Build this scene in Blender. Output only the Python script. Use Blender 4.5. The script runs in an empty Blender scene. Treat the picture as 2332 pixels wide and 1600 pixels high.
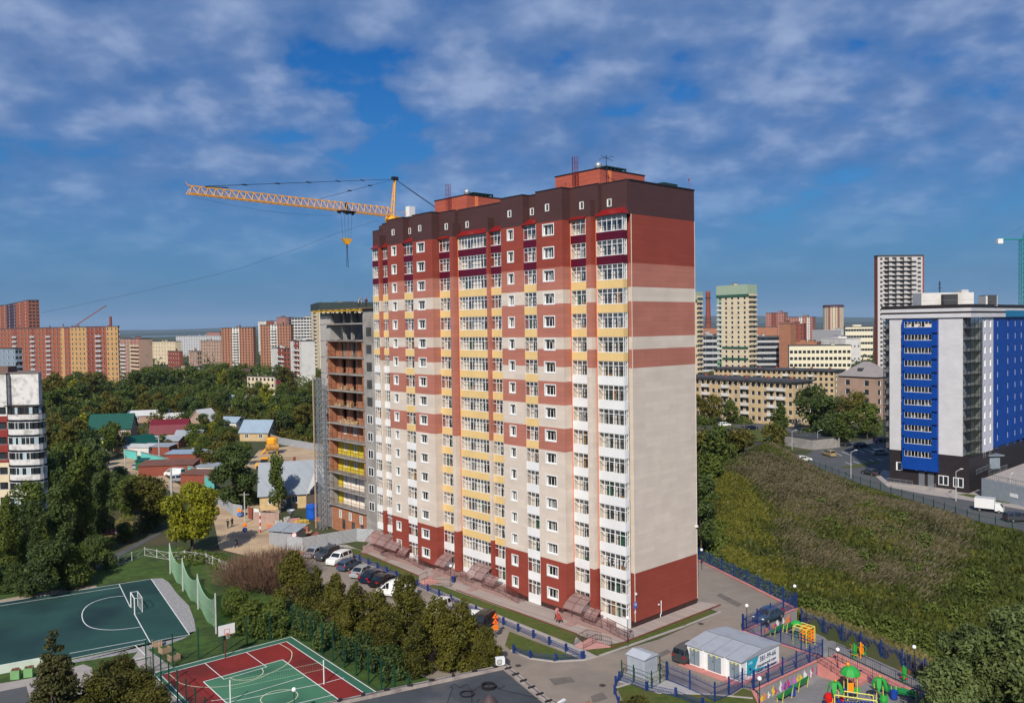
import bpy, math, random
import numpy as np
from mathutils import Vector, Matrix, Euler
R = random.Random(7)
sc = bpy.context.scene
col = sc.collection
# ---------------------------------------------------------------- camera
F, CX, CY, H = 1900.0, 1166.0, 800.0, 35.6
PITCH = math.atan(56/F); ROLL = -0.0148
cd = bpy.data.cameras.new('camera'); cam = bpy.data.objects.new('camera', cd); col.objects.link(cam)
MR = Matrix.Rotation(math.pi/2-PITCH, 3, 'X') @ Matrix.Rotation(ROLL, 3, 'Z')
cam.matrix_world = Matrix.Translation((0, 0, H)) @ MR.to_4x4()
cd.sensor_width = 36; cd.lens = F/2332*36; cd.clip_start = 0.5; cd.clip_end = 60000
sc.camera = cam
# ---------------------------------------------------------------- light
SUN_EL = math.radians(38); SUN_AZ = math.atan2(-.22, -.975)      # direction towards the sun: x=sin, y=cos
sv = Vector((math.sin(SUN_AZ)*math.cos(SUN_EL), math.cos(SUN_AZ)*math.cos(SUN_EL), math.sin(SUN_EL)))
sd = bpy.data.lights.new('sun', 'SUN'); sun = bpy.data.objects.new('sun', sd); col.objects.link(sun)
sun.rotation_euler = sv.to_track_quat('Z', 'Y').to_euler(); sun.location = (0, 0, 120)
sd.energy = 4.6; sd.angle = math.radians(.5); sd.color = (1, .93, .83)
w = bpy.data.worlds.new('World'); sc.world = w; w.use_nodes = True
nt = w.node_tree; N = nt.nodes; L = nt.links; N.clear()
def nd(t, **k):
    n = N.new(t)
    for a, b in k.items(): setattr(n, a, b)
    return n
def mth(op, a, b=None, c=None):
    n = nd('ShaderNodeMath', operation=op)
    for i, v in enumerate((a, b, c)):
        if v is None: continue
        if isinstance(v, (int, float)): n.inputs[i].default_value = v
        else: L.new(v, n.inputs[i])
    return n.outputs[0]
sky = nd('ShaderNodeTexSky', sky_type='NISHITA', sun_disc=False, sun_elevation=SUN_EL, sun_rotation=SUN_AZ,
         air_density=1.0, dust_density=0.2, ozone_density=3.0, altitude=300)
hs = nd('ShaderNodeHueSaturation'); hs.inputs['Saturation'].default_value = 1.5; hs.inputs['Value'].default_value = 1.0
L.new(sky.outputs[0], hs.inputs['Color'])
tn = nd('ShaderNodeMix', data_type='RGBA', blend_type='MULTIPLY'); tn.inputs[0].default_value = 1
L.new(hs.outputs[0], tn.inputs[6]); tn.inputs[7].default_value = (.26, .74, 1.0, 1)
tc = nd('ShaderNodeTexCoord'); sx = nd('ShaderNodeSeparateXYZ'); L.new(tc.outputs['Generated'], sx.inputs[0])
z = mth('MAXIMUM', sx.outputs[2], 0.0)
zz = mth('ADD', z, 0.34)
cu = mth('DIVIDE', sx.outputs[0], zz); cv = mth('DIVIDE', sx.outputs[1], zz)
cx = nd('ShaderNodeCombineXYZ'); L.new(cu, cx.inputs[0]); L.new(cv, cx.inputs[1]); cx.inputs[2].default_value = 3.7
def noise(scale, detail, rough, vec, off=None, dist=0):
    n = nd('ShaderNodeTexNoise'); n.inputs['Scale'].default_value = scale; n.inputs['Detail'].default_value = detail
    n.inputs['Roughness'].default_value = rough; n.inputs['Distortion'].default_value = dist
    if off:
        m = nd('ShaderNodeMapping'); m.inputs['Location'].default_value = off; L.new(vec, m.inputs[0]); vec = m.outputs[0]
    L.new(vec, n.inputs['Vector']); return n.outputs[0]
def ramp(v, pts):
    n = nd('ShaderNodeValToRGB'); e = n.color_ramp.elements
    while len(e) < len(pts): e.new(.5)
    for q, (p, c) in zip(e, pts): q.position = p; q.color = c if isinstance(c, tuple) else (c, c, c, 1)
    L.new(v, n.inputs[0]); return n.outputs[0]
n1 = noise(5.2, 8, .50, cx.outputs[0], (1.5, .4, 0), .05)
n2 = noise(1.7, 3, .5, cx.outputs[0], (4.1, 2.2, 5))
cov = mth('ADD', mth('MULTIPLY', n1, .62), mth('MULTIPLY', n2, .48))
mask = ramp(cov, [(.42, 0.0), (.46, .62), (.55, .97)])
band = ramp(z, [(0.0, .0), (.06, .12), (.13, .50), (.19, .85), (.28, 1.0)])
mask = mth('MULTIPLY', mask, band)
dens = noise(11.0, 3, .5, cx.outputs[0], (7, 3, 1))
lum = mth('ADD', mth('MULTIPLY', n1, .75), mth('MULTIPLY', dens, .35))
ccol = ramp(lum, [(.43, (.07, .165, .385, 1)), (.56, (.13, .225, .45, 1)), (.70, (.29, .385, .60, 1))])
veil = ramp(z, [(0.0, .93), (.05, .90), (.16, .45), (.34, .05), (.5, 0)])
vm = nd('ShaderNodeMix', data_type='RGBA'); L.new(veil, vm.inputs[0]); L.new(tn.outputs[2], vm.inputs[6]); vm.inputs[7].default_value = (.82, 2.15, 4.35, 1)
bgk = nd('ShaderNodeBackground'); bgk.inputs[1].default_value = .078; L.new(vm.outputs[2], bgk.inputs[0])
bgc = nd('ShaderNodeBackground'); bgc.inputs[1].default_value = .92; L.new(ccol, bgc.inputs[0])
mx = nd('ShaderNodeMixShader'); L.new(mask, mx.inputs[0]); L.new(bgk.outputs[0], mx.inputs[1]); L.new(bgc.outputs[0], mx.inputs[2])
wo = nd('ShaderNodeOutputWorld'); L.new(mx.outputs[0], wo.inputs[0])
vs = sc.view_settings; vs.view_transform = 'Standard'; vs.look = 'None'; vs.exposure = 0.16; vs.gamma = 1; vs.use_curve_mapping = False
sc.render.engine = 'CYCLES'
sc.cycles.max_bounces = 6; sc.cycles.transparent_max_bounces = 14; sc.cycles.diffuse_bounces = 3
# ---------------------------------------------------------------- helpers
CAM = Vector((0, 0, H)); MRi = MR.transposed()
def ray(px, py): return MR @ Vector(((px-CX)/F, -(py-CY)/F, -1))
def G(px, py, z=0.0):
    v = ray(px, py); t = (z-H)/v.z; return Vector((v.x*t, v.y*t, z))
def D(px, py, Y):
    v = ray(px, py); return CAM + v*(Y/v.y)
def proj(P):
    q = MRi @ (Vector(P)-CAM); return CX-q.x/q.z*F, CY+q.y/q.z*F
def Zat(x, y, py):
    a, b = 0.0, 60.0
    for _ in range(4):
        ya, yb = proj((x, y, a))[1], proj((x, y, b))[1]
        a, b = a+(py-ya)/(yb-ya)*(b-a), a+(py-ya)/(yb-ya)*(b-a)+5
    return a
def lerp(a, b, t): return a+(b-a)*t
def kv(o, label=None, cat=None, group=None, kind=None):
    if label: o['label'] = label
    if cat: o['category'] = cat
    if group: o['group'] = group
    if kind: o['kind'] = kind
    return o
def root(name, loc, label, cat, rz=0.0, group=None):
    o = bpy.data.objects.new(name, None); col.objects.link(o); o.location = loc; o.rotation_euler = (0, 0, rz)
    o.empty_display_size = .5
    return kv(o, label, cat, group)
def link(name, me, parent=None, loc=None, rz=None, scale=None):
    o = bpy.data.objects.new(name, me); col.objects.link(o)
    if parent: o.parent = parent
    if loc is not None: o.location = loc
    if rz is not None: o.rotation_euler = (0, 0, rz)
    if scale is not None: o.scale = scale
    return o
def copy_tree(o, parent=None):
    c = o.copy(); col.objects.link(c); c.parent = parent
    for ch in o.children: copy_tree(ch, c)
    return c
class MB:
    def __init__(s): s.v = []; s.f = []; s.m = []
    def add(s, vs, fs, m=0):
        b = len(s.v); s.v += [tuple(q) for q in vs]; s.f += [tuple(b+i for i in f) for f in fs]; s.m += [m]*len(fs); return s
    def quad(s, a, b, c, d, m=0): return s.add((a, b, c, d), ((0, 1, 2, 3),), m)
    def poly(s, pts, m=0): return s.add(pts, (tuple(range(len(pts))),), m)
    def box(s, x0, x1, y0, y1, z0, z1, m=0):
        v = [(x, y, q) for q in (z0, z1) for y in (y0, y1) for x in (x0, x1)]
        return s.add(v, ((0, 2, 3, 1), (4, 5, 7, 6), (0, 1, 5, 4), (2, 6, 7, 3), (0, 4, 6, 2), (1, 3, 7, 5)), m)
    def cbox(s, c, d, m=0, rz=0):
        v = []
        ca, sa = math.cos(rz), math.sin(rz)
        for dz in (-.5, .5):
            for dy in (-.5, .5):
                for dx in (-.5, .5):
                    x, y = dx*d[0], dy*d[1]; v.append((c[0]+x*ca-y*sa, c[1]+x*sa+y*ca, c[2]+dz*d[2]))
        return s.add(v, ((0, 2, 3, 1), (4, 5, 7, 6), (0, 1, 5, 4), (2, 6, 7, 3), (0, 4, 6, 2), (1, 3, 7, 5)), m)
    def prism(s, pts, z0, z1, m=0):
        n = len(pts); v = [(p[0], p[1], z0) for p in pts]+[(p[0], p[1], z1) for p in pts]
        ar = sum(pts[i][0]*pts[(i+1) % n][1]-pts[(i+1) % n][0]*pts[i][1] for i in range(n))
        fs = [tuple(range(n))[::-1], tuple(range(n, 2*n))]+[(i, (i+1) % n, n+(i+1) % n, n+i) for i in range(n)]
        if ar < 0: fs = [f[::-1] for f in fs]
        return s.add(v, fs, m)
    def bar(s, a, b, r, n=4, m=0, r2=None, cap=True):
        a, b = Vector(a), Vector(b); d = b-a
        if d.length < 1e-6: return s
        r2 = r if r2 is None else r2
        q = d.to_track_quat('Z', 'Y'); v = []
        for P, rr in ((a, r), (b, r2)):
            for i in range(n):
                t = 2*math.pi*(i+.5)/n; v.append(P+q @ Vector((rr*math.cos(t), rr*math.sin(t), 0)))
        fs = [(i, (i+1) % n, n+(i+1) % n, n+i) for i in range(n)]
        if cap: fs += [tuple(range(n))[::-1], tuple(range(n, 2*n))]
        return s.add(v, fs, m)
    def path(s, pts, r, n=4, m=0):
        for a, b in zip(pts, pts[1:]): s.bar(a, b, r, n, m)
        return s
    def lathe(s, c, prof, n=10, m=0):
        v = []; c = Vector(c)
        for r, q in prof:
            for i in range(n):
                t = 2*math.pi*i/n; v.append(c+Vector((r*math.cos(t), r*math.sin(t), q)))
        k = len(prof)
        fs = [(j*n+i, j*n+(i+1) % n, (j+1)*n+(i+1) % n, (j+1)*n+i) for j in range(k-1) for i in range(n)]
        return s.add(v, fs, m)
    def sphere(s, c, r, m=0, n=10, k=6, sz=1):
        return s.lathe(c, [(r*math.sin(math.pi*i/k)+1e-4, -r*sz*math.cos(math.pi*i/k)) for i in range(k+1)], n, m)
    def mesh(s, name, mats, smooth=False):
        me = bpy.data.meshes.new(name); me.from_pydata(s.v, [], s.f)
        if not isinstance(mats, (list, tuple)): mats = [mats]
        for q in mats: me.materials.append(q)
        if len(mats) > 1: me.polygons.foreach_set('material_index', s.m)
        if smooth: me.polygons.foreach_set('use_smooth', [True]*len(s.f))
        me.update(); return me
    def build(s, name, mats, parent=None, loc=None, rz=None, smooth=False, **k):
        return kv(link(name, s.mesh(name, mats, smooth), parent, loc, rz), **k)
# ---------------------------------------------------------------- materials
MATS = {}
def mat(name, c, rough=.75, metal=0.0, var=.12, scale=1.2, bump=0.0, bscale=8.0, spec=.35, detail=5, dirt=None, dscale=.25):
    if name in MATS: return MATS[name]
    m = bpy.data.materials.new(name); m.use_nodes = True; t = m.node_tree; b = t.nodes['Principled BSDF']
    b.inputs['Roughness'].default_value = rough; b.inputs['Metallic'].default_value = metal
    b.inputs['Specular IOR Level'].default_value = spec
    if var or dirt:
        co = t.nodes.new('ShaderNodeTexCoord'); n = t.nodes.new('ShaderNodeTexNoise'); n.inputs['Scale'].default_value = scale
        n.inputs['Detail'].default_value = detail; n.inputs['Roughness'].default_value = .65
        t.links.new(co.outputs['Object'], n.inputs['Vector'])
        r = t.nodes.new('ShaderNodeValToRGB'); e = r.color_ramp.elements
        e[0].position = .3; e[1].position = .7
        e[0].color = tuple(x*(1-var) for x in c)+(1,); e[1].color = tuple(min(1, x*(1+var)) for x in c)+(1,)
        t.links.new(n.outputs[0], r.inputs[0]); out = r.outputs[0]
        if dirt:
            n2 = t.nodes.new('ShaderNodeTexNoise'); n2.inputs['Scale'].default_value = dscale; n2.inputs['Detail'].default_value = 6
            t.links.new(co.outputs['Object'], n2.inputs['Vector'])
            r2 = t.nodes.new('ShaderNodeValToRGB'); r2.color_ramp.elements[0].position = .48; r2.color_ramp.elements[1].position = .66
            t.links.new(n2.outputs[0], r2.inputs[0])
            mm = t.nodes.new('ShaderNodeMix'); mm.data_type = 'RGBA'; t.links.new(r2.outputs[0], mm.inputs[0])
            t.links.new(out, mm.inputs[6]); mm.inputs[7].default_value = tuple(dirt)+(1,); out = mm.outputs[2]
        t.links.new(out, b.inputs['Base Color'])
        if bump:
            n3 = t.nodes.new('ShaderNodeTexNoise'); n3.inputs['Scale'].default_value = bscale; n3.inputs['Detail'].default_value = 4
            t.links.new(co.outputs['Object'], n3.inputs['Vector'])
            bp = t.nodes.new('ShaderNodeBump'); bp.inputs['Strength'].default_value = bump; bp.inputs['Distance'].default_value = .1
            t.links.new(n3.outputs[0], bp.inputs['Height']); t.links.new(bp.outputs[0], b.inputs['Normal'])
    else: b.inputs['Base Color'].default_value = tuple(c)+(1,)
    MATS[name] = m; return m
def panelmat(name, c, bw=3.2, bh=.56, groove=.62, rough=.6, var=.05, mort=.022, swap=False):
    """cladding: running boards with thin joints, slight board to board variation"""
    if name in MATS: return MATS[name]
    m = bpy.data.materials.new(name); m.use_nodes = True; t = m.node_tree; b = t.nodes['Principled BSDF']
    b.inputs['Roughness'].default_value = rough; b.inputs['Specular IOR Level'].default_value = .3
    co = t.nodes.new('ShaderNodeTexCoord'); sp = t.nodes.new('ShaderNodeSeparateXYZ'); t.links.new(co.outputs['Object'], sp.inputs[0])
    ad = t.nodes.new('ShaderNodeMath'); ad.operation = 'ADD'; t.links.new(sp.outputs[0], ad.inputs[0]); t.links.new(sp.outputs[1], ad.inputs[1])
    cb = t.nodes.new('ShaderNodeCombineXYZ')
    if swap: t.links.new(sp.outputs[2], cb.inputs[0]); t.links.new(ad.outputs[0], cb.inputs[1])
    else: t.links.new(ad.outputs[0], cb.inputs[0]); t.links.new(sp.outputs[2], cb.inputs[1])
    br = t.nodes.new('ShaderNodeTexBrick'); t.links.new(cb.outputs[0], br.inputs['Vector'])
    br.inputs['Scale'].default_value = 1; br.inputs['Brick Width'].default_value = bw; br.inputs['Row Height'].default_value = bh
    br.inputs['Mortar Size'].default_value = mort; br.inputs['Mortar Smooth'].default_value = .3
    br.inputs['Color1'].default_value = tuple(x*(1-var) for x in c)+(1,); br.inputs['Color2'].default_value = tuple(min(1, x*(1+var)) for x in c)+(1,)
    br.inputs['Mortar'].default_value = tuple(x*groove for x in c)+(1,)
    n = t.nodes.new('ShaderNodeTexNoise'); n.inputs['Scale'].default_value = .35; n.inputs['Detail'].default_value = 6
    t.links.new(co.outputs['Object'], n.inputs['Vector'])
    r = t.nodes.new('ShaderNodeValToRGB'); r.color_ramp.elements[0].color = (.88, .88, .88, 1); r.color_ramp.elements[0].position = .3
    r.color_ramp.elements[1].position = .7
    t.links.new(n.outputs[0], r.inputs[0])
    mm = t.nodes.new('ShaderNodeMix'); mm.data_type = 'RGBA'; mm.blend_type = 'MULTIPLY'; mm.inputs[0].default_value = 1
    t.links.new(br.outputs[0], mm.inputs[6]); t.links.new(r.outputs[0], mm.inputs[7]); t.links.new(mm.outputs[2], b.inputs['Base Color'])
    MATS[name] = m; return m
def brickmat(name, c): return panelmat(name, c, .6, .18, .75, .85, .14, .02)
NSC = [.55]
def leafmat(name, c1, c2, c3=None, transl=.3):
    m = bpy.data.materials.new(name); m.use_nodes = True; t = m.node_tree; b = t.nodes['Principled BSDF']
    g = t.nodes.new('ShaderNodeNewGeometry'); oi = t.nodes.new('ShaderNodeObjectInfo')
    co = t.nodes.new('ShaderNodeTexCoord'); n = t.nodes.new('ShaderNodeTexNoise'); n.inputs['Scale'].default_value = NSC[0]; n.inputs['Detail'].default_value = 3
    t.links.new(co.outputs['Object'], n.inputs['Vector'])
    a = t.nodes.new('ShaderNodeMath'); a.operation = 'MULTIPLY_ADD'; t.links.new(g.outputs['Random Per Island'], a.inputs[0]); a.inputs[1].default_value = .35
    t.links.new(n.outputs[0], a.inputs[2])
    a2 = t.nodes.new('ShaderNodeMath'); a2.operation = 'MULTIPLY_ADD'; t.links.new(oi.outputs['Random'], a2.inputs[0]); a2.inputs[1].default_value = .30
    t.links.new(a.outputs[0], a2.inputs[2])
    r = t.nodes.new('ShaderNodeValToRGB'); e = r.color_ramp.elements; e[0].position = .45; e[1].position = .85
    e[0].color = c1+(1,); e[1].color = c2+(1,)
    if c3: q = e.new(1.0); q.color = c3+(1,)
    t.links.new(a2.outputs[0], r.inputs[0]); t.links.new(r.outputs[0], b.inputs['Base Color'])
    b.inputs['Roughness'].default_value = .6; b.inputs['Specular IOR Level'].default_value = .25
    tr = t.nodes.new('ShaderNodeBsdfTranslucent'); t.links.new(r.outputs[0], tr.inputs[0])
    ms = t.nodes.new('ShaderNodeMixShader'); ms.inputs[0].default_value = transl
    t.links.new(b.outputs[0], ms.inputs[1]); t.links.new(tr.outputs[0], ms.inputs[2])
    t.links.new(ms.outputs[0], t.nodes['Material Output'].inputs[0]); return m
def glassmat(name, tint=(.85, .9, .95), refl=.10, opaque=0.0):
    m = bpy.data.materials.new(name); m.use_nodes = True; t = m.node_tree; t.nodes.clear()
    tr = t.nodes.new('ShaderNodeBsdfTransparent'); tr.inputs[0].default_value = tint+(1,)
    gl = t.nodes.new('ShaderNodeBsdfGlossy'); gl.inputs['Roughness'].default_value = .03; gl.inputs[0].default_value = (1, 1, 1, 1)
    lw = t.nodes.new('ShaderNodeLayerWeight'); pw = t.nodes.new('ShaderNodeMath'); pw.operation = 'POWER'; t.links.new(lw.outputs['Facing'], pw.inputs[0]); pw.inputs[1].default_value = 4
    a = t.nodes.new('ShaderNodeMath'); a.operation = 'MULTIPLY_ADD'; t.links.new(pw.outputs[0], a.inputs[0]); a.inputs[1].default_value = .5; a.inputs[2].default_value = refl
    ms = t.nodes.new('ShaderNodeMixShader'); t.links.new(a.outputs[0], ms.inputs[0]); t.links.new(tr.outputs[0], ms.inputs[1]); t.links.new(gl.outputs[0], ms.inputs[2])
    o = t.nodes.new('ShaderNodeOutputMaterial'); t.links.new(ms.outputs[0], o.inputs[0]); MATS[name] = m; return m
WHITE = mat('white paint', (.72, .72, .70), .5, var=.03)
PVC = mat('white window plastic', (.78, .78, .77), .35, var=0)
GLASS = mat('dark window glass', (.022, .028, .035), .08, var=.5, scale=.6, spec=.8)
CLEAR = glassmat('clear glass', (.97, .98, .99), .05)
CONC = mat('concrete', (.30, .28, .26), .9, var=.2, scale=.8, bump=.2, dirt=(.2, .18, .16))
STEEL = mat('galvanised steel', (.42, .45, .48), .45, .6, var=.1)
DKSTEEL = mat('dark steel', (.035, .035, .04), .5, .5, var=.1)
RUBBER = mat('rubber', (.015, .015, .016), .85, var=.1)
BLUEP = mat('blue fence paint', (.012, .035, .15), .45, var=.15)
GREENP = mat('dark green fence paint', (.005, .05, .032), .5, var=.1)
BARK = mat('bark', (.075, .055, .04), .95, var=.3, scale=3)
ROOFDK = mat('dark bitumen roof', (.06, .062, .068), .9, var=.25, scale=.5, dirt=(.035, .035, .04))
# ---------------------------------------------------------------- the tall apartment building
TH = math.radians(131.96)
U3 = Vector((math.cos(TH), math.sin(TH), 0)); P3 = Vector((-math.sin(TH), math.cos(TH), 0))   # along the long front, out of it
O3 = G(1438, 1431)
def u_of(px, p=0.0, py=745):
    v = ray(px, py); o = O3+P3*p
    # o + u*U = t*v (horizontal)
    det = U3.x*(-v.y)+v.x*U3.y
    return ((-o.x)*(-v.y)+v.x*(-o.y))/det
def v_of(px, py=745):
    v = ray(px, py); det = -P3.x*(-v.y)+v.x*(-P3.y)
    return ((-O3.x)*(-v.y)+v.x*(-O3.y))/det
def W3(u, p, zz=0): q = O3+U3*u+P3*p; return Vector((q.x, q.y, zz))
def wall(mb, P, u0, u1, bands, holes=(), depth=.3, rev=None, back=None):
    """a wall with real openings: bands = [(z0, z1, material)], holes = [(ua, ub, za, zb)]"""
    us = sorted({u0, u1, *[h[0] for h in holes], *[h[1] for h in holes]})
    zs = sorted({bands[0][0], bands[-1][1], *[b[0] for b in bands], *[h[2] for h in holes], *[h[3] for h in holes]})
    zs = [q for q in zs if bands[0][0]-1e-6 <= q <= bands[-1][1]+1e-6]
    for ua, ub in zip(us, us[1:]):
        run = None
        for za, zb in zip(zs, zs[1:]):
            uc, zc = (ua+ub)/2, (za+zb)/2
            hole = any(h[0] < uc < h[1] and h[2] < zc < h[3] for h in holes)
            k = None if hole else next(b[2] for b in bands if b[0] <= zc <= b[1])
            if run and run[2] == k: run[1] = zb
            else:
                if run and run[2] is not None: mb.quad(P(ua, run[0], 0), P(ub, run[0], 0), P(ub, run[1], 0), P(ua, run[1], 0), run[2])
                run = [za, zb, k]
        if run and run[2] is not None: mb.quad(P(ua, run[0], 0), P(ub, run[0], 0), P(ub, run[1], 0), P(ua, run[1], 0), run[2])
    for h in holes:
        a, b, c, d = h[:4]; r = 0 if rev is None else rev
        c0 = [(a, c), (b, c), (b, d), (a, d)]
        for i in range(4):
            (p0, q0), (p1, q1) = c0[i], c0[(i+1) % 4]
            mb.quad(P(p0, q0, 0), P(p1, q1, 0), P(p1, q1, depth), P(p0, q0, depth), r)
        if back is not None: mb.quad(P(a, c, depth), P(b, c, depth), P(b, d, depth), P(a, d, depth), back)
BROWN = panelmat('dark brown cladding', (.075, .034, .033), 3.0, .60, .8)
BRED = panelmat('brick red cladding', (.28, .055, .036), 3.0, .60, .8)
SALM = panelmat('salmon cladding', (.43, .165, .12), 3.0, .60, .82)
BEIG = panelmat('beige cladding', (.65, .56, .475), 3.0, .60, .92)
PLIN = mat('dark plinth stone', (.05, .022, .02), .6, var=.1)
MAROON = panelmat('maroon corrugated sheet', (.10, .006, .022), 30, .22, .6, .4, .0, .02, True)
YELL = panelmat('pale yellow corrugated sheet', (.78, .55, .24), 30, .22, .8, .5, .02, .02, True)
WSHEET = panelmat('white corrugated sheet', (.80, .80, .79), 30, .22, .85, .5, .01, .02, True)
ORNG = mat('orange trim', (.75, .20, .07), .6, var=.05)
REDROOF = panelmat('red metal roofing', (.24, .012, .012), 30, .3, .6, .35, .03, .03, True)
LOGW = mat('beige loggia plaster', (.80, .70, .58), .9, var=.05)
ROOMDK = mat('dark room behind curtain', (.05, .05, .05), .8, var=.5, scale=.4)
CURT = mat('pale curtain', (.42, .40, .36), .9, var=.3, scale=2.5)
CORE = [BROWN, BRED, SALM, BEIG, PLIN, CONC, WHITE, LOGW]
mb_root = root('apartment_building', O3, 'tall seventeen storey apartment building clad in beige, salmon and brick red with white glazed loggias', 'building', TH)
ULEN = u_of(850.3, .7); VLEN = v_of(1583)
corner = W3(0, 0)
def zc(py, px=None, u=0, p=0): q = W3(u, p); return Zat(q.x, q.y, py)
ztop, zbr, zrs, zsb1, zb1, zs2, zb2, zs3, zlow, zpl = [zc(y) for y in (409.1, 485.5, 597.8, 652.5, 685.6, 767, 796, 838.8, 1308.6, 1419)]
endbands = [(0, zpl, 4), (zpl, zlow, 1), (zlow, zs3, 3), (zs3, zb2, 2), (zb2, zs2, 3), (zs2, zb1, 2), (zb1, zsb1, 3), (zsb1, zrs, 2), (zrs, zbr, 1), (zbr, ztop, 0)]
uB = u_of(1254, 2.0)
qb = W3(uB, 2.0)
zB = [Zat(qb.x, qb.y, y) for y in (794.6, 834.6, 868, 920.8, 973, 1025.8)]
zt17, zt1 = zc(519, u=uB, p=2.0), None
baybands = [(0, zpl, 4), (zpl, zlow, 1), (zlow, zB[5], 3), (zB[5], zB[4], 2), (zB[4], zB[3], 3), (zB[3], zB[2], 2), (zB[2], zB[1], 3), (zB[1], zB[0], 2), (zB[0], zs2, 3), (zs2, zb1, 2), (zb1, zsb1, 3), (zsb1, zrs, 2), (zrs, zbr, 1), (zbr, ztop, 0)]
STY = (Zat(qb.x, qb.y, 522.8)-Zat(qb.x, qb.y, 1352))/16
WZ = [Zat(qb.x, qb.y, 1352)+STY*i for i in range(17)]            # centres of the windows, storey 1 to 17
# --- end wall and rear core: each colour band is its own part
def band_part(name, u0, u1, v0, v1, z0, z1, m):
    b = MB(); b.box(u0, u1, v0, v1, z0, z1); return b.build(name, m, mb_root)
for i, (a, b_, k) in enumerate(endbands):
    o = .0 if k != 4 else -.06
    band_part('plinth' if k == 4 else 'cladding_band', 0.02-o-.02, ULEN, -VLEN, -.72, a, b_, CORE[k])
# white corner trim and parapet coping
t = MB(); t.box(-.05, .02, -VLEN-.04, -VLEN+.02, zpl, zbr); t.box(-.04, .03, -.75, -.68, zpl, zbr); t.build('corner_trim', BEIG, mb_root)
t = MB(); t.box(-.08, ULEN+.05, -VLEN-.08, -VLEN+.3, ztop, ztop+.14); t.box(-.08, .3, -VLEN+.3, -.4, ztop, ztop+.14); t.build('coping', DKSTEEL, mb_root)
rf = MB(); rf.box(.3, ULEN-.1, -VLEN+.3, -.9, ztop-.7, ztop-.6); rf.build('flat_roof', ROOFDK, mb_root)
EL = [('K', 1360, 1419.4, 'log', .70), ('PK', 1336.6, 1347.6, 'pil', 1.35), ('A', 1302, 1336, 'log', .70), ('4', 1223.5, 1283.3, 'bay', 2.0),
      ('B', 1194.3, 1223, 'log', 1.92), ('3', 1143.4, 1194, 'bay', 2.0), ('C', 1119.5, 1143.0, 'log', .70), ('PC', 1109.7, 1114.5, 'pil', 1.15),
      ('D', 1046.0, 1110.5, 'log', .70), ('PE', 1026.3, 1033.8, 'pil', 1.5), ('F', 1002.8, 1026.3, 'log', .70), ('2', 942.6, 986.9, 'bay', 2.0),
      ('G', 921.8, 943, 'log', 1.92), ('1', 885.2, 921.5, 'bay', 2.0), ('H', 872.4, 885.5, 'log', .70), ('PI', 864.0, 868.0, 'pil', 1.2), ('J', 850.9, 864.5, 'log', .70)]
WIN = {'4': (1238, 1264.5), '3': (1157.6, 1172.8), '2': (952, 970.4), '1': (894.6, 906)}
YN = {'K': 4, 'A': 4, 'B': 8, 'C': 13, 'D': 13, 'F': 13, 'G': 8, 'H': 4, 'J': 4}    # yellow balustrades below the two maroon ones
NP = {'K': 5, 'A': 3, 'B': 3, 'C': 3, 'D': 9, 'F': 3, 'G': 3, 'H': 3, 'J': 3}
GH = 1.84
pane_count = [0]
def winparts(parent, name, wdt, hgt, cols_, transom, grp=None, deep=.06, singles=True, mirror=False):
    """frame mesh + panes, origin at the opening's centre; x along the front, y outwards"""
    key = (name, round(wdt, 2), round(hgt, 2), cols_, transom)
    if key not in WC:
        f = MB(); hw, hh = wdt/2, hgt/2; t = .055
        f.box(-hw, hw, -deep/2, deep/2, -hh, -hh+t*1.4); f.box(-hw, hw, -deep/2, deep/2, hh-t*1.2, hh)
        f.box(-hw, -hw+t, -deep/2, deep/2, -hh+t*1.4, hh-t*1.2); f.box(hw-t, hw, -deep/2, deep/2, -hh+t*1.4, hh-t*1.2)
        cw = (wdt-2*t)/cols_; panes = []
        zt = hh-hgt*transom if transom else hh-t
        if transom: f.box(-hw+t, hw-t, -deep/2-.004, deep/2+.004, zt-t/2, zt+t/2)
        for i in range(1, cols_):
            x = -hw+t+cw*i; q = .10 if (cols_ == 9 and i % 3 == 0) or (cols_ in (5, 4) and i == 2) else t
            f.box(x-q/2, x+q/2, -deep/2+.003, deep/2-.003, -hh+t*1.4, hh-t*1.2)
        for i in range(cols_):
            x0, x1 = -hw+t+cw*i, -hw+t+cw*(i+1)
            for za, zb in (((-hh+t, zt), (zt, hh-t)) if transom else ((-hh+t, zt),)):
                g = MB(); g.box(x0, x1, -.006, .006, za, zb); panes.append(g)
        al = MB()
        for g in panes: al.add(g.v, g.f)
        WC[key] = (f.mesh('window_frame', PVC), [g.mesh('pane', CLEAR) for g in panes], al.mesh('glazing', CLEAR))
    fm, pm, am = WC[key]
    fo = link(name, fm, parent)
    return fo, pm, am
WC = {}
def put_window(x, y, zz, wdt, hgt, cols_, transom, single, name='window', rz=None):
    fo, pm, am = winparts(mb_root, name, wdt, hgt, cols_, transom)
    fo.location = (x, y, zz)
    if rz is not None: fo.rotation_euler = (0, 0, rz)
    if single and pane_count[0]+len(pm) <= 300:
        for q in pm: link('pane', q, fo); pane_count[0] += 1
    else: kv(link('glazing', am, fo), kind='stuff')
    return fo
rr = random.Random(3)
zslab = [WZ[i]-GH/2-.98 for i in range(17)]            # floor levels of the loggias
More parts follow.
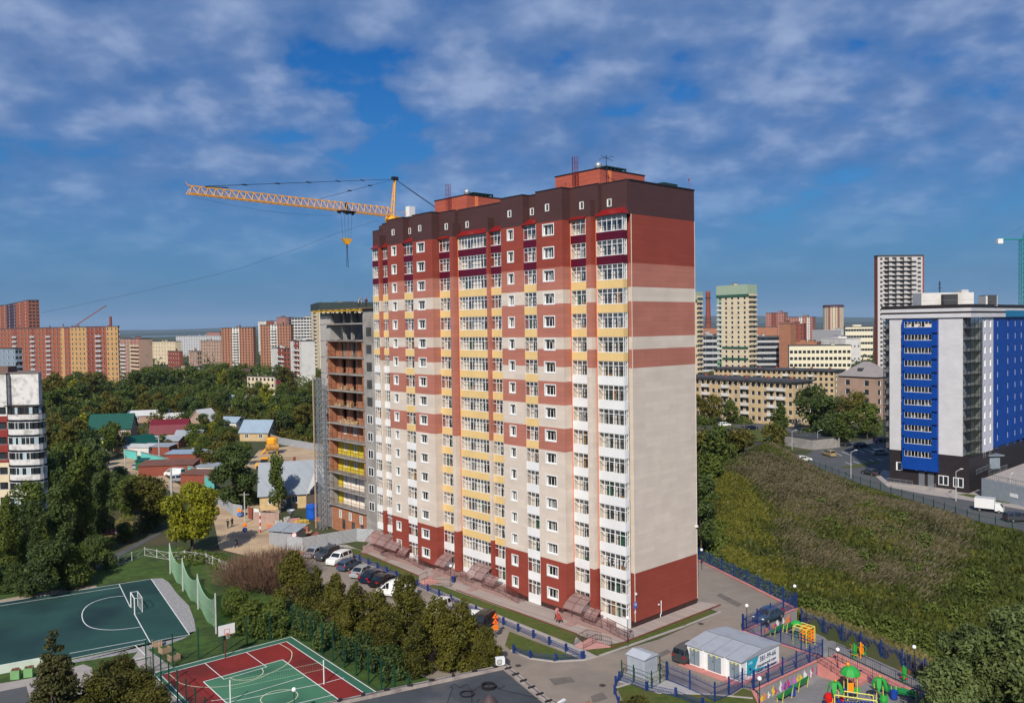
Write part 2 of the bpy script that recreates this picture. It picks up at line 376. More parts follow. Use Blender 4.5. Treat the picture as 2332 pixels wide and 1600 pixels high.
for nm, xa, xb, ty, p in EL:
    u0, u1 = sorted((u_of(xa, p), u_of(xb, p)))
    if ty == 'pil':
        bs = endbands if nm in ('PK', 'PI') else [(0, zpl, 4), (zpl, zlow, 1), (zlow, zB[5], 3), (zB[5], zrs, 2), (zrs, zbr, 1), (zbr, ztop, 0)]
        for (a, b_, k) in bs:
            if k == 0: b_ = ztop-1.9
            band_part('pilaster_plinth' if k == 4 else 'pilaster_band', u0, u1, -.7, p, a, b_, CORE[k])
        e = MB(); e.box(u1+.004, u1+.10, -.5, p-.1, zlow, zbr) ; e.build('orange_edge', ORNG, mb_root)
    elif ty == 'bay':
        wu = sorted((u_of(WIN[nm][0], p), u_of(WIN[nm][1], p))); hw = .74
        holes = [(wu[0]+.12, wu[1]-.12, c-hw+.1, c+hw-.1) for c in WZ]
        us = (u0+u1)/2
        for (a, b_, k) in baybands:
            b = MB(); hs_ = [h for h in holes if h[3] > a and h[2] < b_]
            cl = [(h[0], h[1], max(a, h[2]), min(b_, h[3])) for h in hs_]
            P = lambda u, zz, d: (u, p-d, zz)
            us_ = sorted({u0, u1, *[h[0] for h in cl], *[h[1] for h in cl]}); zs_ = sorted({a, b_, *[h[2] for h in cl], *[h[3] for h in cl]})
            for ua, ub in zip(us_, us_[1:]):
                for za, zb in zip(zs_, zs_[1:]):
                    if not any(h[0] < (ua+ub)/2 < h[1] and h[2] < (za+zb)/2 < h[3] for h in cl):
                        b.quad((ua, p, za), (ub, p, za), (ub, p, zb), (ua, p, zb))
            b.quad((u0, -.7, a), (u0, p, a), (u0, p, b_), (u0, -.7, b_)); b.quad((u1, -.7, a), (u1, p, a), (u1, p, b_), (u1, -.7, b_))
            if k == 0: b.quad((u0, -.9, b_), (u1, -.9, b_), (u1, p, b_), (u0, p, b_))
            b.build('plinth' if k == 4 else 'cladding_band', CORE[k], mb_root)
        cp = MB(); cp.box(u0-.05, u1+.05, p-.25, p+.05, ztop+.004, ztop+.12); cp.box(u0-.05, u0+.2, -.5, p-.25, ztop+.004, ztop+.12); cp.build('coping', DKSTEEL, mb_root)
        for i, c in enumerate(WZ):
            a, b2 = wu[0]+.12, wu[1]-.12; h0, h1 = c-hw+.1, c+hw-.1
            s = MB()          # white surround and deep white reveal
            for (x0, x1, z0, z1) in ((a-.12, b2+.12, h0-.12, h0), (a-.12, b2+.12, h1, h1+.12), (a-.12, a, h0, h1), (b2, b2+.12, h0, h1)):
                s.box(x0, x1, p-.02, p+.035, z0, z1)
            s.box(a-.02, a, p-.34, p-.02, h0, h1); s.box(b2, b2+.02, p-.34, p-.02, h0, h1); s.box(a, b2, p-.34, p-.02, h0-.02, h0); s.box(a, b2, p-.34, p-.02, h1, h1+.02)
            s.build('window_surround', WHITE, mb_root)
            put_window((a+b2)/2, p-.29, c, b2-a, h1-h0, 3 if nm in '42' else 2, 0, nm == '4')
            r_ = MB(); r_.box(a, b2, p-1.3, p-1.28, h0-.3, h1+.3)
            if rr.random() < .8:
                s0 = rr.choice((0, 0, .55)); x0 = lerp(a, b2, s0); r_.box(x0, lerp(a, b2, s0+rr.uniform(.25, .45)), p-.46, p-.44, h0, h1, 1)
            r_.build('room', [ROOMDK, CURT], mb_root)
    else:
        back = p-.80
        uc = (u0+u1)/2; wd = u1-u0
        body = MB(); fl = MB()
        dz = .55
        for i, c in enumerate(WZ):
            zf = zslab[i]; gz0, gz1 = c-GH/2, c+GH/2
            # back wall with a dark door and window, slab, side cheeks
            body.quad((u0, back, zf), (u1, back, zf), (u1, back, zf+STY), (u0, back, zf+STY))
            k = max(1, round(wd/2.6))
            for j in range(k):
                x = u0+wd*(j+.5)/k + (.35 if nm == 'K' and j == 0 else 0)
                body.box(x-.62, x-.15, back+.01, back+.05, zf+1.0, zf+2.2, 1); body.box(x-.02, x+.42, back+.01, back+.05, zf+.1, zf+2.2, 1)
                body.box(x-.08, x-.03, back+.02, back+.07, zf+.1, zf+2.3, 2)
                if rr.random() < .35:
                    cx0 = x+rr.uniform(-1.0, .5); body.box(cx0, cx0+rr.uniform(.3, .7), p-.45, p-.43, gz0, gz1, rr.choice((3, 3, 4, 5)))
                if rr.random() < .3: body.box(x-.6, x-.2, back+.1, back+.5, zf+.1, zf+rr.uniform(.9, 1.5), rr.choice((4, 5, 1)))
            # balustrade
            rown = 17-i
            m = MAROON if rown <= 2 else (YELL if rown <= 2+YN[nm] else WSHEET)
            b = MB(); b.box(u0, u1, p-.1, p, gz0-(STY-GH) if i else gz0-1.35, gz0-.02)
            if nm == 'K': b.box(u0-.02, u0+.08, back, p-.1, gz0-(STY-GH) if i else gz0-1.35, gz0-.02)
            b.build('balustrade_panel', m, mb_root)
            put_window(uc, p-.07, c, wd-.02, GH, NP[nm], .30, nm == 'K' or (nm == 'A' and i > 9), 'loggia_glazing')
            if nm == 'K': put_window(u0+.05, (back+p)/2-.04, c, p-back-.1, GH, 2, .30, False, 'loggia_glazing', math.pi/2)
        for i in range(18):
            zf = zslab[0]+STY*i; fl.box(u0+.1, u1, back, p-.14, zf-.14, zf-.002)
        if nm != 'K': body.quad((u0, back, zslab[0]), (u0, p-.12, zslab[0]), (u0, p-.12, zslab[0]+STY*17), (u0, back, zslab[0]+STY*17))
        body.quad((u1, back, zslab[0]), (u1, p-.12, zslab[0]), (u1, p-.12, zslab[0]+STY*17), (u1, back, zslab[0]+STY*17))
        body.build('loggia_wall', [LOGW, ROOMDK, WHITE, CURT, mat('wooden cupboard', (.35, .18, .07)), mat('dark green cloth', (.03, .10, .05))], mb_root)
        fl.build('loggia_floor', CONC, mb_root)
        # edge trims
        if nm in 'KABCDFH':
            e = MB(); e.box(u1+.002, u1+.09, back, p+.01, zlow if p < 1 else zrs-20, zbr); e.build('orange_edge', ORNG, mb_root)
        # small red lean-to roof above the top loggia
        zt = WZ[16]+GH/2+.02; e = MB(); d = p+.35; b0 = -.05 if p < 1 else .9
        ovl = .35 if nm in 'KJ' else .0
        vs_ = [(u0-ovl, d, zt+.05), (u1+.02, d, zt+.05), (u1+.02, b0, zt+.85), (u0+.1, b0, zt+.85), (u0-ovl, d, zt), (u1+.02, d, zt), (u1+.02, b0, zt), (u0-ovl, b0, zt)]
        e.add(vs_, ((0, 1, 2, 3), (4, 7, 6, 5), (0, 4, 5, 1), (1, 5, 6, 2), (2, 6, 7, 3), (3, 7, 4, 0))); e.build('lean_to_roof', REDROOF, mb_root)
        # brown attic wall above the loggia
        ap = -.02 if p < 1 else .9
        if nm in ('A', 'F'): ap = .6
        hi = ztop-(.9 if nm in 'J' else 0)
        zlo = WZ[16]+GH/2
        b = MB(); x1 = u1+.9 if nm not in 'BG' else u1
        x0 = u0-(2.0 if nm in 'A' else (1.2 if nm in 'F' else 0)) if nm != 'K' else .0
        b.box(x0, x1, -.72, ap, zlo, hi-.004); b.build('attic_wall', BROWN, mb_root)
        b = MB(); b.box(x0, x1, ap-.25, ap+.05, hi+.002, hi+.10); b.build('coping', DKSTEEL, mb_root)
# attic hatches with white frames
for px, py, p in ((895.6+4, 529, 2), (937, 526, .9), (960.3, 519.8, 2), (1020.5, 516, .6), (1068, 511.5, 0), (1164.3, 487, 2), (1215.3, 482, .9), (1249.8, 472.8, 2), (1328.2, 468, .6), (1391, 461.8, 0)):
    u = u_of(px, p); q = W3(u, p); zz = Zat(q.x, q.y, py)
    b = MB(); a, h = .34, .45
    b.box(u-a, u+a, p+.0, p+.06, zz-h, zz-h+.08); b.box(u-a, u+a, p, p+.06, zz+h-.08, zz+h); b.box(u-a, u-a+.09, p, p+.06, zz-h+.08, zz+h-.08); b.box(u+a-.2, u+a, p, p+.06, zz-h+.08, zz+h-.08)
    f = b.build('attic_window', WHITE, mb_root)
    g = MB(); g.box(u-a+.09, u+a-.2, p+.005, p+.02, zz-h+.08, zz+h-.08); g.build('pane', ROOMDK, f)
# stair and lift houses on the roof
HOUSE = panelmat('terracotta cladding', (.42, .10, .06), 3.0, .6)
for (pxc, pyc, pxl, pxr) in ((1369.7, 383.5, 1269, 1468), (1067.4, 443.6, 995, 1150)):
    p = -3.6; u = u_of(pxc, p); ul = u_of(pxl, p); q = W3(u, p); zt = Zat(q.x, q.y, pyc)
    v = ray(pxr, 400); o = W3(u, 0); det = -P3.x*(-v.y)+v.x*(-P3.y); vr = ((-o.x)*(-v.y)+v.x*(-o.y))/det
    vr = min(vr, VLEN-.6)
    b = MB(); b.box(u, ul, -vr, p, ztop-.6, zt); h = b.build('roof_house', HOUSE, mb_root)
    b = MB(); b.box(u-.08, ul+.08, -vr-.08, p+.08, zt, zt+.12); b.build('coping', DKSTEEL, h)
    b = MB(); b.box(u-.03, u, p-2.2, p-1.6, ztop-.5, zt-.02); b.build('orange_pilaster', ORNG, h)
    b = MB(); b.lathe((u+1.0, p-.9, zt+.1), [(.02, .95), (.35, .85), (.5, .55), (.42, .3), (.3, 0)], 12); b.build('vent_dome', STEEL, h, smooth=True)
    b = MB(); dg = mat('dark green hatch', (.01, .035, .03), .5)
    b.box(u+.3, u+2.4, p-5.5, p-1.6, zt+.45, zt+.6)
    for k in range(6): b.cbox((u+.4, p-1.9-k*.7, zt+.28), (.1, .25, .36))
    b.build('vent_canopy', dg, h)
    # caged ladder
    b = MB(); lu = u+(ul-u)*.47; lp = p+.3; z0, z1 = ztop-.1, zt+1.9; rd = mat('dark red ladder steel', (.16, .015, .015), .5)
    for s in (-.25, .25): b.bar((lu+s, lp, z0), (lu+s, lp, z1), .03)
    for k in range(int((z1-z0)/.35)): b.bar((lu-.25, lp, z0+.35*k), (lu+.25, lp, z0+.35*k), .02)
    for k in range(6):
        zz = z0+1.2+k*(z1-z0-1.2)/5; pts = [(lu+.42*math.cos(t_), lp+.1+.55*math.sin(t_)+.0, zz) for t_ in [math.pi*i/6 for i in range(7)]]
        b.path(pts, .025)
    for t_ in (.5, 1.05, 1.57, 2.1, 2.64): b.bar((lu+.42*math.cos(t_), lp+.1+.55*math.sin(t_), z0+1.2), (lu+.42*math.cos(t_), lp+.1+.55*math.sin(t_), z1), .02)
    b.build('caged_ladder', rd, h)
b = MB(); q0 = u_of(1385, -3.2); zz = ztop
b.bar((q0, -3.2, zz-.6), (q0, -3.2, zz+4.2), .04); b.bar((q0-1.2, -3.2, zz+3.8), (q0+1.2, -3.2, zz+3.9), .03); b.bar((q0, -4.4, zz+3.6), (q0, -2.2, zz+4), .03)
b.build('aerial', DKSTEEL, mb_root)
for px, v in ((1480, 8.2), (1010, 5)):
    b = MB(); b.box(u_of(1500, -6), u_of(1500, -6)+1.4, -10.0, -7.2, ztop-.3, ztop+.5) if v > 6 else b.box(u_of(1200, -2), u_of(1200, -2)+2, -4.5, -2.5, ztop-.3, ztop+.45)
    b.build('roof_vent', mat('dark green hatch', (.01, .035, .03)), mb_root)
for px in (1292, 1571):   # small pole lamps on the roof edge
    b = MB(); uu, pp = (u_of(1292, -2), -2.0) if px == 1292 else (.4, -VLEN+.5)
    b.bar((uu, pp, ztop-.6), (uu, pp, ztop+1.3), .025); b.sphere((uu, pp, ztop+1.4), .12); b.build('roof_lamp', [mat('red lamp', (.3, .05, .05))], mb_root)
# house number sign, lamps and pipe on the end wall
def vpx(px, py):
    v = ray(px, py); det = -P3.x*(-v.y)+v.x*(-P3.y); vv = ((-O3.x)*(-v.y)+v.x*(-O3.y))/det; q = W3(0, -vv); return vv, Zat(q.x, q.y, py)
def onend(name, px, py, w_, h_, m, d=.06):
    vv, zz = vpx(px, py); b = MB(); b.box(-.03-d, -.03, -vv-w_/2, -vv+w_/2, zz-h_/2, zz+h_/2); return b.build(name, m, mb_root), vv, zz
sg, vv, zz = onend('house_number_sign', 1446, 1377, .55, .75, mat('blue sign', (.05, .13, .45), var=0), .05)
b = MB()
for i, dz in enumerate((.2, .08, -.05)): b.box(-.09, -.082, -vv-.2, -vv+(.2 if i < 2 else .05), zz+dz-.03, zz+dz+.03)
b.build('lettering', WHITE, sg)
onend('notice_plate', 1446, 1393, .25, .3, WHITE, .03)
onend('wall_lamp', 1446.5, 1351, .2, .25, WHITE, .2); onend('wall_lamp', 1499, 1375, .15, .15, WHITE, .15); onend('wall_lamp', 1584, 1197, .25, .25, WHITE, .3)
vv, z0 = vpx(1503, 1400); b = MB(); b.path([(-.3, -vv+.25, z0-.1), (-.25, -vv+.25, z0+.15), (-.2, -vv, z0+.3), (-.2, -vv, z0+1.6), (-.05, -vv-.2, z0+1.75)], .05, 6); b.build('drain_pipe', WHITE, mb_root)
# phone number on the third storey corner loggia
def text_mesh(s, size, m, parent, loc, rot, ext=.01, name='lettering', bold=0, align='CENTER'):
    c = bpy.data.curves.new(name, 'FONT'); c.body = s; c.size = size; c.extrude = ext; c.align_x = align; c.align_y = 'CENTER'; c.offset = bold; c.resolution_u = 2
    o = bpy.data.objects.new(name, c); col.objects.link(o)
    dg_ = bpy.context.evaluated_depsgraph_get(); me = bpy.data.meshes.new_from_object(o.evaluated_get(dg_)); bpy.data.objects.remove(o)
    me.materials.clear(); me.materials.append(m); o = bpy.data.objects.new(name, me); col.objects.link(o)
    o.parent = parent; o.location = loc; o.rotation_euler = rot; return o
kx = (u_of(1360, .7)+u_of(1419, .7))/2
for s, du in (('2 0 9', .95), ('2 2 4 8', -1.15)):
    text_mesh(s, .75, WHITE, mb_root, (kx+du, .78, WZ[2]-.1), (math.pi/2, 0, math.pi), name='window_lettering')
# entrance ramps, porches with curved canopies and railings at the foot of the long front
TILEP = panelmat('pink paving slabs', (.34, .22, .195), .6, .3, .75)
def poly_canopy(name, u0, u1, p0, p1, z0, z1, hang, parent, m):
    b = MB(); n = 6
    for i in range(n):
        t0, t1 = i/n, (i+1)/n
        f = lambda t: (lerp(p0, p1, t), z0+(z1-z0)*math.sin(t*math.pi/2)**.9) if hang else (lerp(p0, p1, t), lerp(z0, z1, t))
        (pa, za), (pb, zb) = f(t0), f(t1)
        b.box(u0, u1, min(pa, pb), max(pa, pb), 0, 0) if False else b.add([(u0, pa, za), (u1, pa, za), (u1, pb, zb), (u0, pb, zb), (u0, pa, za-.03), (u1, pa, za-.03), (u1, pb, zb-.03), (u0, pb, zb-.03)], ((0, 1, 2, 3), (7, 6, 5, 4), (0, 4, 5, 1), (2, 6, 7, 3)))
    o = b.build(name, m, parent)
    r = MB()
    for uu in (u0, (u0+u1)/2, u1):
        for i in range(n):
            t0, t1 = i/n, (i+1)/n; a = (uu, lerp(p0, p1, t0), z0+(z1-z0)*math.sin(t0*math.pi/2)**.9+.03); c = (uu, lerp(p0, p1, t1), z0+(z1-z0)*math.sin(t1*math.pi/2)**.9+.03); r.bar(a, c, .03)
        r.bar((uu, p0, z0), (uu, p0, 0), .035)
    for t0 in (0, .33, .66, 1): r.bar((u0, lerp(p0, p1, t0), z0+(z1-z0)*math.sin(t0*math.pi/2)**.9+.03), (u1, lerp(p0, p1, t0), z0+(z1-z0)*math.sin(t0*math.pi/2)**.9+.03), .025)
    r.build('canopy_frame', mat('red brown steel', (.16, .05, .045), .5), o)
    return o
PCARB = mat('rose polycarbonate', (.34, .22, .20), .5, var=.1); PCARB.node_tree.nodes['Principled BSDF'].inputs['Alpha'].default_value = .55
RAILM = mat('red brown rail steel', (.14, .06, .055), .5)
def railing(pts, parent, h=1.0, gap=.16, name='railing', m=None, z=0.0, vert=True):
    b = MB()
    for a, c in zip(pts, pts[1:]):
        a, c = Vector(a), Vector(c); d = (c-a).length; n = max(1, int(d/gap))
        b.bar(a+Vector((0, 0, h)), c+Vector((0, 0, h)), .035); b.bar(a+Vector((0, 0, .12)), c+Vector((0, 0, .12)), .02)
        if vert:
            for i in range(n+1):
                q = a.lerp(c, i/n); b.bar(q+Vector((0, 0, .12 if i % 8 else 0)), q+Vector((0, 0, h)), .012 if i % 8 else .03, 3)
    return b.build(name, m or RAILM, parent)
for (pa, pb, kind) in ((1290, 1385, 'end'), (1072, 1152, 'porch'), (1000, 1052, 'porch'), (885, 948, 'porch'), (845, 890, 'porch')):
    p = 2.9; u0, u1 = sorted((u_of(pa, 2.2, 1420), u_of(pb, 2.2, 1420)))
    e = root('entrance_porch', O3, 'x', 'porch', TH, 'entrance porches along the foot of the tall building')
    e['label'] = {1290: 'rose canopied entrance porch with long railed ramp nearest the building corner', 1072: 'rose canopied entrance porch and ramp under the third brick red bay', 1000: 'short sloping rose canopy porch beside the second brick red bay',
                  885: 'curved rose canopy porch in front of the first brick red bay', 845: 'rose canopied porch at the far end beside the corrugated fence'}[pa]
    b = MB(); b.box(u0, u1, .8, p+.6, .004, .55); b.build('landing', TILEP, e)
    b = MB(); n = u1-u0; b.add([(u0-4, p-.4, .02), (u0, p-.4, .55), (u0, p+.6, .55), (u0-4, p+.6, .02), (u0-4, p-.4, .0), (u0, p-.4, 0), (u0, p+.6, 0), (u0-4, p+.6, 0)], ((0, 1, 2, 3), (4, 7, 6, 5), (0, 4, 5, 1), (1, 5, 6, 2), (2, 6, 7, 3), (3, 7, 4, 0))); b.build('ramp', TILEP, e)
    cm = (u0+u1)/2
    poly_canopy('canopy', cm if pa != 845 else u0, u1-.3, p+.3, .8, 1.3, 2.6, True, e, PCARB)
    if pa in (1290, 885, 1072): poly_canopy('canopy', lerp(u0, cm, .35), cm-.3, p+.3, 1.9, .95, 1.9, True, e, PCARB)
    railing([(u0, p+.6, .55), (cm-.4, p+.6, .55)], e); railing([(u0-4, p+.6, .02), (u0, p+.6, .55)], e); railing([(u0-4, p-.4, .02), (u0, p-.4, .55)], e)
    b = MB(); b.box(cm+.3, cm+1.3, p+.6, p+1.3, .004, .28); b.box(cm+.3, cm+1.3, p+1.3, p+2.0, .004, .14); b.build('steps', TILEP, e)
# ---------------------------------------------------------------- ground, roads, courts
PZ = -1.4
PLAY = [G(1810, 1387), G(1690, 1437), G(1873.6, 1498.5), G(1715, 1573), G(1790, 1720, 0), G(2330, 1720, PZ), G(2250, 1600, PZ), G(2006, 1494, PZ), G(1872, 1440, PZ)]
HILL = [G(1590, 1268), G(1700, 1325), G(1812, 1384), G(1872, 1436, PZ), G(2006, 1490, PZ), G(2255, 1598, PZ), G(2500, 1720, PZ), G(2700, 1400), G(2360, 1222), G(2230, 1196), G(2080, 1147), G(1960, 1108), G(1880, 1078), G(1800, 1045), G(1740, 1015), G(1600, 1040), G(1550, 1150)]
def inside(poly, X, Y):
    r = np.zeros(X.shape, bool); n = len(poly)
    for i in range(n):
        x0, y0 = poly[i][:2]; x1, y1 = poly[(i+1) % n][:2]
        c = ((y0 > Y) != (y1 > Y)); xx = (x1-x0)*(Y-y0)/((y1-y0) if abs(y1-y0) > 1e-9 else 1e-9)+x0
        r ^= c & (X < xx)
    return r
def edist(pts, X, Y):
    d = np.full(X.shape, 1e9)
    for a, b in zip(pts, pts[1:]):
        ax, ay, bx, by = a[0], a[1], b[0], b[1]; L2 = (bx-ax)**2+(by-ay)**2+1e-9
        t = np.clip(((X-ax)*(bx-ax)+(Y-ay)*(by-ay))/L2, 0, 1); d = np.minimum(d, np.hypot(X-ax-t*(bx-ax), Y-ay-t*(by-ay)))
    return d
peak = Vector((60, 196))
def height(X, Y):
    X = np.asarray(X, float); Y = np.asarray(Y, float); h = np.zeros(X.shape)
    ih = inside(HILL, X, Y); ip = inside(PLAY, X, Y)
    dl = edist(HILL[:7], X, Y); du = edist(HILL[7:16], X, Y)
    t = np.clip(du/(dl+du+1e-6), 0, 1)
    base = -2.6*np.sin(np.clip(t, 0, 1)*math.pi*.5)**1.5
    top = PZ*np.clip((t-.8)/.2, 0, 1)
    base = base*(1-np.clip((t-.85)/.15, 0, 1))+PZ*np.clip((t-.85)/.15, 0, 1)
    edge = np.clip(np.minimum(du, dl)/9, 0, 1)
    A = np.array([52., 186.]); B = np.array([66., 210.])
    tt = np.clip(((X-A[0])*(B[0]-A[0])+(Y-A[1])*(B[1]-A[1]))/((B-A)@(B-A)), -.6, 1.0)
    dr = np.hypot(X-A[0]-tt*(B[0]-A[0]), Y-A[1]-tt*(B[1]-A[1]))
    mound = 5.2*np.exp(-(dr/13)**2)+1.7*np.exp(-(np.hypot(X-75, Y-150)/17)**2)+1.2*np.exp(-(np.hypot(X-58, Y-150)/9)**2)
    rough = .25*np.sin(X*.9)*np.sin(Y*.7+1)+.18*np.sin(X*.37+2)*np.cos(Y*.51)
    h = np.where(ih, base+(mound+rough)*edge, h)
    return np.where(ip | (edist(PLAY[:5], X, Y) < 1.7), PZ, h)
xs = np.unique(np.concatenate([np.arange(5, 150, 1.25), np.arange(-300, 400, 25.), [-25000, -9000, -4000, -2000, -1000, -600, 700, 1200, 2400, 5000, 10000, 25000]]))
ys = np.unique(np.concatenate([np.arange(66, 262, 1.25), np.arange(-50, 600, 25.), [-400, -150, 800, 1100, 1600, 2400, 4000, 7000, 12000, 24000]]))
X, Y = np.meshgrid(xs, ys); Z = height(X, Y)
V = np.stack([X.ravel(), Y.ravel(), Z.ravel()], 1); nx, ny = len(xs), len(ys)
I = (np.arange(ny-1)[:, None]*nx+np.arange(nx-1)[None, :]).ravel()
me = bpy.data.meshes.new('ground'); me.from_pydata(V.tolist(), [], np.stack([I, I+1, I+1+nx, I+nx], 1).tolist())
me.polygons.foreach_set('use_smooth', [True]*len(me.polygons))
def groundmat():
    m = mat('ground earth and grass', (.040, .052, .014), .95, var=.35, scale=.06, dirt=(.075, .062, .03), dscale=.09, bump=.6, bscale=.8, detail=9); return m
me.materials.append(groundmat()); g = bpy.data.objects.new('ground', me); col.objects.link(g); g['kind'] = 'structure'
def sheet(name, pts, z, m, kind='structure', t=0.0, **k):
    b = MB(); P = [(p[0], p[1]) for p in pts]; ar = sum(P[i][0]*P[(i+1) % len(P)][1]-P[(i+1) % len(P)][0]*P[i][1] for i in range(len(P)))
    if ar < 0: P = P[::-1]
    b.prism(P, z-.10-t, z) if t else b.poly([(x, y, z) for x, y in P])
    me_ = b.mesh(name, m)
    o = bpy.data.objects.new(name, me_); col.objects.link(o); return kv(o, kind=kind, **k)
def S(name, pxs, z, m, **k): return sheet(name, [G(a, b, k.pop('gz', 0.0) if 0 else 0) for a, b in pxs], z, m, **k)
ASPH = mat('asphalt', (.235, .195, .160), .95, var=.10, scale=.5, bump=.15, bscale=14, dirt=(.185, .155, .130), dscale=.14, detail=9)
ASPHG = mat('grey asphalt', (.085, .088, .092), .95, var=.12, scale=.4, bump=.15, bscale=14, dirt=(.07, .072, .076), dscale=.2)
GRASS = mat('lawn grass', (.060, .082, .010), .95, var=.35, scale=1.6, bump=.5, bscale=9, dirt=(.085, .085, .018), dscale=.35)
GRASS2 = mat('playing field grass', (.045, .085, .012), .95, var=.45, scale=.9, bump=.6, bscale=6, dirt=(.028, .05, .01), dscale=.25, detail=8)
PAVE = panelmat('paving slabs', (.36, .30, .265), .5, .25, .7, .9, .12, .03)
PATH = mat('concrete path', (.33, .295, .27), .9, var=.12, bump=.1)
DIRT = mat('sandy dirt', (.44, .32, .20), .95, var=.22, scale=.35, bump=.5, bscale=3, dirt=(.30, .215, .135), dscale=.12, detail=9)
GRAV = mat('grey gravel', (.30, .29, .29), .95, var=.45, scale=4, bump=.8, bscale=12)
KERB = mat('kerb stone', (.36, .33, .31), .85, var=.1)
S('road', [(1100, 1640), (1090, 1460), (1180, 1500), (1330, 1503), (1360, 1496), (1500, 1455), (1640, 1395), (1590, 1376), (1560, 1300), (1560, 1262), (1600, 1279), (1812, 1386), (1691, 1437), (1873, 1498.5), (1715, 1573), (1650, 1720), (1200, 1800)], .02, ASPH)
S('road', [(640, 1345), (640, 1262), (690, 1252), (760, 1243), (1000, 1351), (1180, 1430), (1335, 1503), (1180, 1506), (1150, 1600), (900, 1520)], .024, ASPH)
S('road', [(480, 1150), (560, 1140), (640, 1160), (620, 1240), (700, 1250), (660, 1300), (600, 1275), (500, 1250)], .028, DIRT)
S('pavement', [(838, 1237), (862, 1225), (1438, 1431), (1595, 1370), (1640, 1378), (1392, 1475), (1313, 1443), (954, 1313), (822, 1258)], .05, PAVE)
S('path', [(745, 1240), (790, 1240), (1313, 1450), (1362, 1494), (1332, 1503), (1000, 1359)], .03, PATH)
LAW = [[(773, 1245), (812, 1250), (952, 1309), (956, 1328), (940, 1326)], [(968, 1332), (1003, 1333), (1313, 1444), (1306, 1468), (1040, 1361)],
       [(1160, 1438), (1323, 1501), (1262, 1506), (1208, 1499), (1172, 1487), (1150, 1470)], [(1330, 1479), (1360, 1494), (1430, 1471), (1560, 1425), (1636, 1393), (1613, 1389), (1560, 1408), (1425, 1460), (1365, 1473)],
       [(1405, 1567), (1440, 1557), (1500, 1580), (1620, 1582), (1712, 1592), (1712, 1660), (1480, 1660), (1420, 1600)], [(1640, 1603), (1692, 1568), (1716, 1576), (1788, 1720), (1640, 1720)]]
for i_, l in enumerate(LAW): S('lawn', l, .06+.004*i_, GRASS)
S('path', [(1404, 1552), (1425, 1535), (1500, 1545), (1560, 1560), (1640, 1600), (1560, 1600)], .05, mat('pale concrete slab', (.33, .32, .31), .9, var=.1))
def strip(name, pxs, w_, h_, m, z=0.0, parent=None, closed=False, kind='structure', world=False):
    pts = [Vector(p) for p in pxs] if world else [G(a, b_) for a, b_ in pxs]
    if closed: pts.append(pts[0])
    b = MB()
    for a, c in zip(pts, pts[1:]):
        d = (c-a); L_ = math.hypot(d.x, d.y)
        b.cbox(((a.x+c.x)/2, (a.y+c.y)/2, z+h_/2), (L_+w_*.98, w_, h_), 0, math.atan2(d.y, d.x))
    return b.build(name, m, parent, kind=kind)
TAR = mat('dark tar patch', (.13, .112, .098), .9, var=.15); MH = mat('iron manhole', (.06, .055, .05), .7, .4)
for q_ in ([(1250, 1545), (1300, 1540), (1310, 1552), (1262, 1560)], [(1420, 1520), (1520, 1478), (1530, 1484), (1430, 1530)], [(1640, 1350), (1690, 1375), (1680, 1382), (1632, 1356)], [(1345, 1585), (1372, 1575), (1385, 1590), (1350, 1600)], [(880, 1380), (960, 1412), (950, 1420), (872, 1388)]): S('asphalt_patch', q_, .034, TAR)
for q_ in ((1372, 1560), (1596, 1420), (1180, 1515)): b = MB(); c_ = G(*q_); b.lathe((c_.x, c_.y, .036), [(.01, 0), (.34, 0)], 14); b.build('manhole_cover', MH, None, kind='structure')
strip('kerb', [(1332, 1503), (1362, 1495), (1430, 1472), (1560, 1426), (1640, 1394)], .18, .16, KERB)
strip('kerb', [(1165, 1482), (1208, 1500), (1262, 1507), (1332, 1503)], .18, .15, KERB)
strip('kerb', [(760, 1243), (1000, 1354), (1180, 1432), (1325, 1500)], .25, .14, KERB)
RKERB = mat('red brown kerb', (.16, .045, .035), .8)
strip('kerb', [(1392, 1475), (1640, 1378)], .14, .17, RKERB); strip('kerb', [(1040, 1344), (1313, 1443)], .12, .12, RKERB)
strip('kerb', [(822, 1258), (954, 1312)], .12, .13, RKERB)
strip('kerb', [(1404, 1567), (1440, 1556), (1500, 1579), (1620, 1582), (1712, 1591)], .18, .15, KERB)
# sports field on the left
FGR = mat('dark green court coating', (.016, .058, .050), .8, var=.2, scale=.15, dirt=(.007, .030, .032), dscale=.1, bump=.05)
GF = S('lawn', [(-700, 1560), (-300, 1330), (0, 1290), (230, 1262), (380, 1243), (560, 1265), (640, 1290), (660, 1350), (690, 1400), (1200, 1640), (300, 1900), (-300, 1900)], .012, GRASS2)
S('gravel', [(344, 1317), (370, 1316), (384, 1325), (404, 1352), (430, 1378), (442, 1410), (446, 1436), (420, 1452), (380, 1468), (300, 1486), (170, 1508), (158, 1503), (429, 1447)], .02, GRAV)
S('gravel', [(-300, 1424), (0, 1365), (120, 1344), (220, 1331), (220, 1337), (0, 1374), (-300, 1440)], .02, mat('pale sandy path', (.33, .27, .2), .95))
fld = S('sports_field', [(-300, 1440), (0, 1372), (344, 1318), (431.6, 1446), (158, 1500), (0, 1528), (-300, 1590)], .03, FGR)
LINEW = mat('white line paint', (.70, .72, .70), .8, var=.1); LINEY = mat('cream line paint', (.62, .60, .42), .8, var=.1)
